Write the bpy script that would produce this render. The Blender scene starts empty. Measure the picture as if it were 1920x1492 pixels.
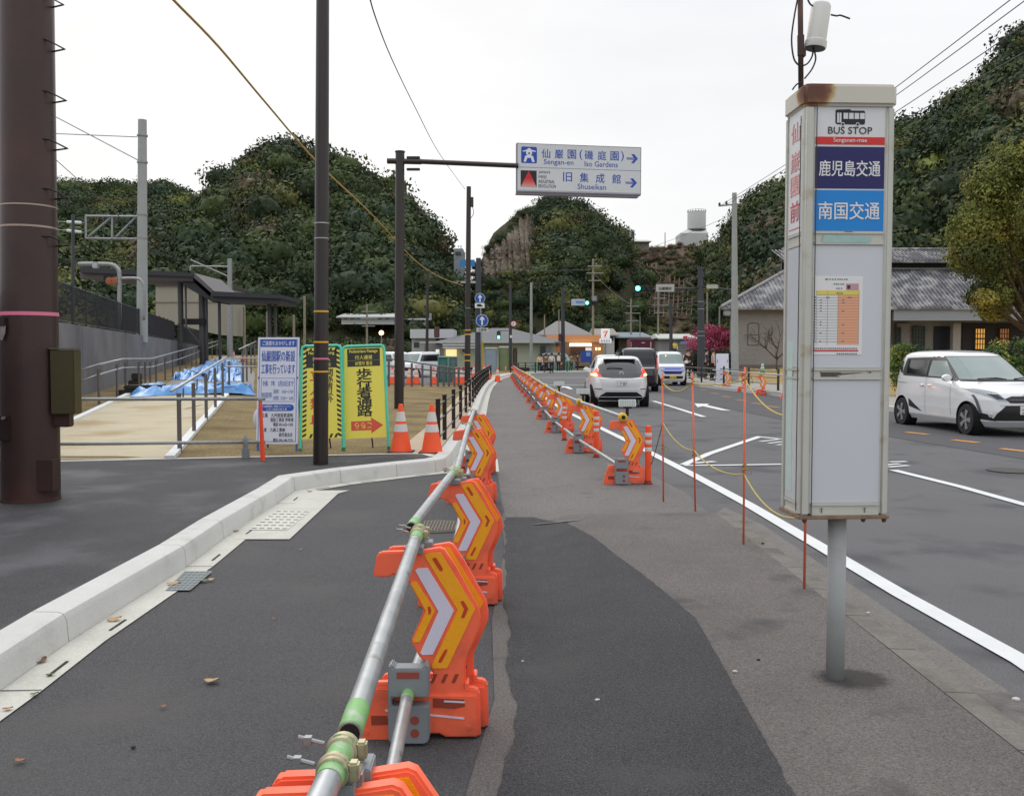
import bpy, bmesh, math, random
import numpy as np
from mathutils import Vector, Matrix
random.seed(7); RNG = np.random.default_rng(7)
SC = bpy.context.scene
COL = SC.collection
# ------------------------------------------------------------------ camera, sky, sun, exposure
F = 1750.0; EYE = 1.58; TH = math.atan(81 / F)
cam = bpy.data.cameras.new('camera'); CAM = bpy.data.objects.new('camera', cam); COL.objects.link(CAM)
CAM.location = (0, 0, EYE); CAM.rotation_euler = (math.pi / 2 - TH, 0, 0)
cam.sensor_width = 36; cam.lens = 36 * F / 1920; cam.clip_start = .05; cam.clip_end = 3000
SC.camera = CAM
SC.view_settings.view_transform = 'Standard'; SC.view_settings.look = 'None'
SC.view_settings.exposure = .12; SC.view_settings.gamma = 1
SUN_EL, SUN_ROT = math.radians(38), math.radians(-22)
W = bpy.data.worlds.new('World'); SC.world = W; W.use_nodes = True
wn = W.node_tree; wn.nodes.clear()
def wnode(t, **k):
    n = wn.nodes.new(t)
    for a, b in k.items(): setattr(n, a, b)
    return n
wo = wnode('ShaderNodeOutputWorld'); bg = wnode('ShaderNodeBackground')
sky = wnode('ShaderNodeTexSky'); sky.sky_type = 'NISHITA'; sky.sun_disc = False
sky.sun_elevation = SUN_EL; sky.sun_rotation = SUN_ROT; sky.air_density = 1.5; sky.dust_density = 4
tc = wnode('ShaderNodeTexCoord'); sep = wnode('ShaderNodeSeparateXYZ'); wn.links.new(tc.outputs['Generated'], sep.inputs[0])
nz = wnode('ShaderNodeTexNoise'); nz.inputs['Scale'].default_value = 1.6; nz.inputs['Detail'].default_value = 5
mp = wnode('ShaderNodeMapping'); mp.inputs['Scale'].default_value = (1, 1, 3.2)
wn.links.new(tc.outputs['Generated'], mp.inputs[0]); wn.links.new(mp.outputs[0], nz.inputs['Vector'])
cr = wnode('ShaderNodeValToRGB'); cr.color_ramp.elements[0].position = .3; cr.color_ramp.elements[1].position = .7
cr.color_ramp.elements[0].color = (7.3, 7.4, 7.65, 1); cr.color_ramp.elements[1].color = (9.1, 9.15, 9.3, 1)
wn.links.new(nz.outputs[0], cr.inputs[0])
# brighter cloud ahead (low sun behind it), greyer cloud behind the viewer
mr = wnode('ShaderNodeMapRange'); mr.inputs[1].default_value = -1; mr.inputs[2].default_value = 1
mr.inputs[3].default_value = .95; mr.inputs[4].default_value = 1.03
wn.links.new(sep.outputs[1], mr.inputs[0])
mul = wnode('ShaderNodeVectorMath', operation='SCALE'); wn.links.new(cr.outputs[0], mul.inputs[0]); wn.links.new(mr.outputs[0], mul.inputs['Scale'])
mx = wnode('ShaderNodeMix', data_type='RGBA'); mx.inputs[0].default_value = .93
wn.links.new(sky.outputs[0], mx.inputs[6]); wn.links.new(mul.outputs[0], mx.inputs[7])
mz = wnode('ShaderNodeMapRange'); mz.inputs[1].default_value = .38; mz.inputs[2].default_value = 1.; mz.inputs[3].default_value = 1.; mz.inputs[4].default_value = 2.1
wn.links.new(sep.outputs[2], mz.inputs[0]); zs = wnode('ShaderNodeVectorMath', operation='SCALE'); wn.links.new(mx.outputs[2], zs.inputs[0]); wn.links.new(mz.outputs[0], zs.inputs['Scale'])
wn.links.new(zs.outputs[0], bg.inputs[0]); bg.inputs[1].default_value = .1
wn.links.new(bg.outputs[0], wo.inputs[0])
sl = bpy.data.lights.new('sun', 'SUN'); sl.energy = .55; sl.angle = math.radians(25); sl.color = (1, .96, .9)
so = bpy.data.objects.new('sun', sl); COL.objects.link(so)
so.rotation_euler = (math.pi / 2 - SUN_EL, 0, math.pi - SUN_ROT + math.radians(0))
# ------------------------------------------------------------------ helpers
cT, sT = math.cos(TH), math.sin(TH)
def ray(px, py):
    u = (px - 960) / F; v = (746 - py) / F
    return Vector((u, cT + v * sT, -sT + v * cT))
def G(px, py, z=0.):
    d = ray(px, py); t = (z - EYE) / d.z
    return Vector((d.x * t, d.y * t, z))
def at(px, py, Y):
    d = ray(px, py); t = Y / d.y
    return Vector((d.x * t, Y, EYE + d.z * t))
def lerp(a, b, t): return a + (b - a) * t
def pl(x, pts):
    if x <= pts[0][0]: return pts[0][1]
    for (a, b), (c, d) in zip(pts, pts[1:]):
        if x <= c: return b + (d - b) * (x - a) / (c - a)
    return pts[-1][1]
def ss(x, a, b):
    t = min(1, max(0, (x - a) / (b - a))); return t * t * (3 - 2 * t)
def lin(c):
    return tuple(((v / 255) / 12.92 if v / 255 <= .04045 else ((v / 255 + .055) / 1.055) ** 2.4) for v in c)
MATS = {}
def mat(name, c, rough=.6, metal=0., var=.0, scale=3., bump=0., bscale=40., emit=0., spec=.5, coat=0., speck=0., sscale=120., trans=0., stain=None, rough_var=0.):
    """procedural principled material; c is an sRGB 0-255 colour"""
    if name in MATS: return MATS[name]
    m = bpy.data.materials.new(name); m.use_nodes = True; MATS[name] = m
    nt = m.node_tree; b = nt.nodes['Principled BSDF']; L = nt.links.new
    col = lin(c)
    b.inputs['Base Color'].default_value = (*col, 1)
    b.inputs['Roughness'].default_value = rough; b.inputs['Metallic'].default_value = metal
    b.inputs['Specular IOR Level'].default_value = spec; b.inputs['Coat Weight'].default_value = coat
    if trans: b.inputs['Transmission Weight'].default_value = trans
    if emit: b.inputs['Emission Color'].default_value = (*col, 1); b.inputs['Emission Strength'].default_value = emit
    t = nt.nodes.new('ShaderNodeTexCoord'); out = None
    def noise(s, det=6, src='Object'):
        n = nt.nodes.new('ShaderNodeTexNoise'); n.inputs['Scale'].default_value = s; n.inputs['Detail'].default_value = det
        L(t.outputs[src], n.inputs['Vector']); return n
    if var:
        n = noise(scale); n.inputs['Roughness'].default_value = .62
        r = nt.nodes.new('ShaderNodeMapRange'); r.inputs[1].default_value = .28; r.inputs[2].default_value = .72
        r.inputs[3].default_value = 1 - var; r.inputs[4].default_value = 1 + var; L(n.outputs[0], r.inputs[0])
        v = nt.nodes.new('ShaderNodeVectorMath'); v.operation = 'SCALE'; v.inputs[0].default_value = col
        L(r.outputs[0], v.inputs['Scale']); out = v.outputs[0]
        if rough_var:
            q = nt.nodes.new('ShaderNodeMapRange'); q.inputs[3].default_value = rough - rough_var; q.inputs[4].default_value = rough + rough_var
            L(n.outputs[0], q.inputs[0]); L(q.outputs[0], b.inputs['Roughness'])
    if speck:
        n = noise(sscale * .7, 4); n.inputs['Roughness'].default_value = .75; r = nt.nodes.new('ShaderNodeMapRange'); r.inputs[1].default_value = .36; r.inputs[2].default_value = .68
        r.inputs[3].default_value = 1 - speck; r.inputs[4].default_value = 1 + speck; L(n.outputs[0], r.inputs[0])
        v = nt.nodes.new('ShaderNodeVectorMath'); v.operation = 'SCALE'
        if out: L(out, v.inputs[0])
        else: v.inputs[0].default_value = col
        L(r.outputs[0], v.inputs['Scale']); out = v.outputs[0]
    if sscale > 125:   # pale stones in the asphalt
        n = noise(330, 1); r = nt.nodes.new('ShaderNodeMapRange'); r.inputs[1].default_value = .63; r.inputs[2].default_value = .70; r.inputs[3].default_value = 0; r.inputs[4].default_value = .55
        L(n.outputs[0], r.inputs[0]); x = nt.nodes.new('ShaderNodeMix'); x.data_type = 'RGBA'; L(r.outputs[0], x.inputs[0]); L(out, x.inputs[6]); x.inputs[7].default_value = (*lin((158, 154, 150)), 1); out = x.outputs[2]
    if stain:   # (colour, scale, lo, hi)
        n = noise(stain[1], 8); r = nt.nodes.new('ShaderNodeMapRange'); r.inputs[1].default_value = stain[2]; r.inputs[2].default_value = stain[3]
        L(n.outputs[0], r.inputs[0]); x = nt.nodes.new('ShaderNodeMix'); x.data_type = 'RGBA'
        L(r.outputs[0], x.inputs[0])
        if out: L(out, x.inputs[6])
        else: x.inputs[6].default_value = (*col, 1)
        x.inputs[7].default_value = (*lin(stain[0]), 1); out = x.outputs[2]
    if out: L(out, b.inputs['Base Color'])
    if bump:
        n = noise(bscale, 4); u = nt.nodes.new('ShaderNodeBump'); u.inputs['Strength'].default_value = bump; u.inputs['Distance'].default_value = .01
        L(n.outputs[0], u.inputs['Height']); L(u.outputs[0], b.inputs['Normal'])
    return m
class MB:
    def __init__(s, off=(0, 0, 0)): s.v = []; s.f = []; s.off = Vector(off); s.mi = []; s.cm = 0; s.pc = []
    def add(s, vs, fs):
        n = len(s.v); s.pc.append((n, len(s.f))); s.v += [Vector(p) - s.off for p in vs]; s.f += [[i + n for i in f] for f in fs]; s.mi += [s.cm] * len(fs); return s
    def box(s, x, y, z, sx, sy, sz, rz=0, M=None):
        """centre x, y, bottom z"""
        c, q = math.cos(rz), math.sin(rz); P = []
        for dz in (0, sz):
            for a, b in ((-1, -1), (1, -1), (1, 1), (-1, 1)):
                u, w = a * sx / 2, b * sy / 2; P.append(Vector((x + u * c - w * q, y + u * q + w * c, z + dz)))
        if M: P = [M @ p for p in P]
        return s.add(P, [[0, 3, 2, 1], [4, 5, 6, 7], [0, 1, 5, 4], [1, 2, 6, 5], [2, 3, 7, 6], [3, 0, 4, 7]])
    def tube(s, p0, p1, r0, r1=None, n=12, cap=True):
        return s.path([p0, p1], r0, n, r1, cap)
    def path(s, pts, r0, n=8, r1=None, cap=True):
        pts = [Vector(p) for p in pts]; r1 = r0 if r1 is None else r1; P = []; k = len(pts)
        up = Vector((0, 0, 1)); d0 = (pts[1] - pts[0]).normalized()
        a = d0.cross(up if abs(d0.z) < .95 else Vector((1, 0, 0))).normalized()
        for i, p in enumerate(pts):
            d = (pts[min(i + 1, k - 1)] - pts[max(i - 1, 0)]).normalized()
            a = (a - d * a.dot(d)).normalized(); b = d.cross(a); r = lerp(r0, r1, i / (k - 1))
            if hasattr(r0, '__call__'): r = r0(i)
            for j in range(n):
                t = 2 * math.pi * j / n; P.append(p + (a * math.cos(t) + b * math.sin(t)) * r)
        fs = [[i * n + j, i * n + (j + 1) % n, (i + 1) * n + (j + 1) % n, (i + 1) * n + j] for i in range(k - 1) for j in range(n)]
        if cap: fs += [list(range(n))[::-1], [(k - 1) * n + j for j in range(n)]]
        return s.add(P, fs)
    def lathe(s, prof, n=24, axis='z', c=(0, 0, 0)):
        """prof: (radius, height) list"""
        P = []; c = Vector(c)
        for r, h in prof:
            for j in range(n):
                t = 2 * math.pi * j / n; a, b = r * math.cos(t), r * math.sin(t)
                P.append(c + (Vector((a, b, h)) if axis == 'z' else Vector((h, a, b)) if axis == 'x' else Vector((b, h, a))))
        k = len(prof)
        fs = [[i * n + j, i * n + (j + 1) % n, (i + 1) * n + (j + 1) % n, (i + 1) * n + j] for i in range(k - 1) for j in range(n)]
        fs += [list(range(n))[::-1], [(k - 1) * n + j for j in range(n)]]
        return s.add(P, fs)
    def prism(s, poly, y0, y1, M=None):
        """poly: (x, z) outline extruded along y"""
        n = len(poly); A = sum(poly[i][0] * poly[(i + 1) % n][1] - poly[(i + 1) % n][0] * poly[i][1] for i in range(n))
        if A < 0: poly = poly[::-1]
        P = [Vector((x, y0, z)) for x, z in poly] + [Vector((x, y1, z)) for x, z in poly]
        if M: P = [M @ p for p in P]
        return s.add(P, [list(range(n)), [2 * n - 1 - i for i in range(n)]] + [[(i + 1) % n, i, n + i, n + (i + 1) % n] for i in range(n)])
    def slab(s, poly, z0, z1):
        """poly: (x, y) outline extruded along z"""
        n = len(poly); A = sum(poly[i][0] * poly[(i + 1) % n][1] - poly[(i + 1) % n][0] * poly[i][1] for i in range(n))
        if A < 0: poly = poly[::-1]
        P = [Vector((p[0], p[1], z0)) for p in poly] + [Vector((p[0], p[1], z1)) for p in poly]
        return s.add(P, [list(range(n))[::-1], [n + i for i in range(n)]] + [[i, (i + 1) % n, n + (i + 1) % n, n + i] for i in range(n)])
    def split(s, name, m, parent=None, **k):
        for st, en, fa, fb in s.pieces():
            q = MB(); q.v = s.v[st:en]; q.f = [[i - st for i in f] for f in s.f[fa:fb]]; q.mi = [0] * len(q.f); q.build(name, m, parent, **k)
    def pieces(s):
        out = []
        for i, (v, f) in enumerate(s.pc):
            nv, nf = s.pc[i + 1] if i + 1 < len(s.pc) else (len(s.v), len(s.f)); out.append((v, nv, f, nf))
        return out
    def quad(s, a, b, c, d): return s.add([a, b, c, d], [[0, 1, 2, 3]])
    def build(s, name, m, parent=None, smooth=False, bevel=0, seg=2, mirror=False):
        me = bpy.data.meshes.new(name); me.from_pydata(s.v, [], s.f)
        ms = m if isinstance(m, (list, tuple)) else [m]
        for q in ms: me.materials.append(q)
        if len(ms) > 1: me.polygons.foreach_set('material_index', s.mi)
        if bevel:
            bm = bmesh.new(); bm.from_mesh(me)
            bmesh.ops.recalc_face_normals(bm, faces=bm.faces)
            es = [e for e in bm.edges if len(e.link_faces) == 2 and e.calc_face_angle(0) > .6]
            bmesh.ops.bevel(bm, geom=es, offset=bevel, segments=seg, affect='EDGES', clamp_overlap=True)
            bm.to_mesh(me); bm.free()
        if smooth is not False:
            me.polygons.foreach_set('use_smooth', [True] * len(me.polygons))
            if smooth is not True: me.set_sharp_from_angle(angle=math.radians(smooth))
        o = bpy.data.objects.new(name, me); COL.objects.link(o)
        if parent: o.parent = parent
        return o
def tag(o, label=None, cat=None, group=None, kind=None):
    if label: o['label'] = label
    if cat: o['category'] = cat
    if group: o['group'] = group
    if kind: o['kind'] = kind
    return o
def thing(name, label, cat, loc=(0, 0, 0), rz=0, group=None):
    o = bpy.data.objects.new(name, None); COL.objects.link(o); o.empty_display_size = .1
    o.location = loc; o.rotation_euler = (0, 0, rz); return tag(o, label, cat, group)
def copy_tree(o, parent=None):
    c = o.copy(); COL.objects.link(c); c.parent = parent
    for ch in list(o.children): copy_tree(ch, c)
    return c
def clone(o, loc, rz=0, label=None, group=None):
    c = copy_tree(o); c.location = loc; c.rotation_euler = (0, 0, rz)
    if label: c['label'] = label
    if group: c['group'] = group
    return c
def text(body, size, m, parent, M, w=None, h=None, bold=0., name='lettering', align='CENTER', depth=.001, sp=1., vert=False, sx=1.):
    """flat lettering; M maps its x right, y up, z out of the sign"""
    lines = list(body) if vert else [body]; VS = []; FS = []; y = 0; fat = bold * size; bold = 0
    for ln in lines:
        c = bpy.data.curves.new('txt', 'FONT'); c.body = ln; c.size = size; c.align_x = align; c.align_y = 'CENTER'; c.offset = bold * size
        c.space_character = sp; c.resolution_u = 3; c.fill_mode = 'FRONT'
        o = bpy.data.objects.new('txt', c); COL.objects.link(o)
        dg = bpy.context.evaluated_depsgraph_get(); me = bpy.data.meshes.new_from_object(o.evaluated_get(dg))
        n = len(VS); vv = [v.co.copy() for v in me.vertices]
        VS += [Vector((p.x, p.y + y, 0)) for p in vv]; FS += [[i + n for i in p.vertices] for p in me.polygons]
        bpy.data.objects.remove(o); bpy.data.curves.remove(c); bpy.data.meshes.remove(me); y -= size * 1.02
    if not VS: return None
    if w or vert or h:
        xs = [p.x for p in VS]; ys = [p.y for p in VS]; cx = (min(xs) + max(xs)) / 2; cy = (min(ys) + max(ys)) / 2
        kx = (w / (max(xs) - min(xs))) if w else 1; ky = (h / (max(ys) - min(ys))) if h else 1
        VS = [Vector(((p.x - cx) * kx, (p.y - cy) * ky, 0)) for p in VS]
    b = MB(); k = max(.00015, size * .0015)
    for i, (ax, ay) in enumerate(((0, 0),) if not fat else ((0, 0), (1, 0), (-1, 0), (0, .8), (0, -.8), (.7, .6), (-.7, -.6))):
        b.add([M @ Vector((p.x * sx + ax * fat * .55, p.y + ay * fat * .55, depth + i * k)) for p in VS], FS)
    return b.build(name, m, parent)
def face_M(x=0, y=0, z=0):
    """sign plane facing -y"""
    return Matrix.Translation((x, y, z)) @ Matrix(((1, 0, 0, 0), (0, 0, -1, 0), (0, 1, 0, 0), (0, 0, 0, 1)))
def poly_on(M, pts, d0=0., d1=.002):
    """outline in the plane of M, thickness d0..d1"""
    n = len(pts); A = sum(pts[i][0] * pts[(i + 1) % n][1] - pts[(i + 1) % n][0] * pts[i][1] for i in range(n))
    if A < 0: pts = pts[::-1]
    P = [M @ Vector((x, y, d0)) for x, y in pts] + [M @ Vector((x, y, d1)) for x, y in pts]
    return P, [list(range(n))[::-1], [n + i for i in range(n)]] + [[i, (i + 1) % n, n + (i + 1) % n, n + i] for i in range(n)]
def rect(x0, z0, x1, z1): return [(x0, z0), (x1, z0), (x1, z1), (x0, z1)]
def circ(x, y, r, n=28): return [(x + r * math.cos(2 * math.pi * i / n), y + r * math.sin(2 * math.pi * i / n)) for i in range(n)]
def offset_line(pts, d):
    """polyline moved d to its left"""
    out = []; n = len(pts)
    for i in range(n):
        a = pts[max(i - 1, 0)]; b = pts[min(i + 1, n - 1)]; p = pts[i]
        if 0 < i < n - 1:
            e = (Vector(p[:2]) - Vector(a[:2])).normalized(); f = (Vector(b[:2]) - Vector(p[:2])).normalized()
            n1 = Vector((-e.y, e.x)); n2 = Vector((-f.y, f.x)); m = (n1 + n2).normalized(); k = d / max(.35, m.dot(n1))
        else:
            e = (Vector(b[:2]) - Vector(a[:2])).normalized(); m = Vector((-e.y, e.x)); k = d
        out.append(Vector((p[0], p[1])) + m * k)
    return out
def sheet(name, poly, zf, m, dz=0., step=.5, struct=True, parent=None):
    """polygon cut into a grid and laid on the height function zf"""
    bm = bmesh.new(); f = bm.faces.new([bm.verts.new((p[0], p[1], 0)) for p in poly])
    xs = [p[0] for p in poly]; ys = [p[1] for p in poly]
    for ax, lo, hi in ((0, min(xs), max(xs)), (1, min(ys), max(ys))):
        k = math.floor(lo / step) + 1
        while k * step < hi:
            co = (k * step, 0, 0) if ax == 0 else (0, k * step, 0); no = (1, 0, 0) if ax == 0 else (0, 1, 0)
            bmesh.ops.bisect_plane(bm, geom=bm.verts[:] + bm.edges[:] + bm.faces[:], plane_co=co, plane_no=no, dist=1e-5); k += 1
    for v in bm.verts: v.co.z = zf(v.co.x, v.co.y) + dz
    bmesh.ops.recalc_face_normals(bm, faces=bm.faces)
    if sum(f.normal.z for f in bm.faces) < 0: bmesh.ops.reverse_faces(bm, faces=bm.faces)
    me = bpy.data.meshes.new(name); bm.to_mesh(me); bm.free(); me.materials.append(m)
    me.polygons.foreach_set('use_smooth', [True] * len(me.polygons))
    o = bpy.data.objects.new(name, me); COL.objects.link(o)
    if struct: o['kind'] = 'structure'
    if parent: o.parent = parent
    return o
def ribbon(name, L1, L2, zf, m, dz, struct=True):
    """strip between two polylines of equal length"""
    b = MB(); P = [Vector((p[0], p[1], zf(p[0], p[1]) + dz)) for p in L1] + [Vector((p[0], p[1], zf(p[0], p[1]) + dz)) for p in L2]; n = len(L1)
    b.add(P, [[i, n + i, n + i + 1, i + 1] for i in range(n - 1)]); o = b.build(name, m)
    if struct: o['kind'] = 'structure'
    return o
def dense(pts, step):
    out = [Vector(pts[0][:2])]
    for a, b in zip(pts, pts[1:]):
        a = Vector(a[:2]); b = Vector(b[:2]); k = max(1, int((b - a).length / step))
        out += [a.lerp(b, i / k) for i in range(1, k + 1)]
    return out
# ------------------------------------------------------------------ ground heights
def road_z(x, y): return 0.
def pave_z(x, y): return .11 * ss(x, .1, 1.1) * (1 - ss(y, 8.2, 9.7))
HL = [(0, .15), (13, .15), (20, .30), (26, .45), (39, .62), (55, 1.0), (75, 1.5), (95, 1.55), (200, 1.6)]
def land_z(x, y):
    k = ss(-x - .2 * y - .5, 0, 2.5) * ss(-x, 1.8, 4)
    return .15 + (pl(y, HL) - .15) * k
def GT(px, py):
    """point where the pixel's ray meets the left-hand ground"""
    d = ray(px, py); k = 3.; o = Vector((0, 0, EYE)); st = .25
    while k < 130:
        p = o + d * (k / d.y)
        if p.z < land_z(p.x, p.y):
            lo_, hi_ = k - st, k
            for _ in range(12):
                m_ = (lo_ + hi_) / 2; p = o + d * (m_ / d.y)
                if p.z < land_z(p.x, p.y): hi_ = m_
                else: lo_ = m_
            return p
        k += st
    return Vector((d.x * 60 / d.y, 60, land_z(d.x * 60 / d.y, 60)))
M_ASPH_NEW = mat('asphalt_new', (68, 68, 71), .88, var=.10, scale=1.1, bump=.8, bscale=130, speck=.55, sscale=170, stain=((86, 83, 81), .9, .5, .8))
M_ASPH_DARK = mat('asphalt_patch', (54, 54, 57), .9, var=.2, scale=2.2, bump=1., bscale=110, speck=.7, sscale=150, stain=((72, 71, 71), 1.7, .56, .8))
M_ASPH_OLD = mat('asphalt_old', (100, 95, 92), .92, var=.16, scale=1.5, bump=.8, bscale=140, speck=.5, sscale=140, stain=((70, 68, 68), 2.6, .58, .74))
M_ASPH_ROAD = mat('asphalt_road', (92, 92, 94), .9, var=.10, scale=.7, bump=.6, bscale=120, speck=.45, sscale=150, stain=((72, 72, 76), 1.0, .54, .66))
M_ASPH_LANE = mat('asphalt_lane', (108, 105, 103), .92, var=.12, scale=.8, bump=.8, bscale=110, speck=.55, sscale=130, stain=((80, 79, 80), 3., .58, .8))
M_ASPH_BAND = mat('asphalt_band', (74, 74, 77), .9, var=.08, scale=.6, bump=.3, speck=.25)
M_ASPH_FOOT = mat('asphalt_footpath', (52, 52, 56), .85, var=.28, scale=1.3, bump=.6, bscale=110, speck=.35, sscale=150, stain=((88, 88, 92), 1.3, .5, .75))
M_CONC = mat('concrete_kerb', (196, 196, 192), .85, var=.07, scale=2.5, bump=.25, bscale=60, speck=.06, sscale=120, stain=((160, 158, 150), 3, .58, .85))
M_CONC_DK = mat('concrete_old', (112, 108, 102), .95, var=.22, scale=3, bump=.6, bscale=50, speck=.22, stain=((84, 80, 76), 4, .5, .75))
M_GUT = mat('concrete_gutter', (190, 189, 180), .9, var=.10, scale=3, bump=.3, speck=.1, sscale=90)
M_PAINT = mat('road_paint', (212, 214, 214), .6, var=.05, scale=4, bump=.3, bscale=120, stain=((150, 150, 150), 14, .66, .8))
M_PAINT_Y = mat('road_paint_orange', (205, 140, 60), .7, var=.1, scale=6, stain=((120, 100, 80), 12, .6, .75))
M_MULCH = mat('mulch', (132, 117, 86), 1., var=.22, scale=1.2, bump=.8, bscale=50, speck=.45, sscale=40, stain=((104, 88, 62), .9, .48, .7), spec=.1)
M_TAN = mat('tan_paving', (186, 176, 152), .95, var=.07, scale=1.2, bump=.2, speck=.15, sscale=90, spec=.2, stain=((160, 140, 108), .8, .5, .75))
M_GROUND = mat('far_ground', (96, 92, 70), 1., var=.2, scale=.1, spec=.1)
# ------------------------------------------------------------------ the ground
b = MB(); b.quad((-900, -300, -.12), (900, -300, -.12), (900, 1500, -.12), (-900, 1500, -.12)); tag(b.build('ground', M_GROUND), kind='structure')
KERB = [G(-260, 1475), G(0, 1300), G(130, 1206), G(350, 1065), G(420, 1012), G(520, 946), G(553, 921), G(640, 907), G(745, 894), G(818, 886)]
KERB = [Vector((k.x, k.y)) for k in KERB]
KERB = [KERB[0] + (KERB[0] - KERB[1]) * 1.2] + KERB
KERB += [Vector(p) for p in ((-.90, 12.72), (-.86, 13.3), (-.84, 18), (-.86, 24), (-.98, 31), (-1.08, 39), (-1.1, 46), (-1.02, 53), (-.8, 61), (-.3, 68), (.6, 74), (2.2, 79), (5, 82.5), (9, 84), (14, 85), (40, 86))]
road_poly = [(p.x + .02, p.y) for p in KERB] + [(75, 86), (75, 400), (80, 400), (80, -9), (KERB[0].x, -9)]
road_poly = [(p[0], p[1]) for p in KERB] + [(75, 86), (75, -9), (KERB[0].x, -9)]
sheet('road', road_poly, road_z, M_ASPH_ROAD, 0, 6)
sheet('crossing_street', [(-22, 86.2), (75, 86.2), (75, 100), (-22, 100)], road_z, M_ASPH_ROAD, .004, 20)
# near temporary lane: fresh asphalt left, lighter lane beyond
xl = offset_line(KERB, -.02)
lane = [(p.x, p.y) for p in xl[:12]] + [(.04, 12.3), (-.02, 9.4), (-.02, 7.5), (-.06, 5.5), (-.1, 4.2), (-.16, 2.9), (-.2, -1), (-4.2, -1.)]
lane = [(p.x, p.y) for p in xl if -1.5 < p.y < 12.65] + [(-.9, 12.6), (-.2, 12.6), (-.1, 9.4), (-.06, 7.5), (-.12, 5.5), (-.08, 4.2), (-.2, 2.9), (-.22, -1)]
sheet('lane_asphalt', lane, road_z, M_ASPH_NEW, .004, 1.)
lane2 = [(p.x, p.y) for p in xl if 12.6 < p.y < 75] + [(1.4, 79), (.9, 60), (.8, 40), (1.0, 26), (1.35, 17), (1.7, 13), (2.0, 10.6), (1.9, 9.0), (1.9, 8.5), (-.05, 8.5), (-.08, 9.4), (-.2, 12.6), (-.89, 12.6)]
sheet('walkway_asphalt', lane2, pave_z, M_ASPH_LANE, .0045, 1.)
kr = [(1.86, -2), (1.87, 4), (1.87, 8.95)]
sheet('pavement', [(-.22, -1.5), (-.2, 2.9), (-.08, 4.2), (-.12, 5.5), (-.06, 7.5), (-.1, 9.0), (1.9, 8.95), (1.87, 4), (1.87, -1.5)], pave_z, M_ASPH_OLD, .009, .25)
dk = [G(947, 972), G(1000, 972), G(1062, 990), G(1110, 1022), G(1160, 1068), G(1215, 1115), G(1305, 1200), G(1345, 1275), G(1400, 1380), G(1470, 1510), G(1550, 1700), G(860, 1900), G(935, 1492), G(962, 1400), G(965, 1330), G(952, 1260), G(955, 1190), G(946, 1130), G(948, 1060)]
dkp = []
for i, (p, q) in enumerate(zip(dk, dk[1:] + dk[:1])):
    n = max(1, int((q - p).length / .035))
    for j in range(n):
        t = p.lerp(q, j / n); a = .003 if i < 9 else .004; w = 0 if i < 9 else .009 * math.sin(t.y * 5) + .006 * math.sin(t.y * 17 + 1)
        dkp.append((t.x + random.uniform(-a, a) + w, t.y + random.uniform(-a, a)))
sheet('asphalt_patch', dkp, pave_z, M_ASPH_DARK, .014, .25)
# damp stain round the bus stop's post: part of the pavement's own surface
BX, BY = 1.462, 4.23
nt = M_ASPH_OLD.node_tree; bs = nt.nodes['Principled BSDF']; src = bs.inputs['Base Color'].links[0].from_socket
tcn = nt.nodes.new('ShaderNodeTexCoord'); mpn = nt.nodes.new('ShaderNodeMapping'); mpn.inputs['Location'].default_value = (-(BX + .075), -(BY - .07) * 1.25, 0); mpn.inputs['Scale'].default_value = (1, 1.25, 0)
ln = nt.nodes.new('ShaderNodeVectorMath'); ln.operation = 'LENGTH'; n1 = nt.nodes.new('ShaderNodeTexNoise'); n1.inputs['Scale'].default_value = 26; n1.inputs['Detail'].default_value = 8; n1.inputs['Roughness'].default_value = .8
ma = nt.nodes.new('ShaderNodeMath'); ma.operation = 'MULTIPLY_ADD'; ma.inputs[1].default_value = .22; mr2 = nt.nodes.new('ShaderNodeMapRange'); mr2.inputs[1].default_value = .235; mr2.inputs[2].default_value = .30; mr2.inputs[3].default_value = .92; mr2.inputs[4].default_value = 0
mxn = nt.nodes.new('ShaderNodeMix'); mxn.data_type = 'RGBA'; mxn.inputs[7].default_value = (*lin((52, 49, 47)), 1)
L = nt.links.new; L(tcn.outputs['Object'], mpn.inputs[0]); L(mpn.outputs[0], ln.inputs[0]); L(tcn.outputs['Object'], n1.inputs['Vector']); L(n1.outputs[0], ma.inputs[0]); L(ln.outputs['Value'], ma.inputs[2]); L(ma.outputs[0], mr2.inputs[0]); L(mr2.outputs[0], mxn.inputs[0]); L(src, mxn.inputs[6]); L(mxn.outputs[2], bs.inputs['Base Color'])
# old kerb of the pavement
kb = MB()
seg = [(1.87, -2.), (1.87, 1.), (1.875, 1.6), (1.875, 2.2), (1.88, 2.8), (1.88, 3.4), (1.88, 4.), (1.885, 4.6), (1.885, 5.2), (1.885, 5.8), (1.885, 6.4), (1.885, 7.), (1.88, 7.6), (1.875, 8.2), (1.87, 8.95)]
for (xa, ya), (xb, yb) in zip(seg, seg[1:]):
    h0 = .112 * (1 - ss(ya, 8.2, 9.7)) + .004; h1 = .112 * (1 - ss(yb, 8.2, 9.7)) + .004
    kb.add([(xa, ya + .004, 0), (xa + .15, ya + .004, 0), (xa + .135, ya + .004, h0 - .006), (xa, ya + .004, h0), (xb, yb - .004, 0), (xb + .15, yb - .004, 0), (xb + .135, yb - .004, h1 - .006), (xb, yb - .004, h1)],
           [[0, 3, 2, 1], [4, 5, 6, 7], [0, 1, 5, 4], [1, 2, 6, 5], [2, 3, 7, 6], [3, 0, 4, 7]])
tag(kb.build('kerb', M_CONC_DK), kind='structure')
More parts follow.
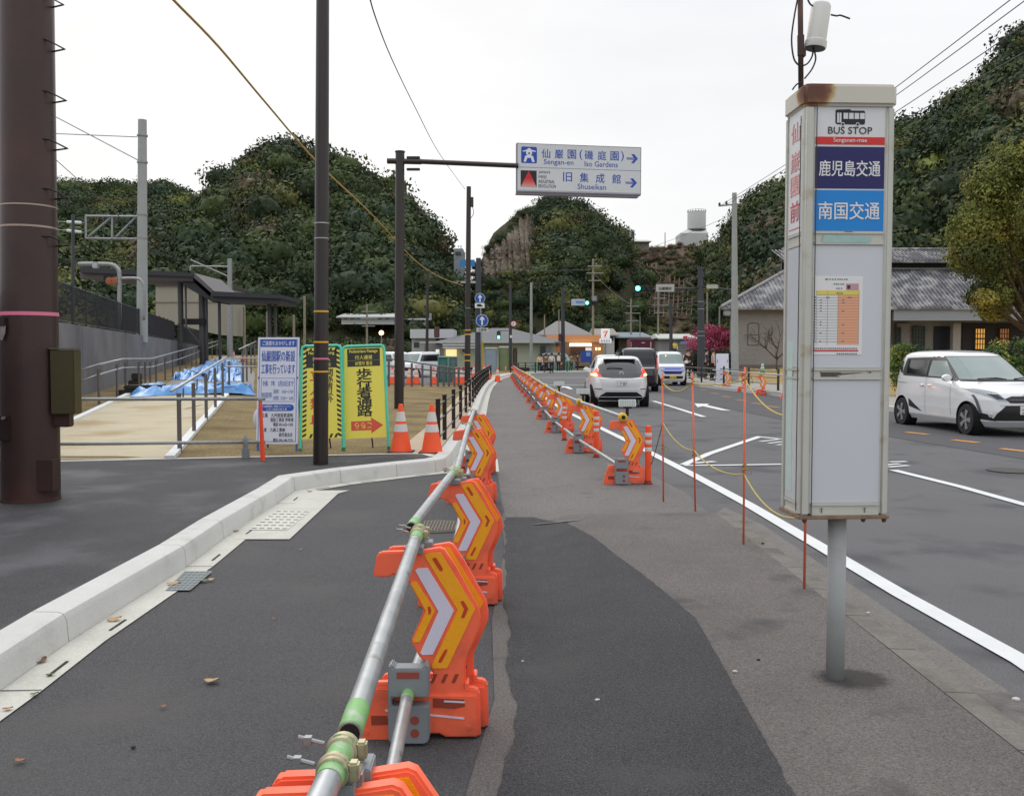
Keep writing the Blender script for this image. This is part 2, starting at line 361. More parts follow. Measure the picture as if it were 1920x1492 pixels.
sheet('gutter', [(2.02, -2), (2.33, -2), (2.33, 8.6), (2.2, 9.6), (2.02, 9.2)], road_z, mat('gutter_old', (112, 108, 104), .95, var=.18, scale=3, bump=.6, speck=.3, stain=((82, 80, 78), 3, .52, .7)), .005, 1)
# road markings
def strip(name, pts, w, m=M_PAINT, z=.010, mark=True):
    P = [Vector(p[:2]) for p in pts]; A = offset_line(P, w / 2); B = offset_line(P, -w / 2)
    return ribbon(name, A, B, road_z, m, z)
g2 = lambda x, y: G(x, y)
edge = [g2(2600, 1700), g2(1920, 1243), g2(1692, 1117), g2(1552, 1034), g2(1400, 945), g2(1300, 891), g2(1180, 829), g2(1110, 795), g2(1062, 772), g2(1025, 748), g2(1000, 729)]
strip('edge_line', edge, .14)
strip('edge_line', [g2(1225, 752), g2(1270, 766), g2(1320, 782)], .15)
strip('lane_line', [g2(1675, 882), g2(1800, 913), g2(1925, 948), g2(2300, 1050)], .13)
strip('lane_line', [g2(1000, 722), g2(1100, 722.5)], .3)
strip('lane_line', [g2(1000, 708), g2(1110, 708)], .35)
strip('zebra_outline', [g2(1282, 872), g2(1330, 851), g2(1423, 819.5), g2(1474, 825), g2(1560, 838), g2(1660, 862)], .13)
strip('zebra_outline', [g2(1282, 873.5), g2(1360, 873), g2(1475, 871), g2(1700, 866)], .11)
for k in range(16):
    x0 = 1425 + k * 16; y0 = 828.5 + k * 3.2
    strip('zebra_stripe', [g2(x0, y0), g2(x0 + 38, y0 - 4.5 + k * .1)], .09)
strip('zebra_stripe', [g2(1300, 869), g2(1340, 866)], .12)
def arrow(pts): sheet('road_arrow', [tuple(G(*p)[:2]) for p in pts], road_z, M_PAINT, .011, 3)
arrow([(1302, 757), (1330, 757.5), (1326, 760), (1371, 770.5), (1352, 769.5), (1318, 762), (1308, 764)])
arrow([(1045, 724), (1066, 725), (1075, 730), (1068, 730), (1060, 727), (1044, 726)])
band = [g2(1130, 702), g2(1240, 737), g2(1300, 752), g2(1475, 789), g2(1675, 820), g2(1925, 862), g2(2500, 960)]
bandr = [g2(1240, 702), g2(1330, 722), g2(1475, 748), g2(1675, 776), g2(1925, 806), g2(2500, 870), g2(2600, 905)]
ribbon('fresh_asphalt_band', bandr, band, road_z, M_ASPH_BAND, .005)
for (x, y) in ((1225, 706), (1240, 711), (1262, 717), (1285, 723), (1320, 731), (1340, 738), (1362, 744), (1390, 751), (1420, 757), (1450, 763), (1565, 791), (1640, 805), (1719, 813), (1810, 828), (1905, 845)):
    p = G(x, y); L = .55; strip('orange_dash', [(p.x - .1, p.y + L / 2), (p.x + .1, p.y - L / 2)], .16, M_PAINT_Y, .012)
# left kerb: single castings end to end, with gutter
kp = dense(KERB, 2.)
prof = [(0, -.02), (.012, .13), (.03, .165), (.06, .175), (.2, .178), (.215, .165), (.22, -.02)]
kb = MB(); lines = [offset_line(kp, d) for d, z in prof]
for i in range(len(kp) - 1):
    g = .004 / max(.05, (kp[i + 1] - kp[i]).length)
    P = []
    for e in (g, 1 - g):
        for (d, z), Ln in zip(prof, lines):
            q = Ln[i].lerp(Ln[i + 1], e); P.append((q.x, q.y, z))
    n = len(prof)
    kb.add(P, [[j, j + 1, n + j + 1, n + j] for j in range(n - 1)] + [[n - 1, 0, n, 2 * n - 1]] + [list(range(n))[::-1], [n + j for j in range(n)]])
bm = kb.build('kerb', M_CONC, smooth=25); tag(bm, kind='structure')
jb = MB()
core = [offset_line(kp, .05), offset_line(kp, .2)]
jb.add([(p.x, p.y, z) for z in (-.02, .158) for Ln in core for p in Ln], [[i, i + 1, len(kp) * 2 + i + 1, len(kp) * 2 + i] for i in range(len(kp) - 1)] + [[2 * len(kp) + i, 2 * len(kp) + i + 1, 3 * len(kp) + i + 1, 3 * len(kp) + i] for i in range(len(kp) - 1)])
tag(jb.build('kerb_joint', mat('joint', (86, 84, 80), .95, var=.2)), kind='structure')
ribbon('gutter', offset_line(kp, -.0), offset_line(kp, -.19), road_z, M_GUT, .011)
cut = MB()
for i in range(2, len(kp) - 1, 1):
    a = kp[i]; d = (kp[i + 1] - a).normalized(); nrm = Vector((d.y, -d.x))
    if a.y > 30: break
    for (u0, u1, w0, w1) in ((.2, .42, .125, .142), (.0, .008, .0, .19)):
        if u1 < .1 and i % 2: continue
        P = [a + d * u + nrm * w for u, w in ((u0, w0), (u1, w0), (u1, w1), (u0, w1))]
        cut.add([(p.x, p.y, .0145) for p in P], [[0, 3, 2, 1]])
tag(cut.build('gutter_slots', mat('slot', (40, 39, 38), .95, var=.1)), kind='structure')
sheet('gutter_apron', [tuple(G(*p)[:2]) for p in ((440, 1013), (543, 1013), (634, 927), (655, 921), (555, 921), (520, 946), (430, 1003))], road_z, M_GUT, .0125, 1)
sheet('gutter_end', [tuple(G(*p)[:2]) for p in ((905, 862), (933, 862), (936, 886), (900, 886))], road_z, M_GUT, .0125, 1)
# left-hand land
off = offset_line(KERB, .22)
edgeL = [(p.x, p.y) for p in off if p.y < 78]
land = edgeL + [(-2, 83), (-20, 100), (-200, 100), (-200, -5), (edgeL[0][0], -5)]
sheet('land', [(p[0], p[1]) for p in edgeL] + [(0, 90), (-70, 90), (-70, -9), (edgeL[0][0], -9)], land_z, M_MULCH, 0, 1.5)
foot = [(p.x, p.y) for p in off if p.y < 12.6]
bl = GT(115, 866); br = GT(858, 851)
sheet('footpath', foot + [(-1.1, 13.0), (br.x - .5, br.y), (bl.x, bl.y), (bl.x - 9, bl.y + .2), (-16, -8), (foot[0][0], -8)], lambda x, y: land_z(x, y), M_ASPH_FOOT, .006, 1.)
strip2 = [(bl.x - 9, bl.y + .24), (bl.x, bl.y + .03), (br.x - .5, br.y + .03), (-1.1, 13.03)]
ribbon('edging', offset_line([Vector(p) for p in strip2], .06), offset_line([Vector(p) for p in strip2], -.06), land_z, M_CONC, .012)
tanp = [(bl.x - 9, bl.y + .3), GT(318, 861), GT(372, 800), GT(425, 741), GT(240, 741), GT(137, 790), GT(40, 835)]
sheet('path', [(p[0], p[1]) for p in tanp], land_z, M_TAN, .006, 1.)
M_WK = mat('white_edging', (214, 216, 216), .8, var=.05, scale=2)
def kerbline(pts, w=.13, h=.06, m=M_WK):
    P = dense([Vector(GT(*p)[:2]) for p in pts], 1.); A = offset_line(P, w / 2); B = offset_line(P, -w / 2); b = MB(); n = len(P)
    V = [(p.x, p.y, land_z(p.x, p.y) + z) for z in (-.05, h) for Ln in (A, B) for p in Ln]
    for i in range(n - 1):
        a0, b0, a1, b1 = i, n + i, 2 * n + i, 3 * n + i
        b.add([V[q] for q in (a0, b0, a1, b1, a0 + 1, b0 + 1, a1 + 1, b1 + 1)], [[0, 1, 3, 2], [4, 6, 7, 5], [0, 4, 5, 1], [2, 3, 7, 6], [0, 2, 6, 4], [1, 5, 7, 3]])
    return tag(b.build('path_edging', m), kind='structure')
kerbline([(318, 862), (372, 800), (425, 741)]); kerbline([(60, 830), (137, 790), (240, 741)])
gp = [GT(*p) for p in ((280, 741), (475, 741), (478, 700), (450, 668), (408, 668), (330, 708))]
sheet('paved_ramp', [(p[0], p[1]) for p in gp], land_z, mat('grey_paving', (128, 126, 122), .95, var=.1, scale=2), .006, 1.)
sheet('car_park', [(-1.95, 44.5), (-9.2, 44.5), (-12.8, 60), (-18, 86), (-1.2, 86), (-1.7, 66), (-2.1, 50)], land_z, M_ASPH_ROAD, .008, 4)
fp = offset_line([p for p in KERB if 13 < p.y < 78], .23); fq = offset_line([p for p in KERB if 13 < p.y < 78], .85)
ribbon('footway', fp, fq, land_z, mat('beige_footway', (176, 158, 136), .95, var=.08, scale=1.5, speck=.1), .01)
# right-hand footway, lawn
RK = [Vector(p) for p in ((40, 84.2), (13, 84), (10.6, 81), (9.7, 74), (9.3, 60), (9.2, 50), (9.3, 44), (9.8, 38), (10.2, 34), (10.5, 28), (10.7, 20), (10.8, 5), (10.8, -9))]
def rz_(x, y): return .12 + (.35 + .25 * ss(y, 50, 70)) * ss(x, 14, 22)
kb = MB(); rk = dense(RK, 1.5); A = rk; B = offset_line(rk, .18)
n = len(rk); kb.add([(p.x, p.y, -.02) for p in A] + [(p.x, p.y, .14) for p in A] + [(p.x, p.y, .14) for p in B] + [(p.x, p.y, .0) for p in B],
    [[i, i + 1, n + i + 1, n + i] for i in range(n - 1)] + [[n + i, n + i + 1, 2 * n + i + 1, 2 * n + i] for i in range(n - 1)] + [[2 * n + i, 2 * n + i + 1, 3 * n + i + 1, 3 * n + i] for i in range(n - 1)])
tag(kb.build('kerb', M_CONC), kind='structure')
fo = offset_line(RK, .18)
sheet('footway', [(p.x, p.y) for p in fo] + [(13.6, -9), (13.6, 30), (13.4, 45), (14, 60), (15, 76), (40, 78)], rz_, mat('footway_paving', (150, 146, 138), .95, var=.08, scale=1.2), 0, 3)
sheet('lawn', [(13.6, -9), (13.6, 30), (13.4, 45), (14, 60), (15, 76), (70, 78), (70, -9)], rz_, mat('dry_lawn', (156, 136, 94), 1., var=.18, scale=.8, bump=.6, speck=.2, sscale=40, spec=.1), -.002, 3)
sheet('far_ground', [(-70, 90), (0, 90), (-2, 84), (15, 84), (75, 78), (75, 160), (-120, 160), (-120, 90)], lambda x, y: .02 + (1.42 * ss(y, 86, 95) if x > 32 or x < -22 else 1.4 * ss(y, 102, 135)), M_GROUND, 0, 12)
# ------------------------------------------------------------------ wooded hills
def icos(sub):
    bm = bmesh.new(); bmesh.ops.create_icosphere(bm, subdivisions=sub, radius=1)
    v = np.array([p.co[:] for p in bm.verts]); f = np.array([[q.index for q in p.verts] for p in bm.faces]); bm.free(); return v, f
IV, IF = icos(2)
def lumps(v, rng, k=7, a=.28):
    out = v.copy(); r = np.ones(len(v))
    for _ in range(k):
        d = rng.normal(size=3); d /= np.linalg.norm(d); r += a * rng.uniform(.3, 1) * np.clip(v @ d - .55, 0, 1) * 2
    return out * r[:, None]
def leafset(P, N, size, rng, flat=.55):
    """one small bent leaf card (2 triangles as a quad) for each point"""
    n = len(P); d = rng.normal(size=(n, 3)); nn = N + d * flat; nn /= np.linalg.norm(nn, axis=1)[:, None]
    t = np.cross(nn, rng.normal(size=(n, 3))); t /= np.linalg.norm(t, axis=1)[:, None]; b = np.cross(nn, t)
    s = size * rng.uniform(.6, 1.3, size=(n, 1))
    V = np.stack([P - t * s - b * s * .3, P + b * s * .75, P + t * s + b * s * .2, P - b * s * .7], 1).reshape(-1, 3)
    return V, np.arange(n * 4).reshape(n, 4)
def crown_proto(rng, nleaf, leaf, squash=.75):
    v = lumps(IV, rng); v[:, 2] *= squash
    nrm = v / np.linalg.norm(v, axis=1)[:, None]
    tri = IF[rng.integers(0, len(IF), nleaf)]; w = rng.dirichlet((1, 1, 1), nleaf)
    P = (v[tri] * w[:, :, None]).sum(1); N = P / np.linalg.norm(P, axis=1)[:, None]
    P = P * rng.uniform(.58, 1.12, size=(nleaf, 1)); V, Q = leafset(P, N, leaf, rng)
    return v * .62, IF, V, Q
PROTO = [crown_proto(RNG, 430, .085) for _ in range(8)]
def big_mesh(name, V, F3, F4, mi3, mi4, mats, smooth=False):
    me = bpy.data.meshes.new(name); me.vertices.add(len(V)); me.vertices.foreach_set('co', V.astype(np.float32).ravel())
    nl = len(F3) * 3 + len(F4) * 4; me.loops.add(nl)
    me.loops.foreach_set('vertex_index', np.concatenate([F3.ravel(), F4.ravel()]).astype(np.int32))
    me.polygons.add(len(F3) + len(F4))
    ls = np.concatenate([np.arange(len(F3)) * 3, len(F3) * 3 + np.arange(len(F4)) * 4]).astype(np.int32)
    me.polygons.foreach_set('loop_start', ls); me.polygons.foreach_set('material_index', np.concatenate([mi3, mi4]).astype(np.int32))
    for m in mats: me.materials.append(m)
    me.update(calc_edges=True); me.validate()
    if smooth: me.polygons.foreach_set('use_smooth', [True] * len(me.polygons))
    o = bpy.data.objects.new(name, me); COL.objects.link(o); return o
def crowns(name, pts, mats, wts=None, rng=RNG):
    """pts: (x, y, z, radius) -> one mesh of crowns"""
    Vs = []; F3 = []; F4 = []; m3 = []; m4 = []; n = 0
    wts = np.array(wts or [1] * len(mats), float); wts /= wts.sum()
    for (x, y, z, r) in pts:
        cv, cf, lv, lf = PROTO[rng.integers(len(PROTO))]; a = rng.uniform(0, 6.28); c, s = math.cos(a), math.sin(a)
        R = np.array([[c, -s, 0], [s, c, 0], [0, 0, 1]]); k = np.array([r * rng.uniform(.85, 1.15), r * rng.uniform(.85, 1.15), r * rng.uniform(.8, 1.15)]); o = np.array([x, y, z])
        mi = rng.choice(len(mats), p=wts)
        Vs += [cv @ R.T * k + o, lv @ R.T * k + o]; F3.append(cf + n); m3.append(np.full(len(cf), mi)); n += len(cv)
        F4.append(lf + n); m4.append(np.full(len(lf), mi)); n += len(lv)
    return big_mesh(name, np.concatenate(Vs), np.concatenate(F3), np.concatenate(F4), np.concatenate(m3), np.concatenate(m4), mats)
def fol(name, c, var=.35, scale=.6): return mat(name, c, .75, var=var, scale=scale, spec=.25)
LG = [fol('leaf_deep', (52, 65, 37)), fol('leaf_mid', (68, 81, 43)), fol('leaf_dark', (43, 56, 34)), fol('leaf_olive', (94, 95, 50)), fol('leaf_bluish', (50, 66, 46)), fol('twig_brown', (90, 80, 62)), fol('leaf_bright', (108, 116, 54))]
LW = [4, 3, 4, 1.4, 2.4, .5, .25]
def hnoise(x, y, s, seed=0):
    return math.sin(x / s * 1.7 + seed) * math.cos(y / s * 1.3 + seed * 2) + .5 * math.sin(x / s * 3.9 + y / s * 2.1 + seed * 3)
HILLS = {}
def hill(name, skyl, Dr, Db, p, gmat, zb=1.4, canopy=4., nx=70, nt=26, back=1.5, amp=1.2, seed=0, bulge=0):
    """a landform whose ridge follows skyl (angle, elevation) at distance Dr(px)"""
    x0, x1 = skyl[0][0], skyl[-1][0]
    fdr = (lambda px: pl(px, Dr)) if isinstance(Dr, list) else (lambda px: Dr)
    fdb = (lambda px: pl(px, Db)) if isinstance(Db, list) else (lambda px: Db)
    def S(px, t):
        R = fdr(px); B = fdb(px); top = at(px, pl(px, skyl), R); zr = top.z - canopy
        if t <= 1: Y = B + (R - B) * t; z = zb + (zr - zb) * (t ** p)
        else: Y = R + (R - B) * (t - 1) * 1.2; z = zr - (zr - zb) * min(1, (t - 1) * 1.6)
        X = ray(px, 665).x / ray(px, 665).y * Y
        k = min(1, t * 3, )
        return Vector((X, Y, z + k * (1 if t < .9 else .3) * amp * hnoise(X, Y, 9, seed)))
    b = MB(); ts = [i / nt * back for i in range(nt + 1)]; xs = [lerp(x0, x1, i / nx) for i in range(nx + 1)]
    b.add([S(px, t) for t in ts for px in xs], [[i * (nx + 1) + j, i * (nx + 1) + j + 1, (i + 1) * (nx + 1) + j + 1, (i + 1) * (nx + 1) + j] for i in range(nt) for j in range(nx)])
    o = b.build(name, gmat, smooth=True); tag(o, kind='structure'); HILLS[name] = S
    return S
def scatter(S, x0, x1, n, rfun, tlo=.02, thi=1.08, skip=None, sink=.25):
    out = []
    for _ in range(n):
        px = random.uniform(x0, x1); t = random.uniform(tlo, thi) ; q = S(px, t)
        if skip and skip(px, t, q): continue
        r = rfun(px, t); out.append((q.x, q.y, q.z + r * (.75 - sink), r))
    return out
M_HILL = mat('hill_soil', (60, 60, 44), 1., var=.3, scale=.3, spec=.1)
M_BROWN = mat('hill_dry', (98, 85, 71), 1., var=.3, scale=.35, bump=1., bscale=2, spec=.1, stain=((78, 84, 52), .12, .5, .62))
sl_back = [(-250, 300), (-60, 330), (60, 350), (110, 338), (145, 334), (180, 342), (215, 341), (260, 347), (310, 345), (340, 349), (365, 364), (400, 372), (470, 380), (700, 400)]
S = hill('hill', sl_back, 330, 200, .8, M_HILL, canopy=4, seed=1)
tag(crowns('forest', scatter(S, -250, 480, 750, lambda px, t: random.uniform(2.6, 5.2), .35), LG, LW), 'dark green wood covering the low far ridge behind the station', 'forest', kind='stuff')
sl_main = [(-300, 470), (0, 455), (110, 440), (180, 425), (250, 400), (330, 378), (375, 358), (392, 348), (405, 330), (432, 312), (462, 288), (495, 272), (530, 264), (566, 268), (600, 272), (640, 288), (690, 318), (735, 342), (760, 360), (785, 385), (806, 402), (822, 432), (842, 455), (855, 478), (862, 510), (870, 545), (884, 590), (893, 620)]
S = hill('hill', sl_main, [(-300, 200), (300, 235), (560, 240), (800, 215), (893, 170)], [(-300, 95), (300, 118), (700, 122), (893, 128)], .85, M_HILL, canopy=4, seed=2, nx=90)
SM = S
tag(crowns('forest', scatter(S, -300, 885, 2300, lambda px, t: (random.uniform(1.5, 3.) if random.random() < .84 else random.uniform(3.4, 5.4)) * (1 if px < 810 else .55), .04, 1.08, lambda px, t, q: px > 868 and q.z > 14), LG, LW), 'dense dark evergreen wood covering the big rounded hill on the left', 'forest', kind='stuff')
sl_mid = [(1080, 470), (1130, 462), (1178, 466), (1215, 468), (1260, 462), (1330, 460), (1352, 452), (1400, 445), (1470, 440)]
S = hill('hill', sl_mid, 240, [(1080, 140), (1470, 130)], .9, M_BROWN, zb=1.5, canopy=.5, seed=4, amp=1.6)
SD = S
LB = [fol('scrub_brown', (98, 84, 68)), fol('scrub_dark', (74, 70, 50)), fol('scrub_red', (104, 84, 70)), fol('scrub_olive', (96, 94, 56)), LG[0]]
tag(crowns('scrub', scatter(S, 1080, 1330, 1000, lambda px, t: random.uniform(.4, 1.2), .0, 1.02), LB), 'low brown winter scrub on the slope below the water tower', 'scrub', kind='stuff')
sl_rock = [(868, 640), (880, 575), (890, 520), (900, 470), (915, 428), (922, 405), (940, 388), (962, 372), (985, 361), (1020, 359), (1060, 362), (1085, 372), (1100, 385), (1118, 402), (1140, 412), (1160, 424), (1176, 446), (1190, 475), (1215, 530), (1250, 575)]
S = hill('hill', sl_rock, [(868, 190), (1000, 205), (1250, 200)], [(868, 150), (1250, 132)], .72, M_HILL, canopy=3.5, seed=3, nx=60)
SR = S
def skr(px, t, q):
    yy = 665 - (q.z - EYE) / q.y * F
    rk = px < 1022 and lerp(452, 398, ss((px - 900) / 100, 0, .75)) - 10 < yy < 522
    sc = (px > 1075 and yy > 490 and random.random() < .9)
    return rk or sc
tag(crowns('forest', scatter(S, 872, 1235, 1500, lambda px, t: (random.uniform(1.2, 2.6) if random.random() < .85 else random.uniform(2.8, 4)) * (.5 if px < 1015 else 1), .04, 1.05, skr), LG, LW), 'dark evergreen wood on the craggy hill behind the overhead sign', 'forest', kind='stuff')
# bare cliff on the craggy hill
b = MB(); nx, ny = 46, 34; rv = []
for j in range(ny + 1):
    for i in range(nx + 1):
        u, v = i / nx, j / ny
        pxl = lerp(893, 935, max(0, v - .3) ** 1.2 / .65); px = lerp(pxl, lerp(1000, 1008, v), u); py = lerp(520, lerp(452, 398, ss(u, 0, .75)), v)
        t0, t1 = 0., 1.
        for _ in range(18):
            tm = (t0 + t1) / 2; q = SR(px, tm); yy = 746 - F * math.tan(math.atan2(q.z - EYE, q.y) + TH)
            if yy > py: t0 = tm
            else: t1 = tm
        P = at(px, py, q.y - 5 * math.sin(math.pi * u) ** .5 * math.sin(math.pi * min(1, .12 + v * .8)) ** .5 + .3); k = .9 * math.sin(px * .55 + v * 2) + .7 * math.sin(px * .23 + v * 6 + 1) + .5 * math.sin(px * 1.3 + v * 9) + random.uniform(-.6, .6)
        P.y += k * .9; P.x += .15 * k; rv.append(P)
b.add(rv, [[j * (nx + 1) + i, j * (nx + 1) + i + 1, (j + 1) * (nx + 1) + i + 1, (j + 1) * (nx + 1) + i] for j in range(ny) for i in range(nx)])
M_ROCK = mat('cliff_rock', (114, 106, 94), 1., var=.35, scale=.35, bump=1., bscale=1.2, spec=.15, stain=((84, 72, 60), .28, .5, .68))
tag(b.build('cliff', M_ROCK, smooth=35), kind='structure')
ed = []
for _ in range(120):
    m_ = random.random()
    if m_ < .42: u, v = random.uniform(.97, 1.12), random.random()
    elif m_ < .72: u, v = random.random(), random.uniform(.95, 1.06)
    elif m_ < .86: u, v = random.uniform(-.05, .05), random.uniform(0, 1)
    else: u, v = random.random(), random.uniform(-.06, .08)
    i = min(nx, max(0, int(u * nx))); j = min(ny, max(0, int(v * ny))); q = rv[j * (nx + 1) + i]; ed.append((q.x + (u - i / nx) * 11, q.y + random.uniform(-.6, 1.5), q.z + (v - j / ny) * 14, random.uniform(.5, 1.5) * (.5 if m_ > .95 else 1)))
tag(crowns('cliff_bushes', ed, LG + LB, LW + [1] * 5), 'bushes rooted round the edges of the bare cliff', 'bushes', kind='stuff')
sl_right = [(1290, 520), (1320, 470), (1335, 440), (1352, 425), (1372, 405), (1385, 385), (1400, 362), (1425, 352), (1450, 344), (1480, 338), (1540, 318), (1600, 280), (1660, 240), (1700, 222), (1735, 205), (1762, 190), (1775, 168), (1800, 158), (1822, 142), (1835, 112), (1862, 92), (1885, 70), (1905, 55), (1930, 40), (2060, -30), (2300, -90), (2700, -60)]
S = hill('hill', sl_right, [(1290, 205), (1500, 200), (1900, 185), (2700, 170)], [(1290, 150), (1480, 105), (2700, 95)], .8, M_HILL, canopy=4, seed=5, nx=110)
tag(crowns('forest', scatter(S, 1300, 2100, 2100, lambda px, t: (random.uniform(1.5, 3.) if random.random() < .84 else random.uniform(3.4, 5.2)) * (1 if px > 1400 else .7), .05), LG, LW), 'dense green wood climbing the steep hill on the right', 'forest', kind='stuff')

def bank(name, x0, x1, Y0, Y1, n, r0, r1, mats, label, z=1.4, wts=None):
    pts = []
    for _ in range(n):
        Y = random.uniform(Y0, Y1); r = random.uniform(r0, r1); d = ray(random.uniform(x0, x1), 665); pts.append((d.x / d.y * Y, Y, z + r * .3, r))
    return tag(crowns(name, pts, mats, wts), label, 'bushes', kind='stuff')
bank('thicket', -300, 900, 116, 128, 420, 1.0, 2.2, LG, 'mixed green thicket along the foot of the left hill', wts=LW)
bank('thicket', 1000, 1480, 122, 142, 330, .7, 1.6, LB + LG[1:4], 'brown and green thicket behind the small houses')
# ------------------------------------------------------------------ shared materials
M_STEEL = mat('galvanised', (176, 180, 182), .42, .75, var=.14, scale=9, rough_var=.12, stain=((128, 122, 112), 12, .6, .8))
M_STEELD = mat('galvanised_dull', (150, 153, 154), .5, .6, var=.15, scale=12, stain=((120, 108, 92), 14, .6, .8))
M_GREEN = mat('pipe_green_paint', (122, 172, 106), .5, var=.15, scale=14, stain=((170, 176, 168), 30, .55, .7))
M_ORG = mat('orange_plastic', (252, 112, 78), .42, var=.06, scale=4, bump=.06, bscale=30, stain=((214, 98, 72), 7, .5, .72))
M_ORGD = mat('orange_recess', (196, 62, 34), .6, var=.1, scale=6)
M_YEL = mat('amber_reflector', (252, 172, 22), .32, var=.05, scale=40, bump=.3, bscale=260, coat=.3)
M_WREF = mat('white_reflector', (216, 214, 232), .32, var=.03, scale=5, bump=.2, bscale=260, coat=.3)
M_GREYP = mat('grey_plastic', (132, 138, 142), .5, var=.06, scale=8)
M_BRASS = mat('coupler', (178, 172, 142), .5, .6, var=.3, scale=30, stain=((132, 152, 112), 40, .58, .66))
M_BLACK = mat('black_hole', (18, 18, 18), .7)
M_YCLAMP = mat('yellow_clamp', (226, 178, 40), .45, var=.08, scale=20)
M_POLE = mat('dark_brown_paint', (40, 32, 30), .38, var=.12, scale=3, coat=.15)
M_POLEG = mat('dark_grey_paint', (58, 62, 68), .5, var=.08, scale=3)
M_CPOLE = mat('concrete_pole', (158, 162, 160), .9, var=.08, scale=3, bump=.3, speck=.12)
M_CPOLE2 = mat('old_concrete_pole', (140, 134, 118), .95, var=.12, scale=3)
M_WHITE = mat('white_paint', (222, 224, 226), .45, var=.03, scale=3)
M_BLUEP = mat('sign_blue', (30, 84, 170), .45)
# ------------------------------------------------------------------ arrow barricades and scaffold pipes
def bz(px, py): return ((px - 525) * .000726 - .254, (1190 - py) * .000726)
BODY = [bz(*p) for p in ((527, 1190), (552, 1080), (608, 890), (622, 872), (645, 862), (940, 862), (958, 845), (958, 800), (880, 712), (842, 640), (838, 620), (908, 455), (826, 290), (782, 266), (740, 246), (715, 262), (632, 262), (626, 240), (645, 136), (665, 121), (900, 112), (1000, 96), (1024, 106), (1090, 205), (1216, 438), (1218, 450), (1180, 545), (1226, 500), (1232, 540), (1142, 745), (1140, 880), (1150, 893), (1200, 896), (1222, 920), (1228, 1165), (1010, 1168), (985, 1145), (940, 1128), (850, 1135), (820, 1185), (800, 1192))]
BODY = [bz(*p) for p in ((527, 1190), (552, 1080), (608, 890), (622, 872), (645, 862), (940, 862), (958, 845), (958, 800), (880, 712), (842, 640), (838, 620), (908, 455), (826, 290), (782, 266), (740, 246), (715, 262), (632, 262), (626, 240), (645, 136), (665, 121), (900, 112), (1000, 96), (1024, 106), (1090, 205), (1216, 438), (1228, 505), (1226, 545), (1142, 745), (1140, 880), (1150, 893), (1200, 896), (1222, 920), (1228, 1168), (1010, 1168), (985, 1145), (940, 1128), (850, 1135), (820, 1190))]
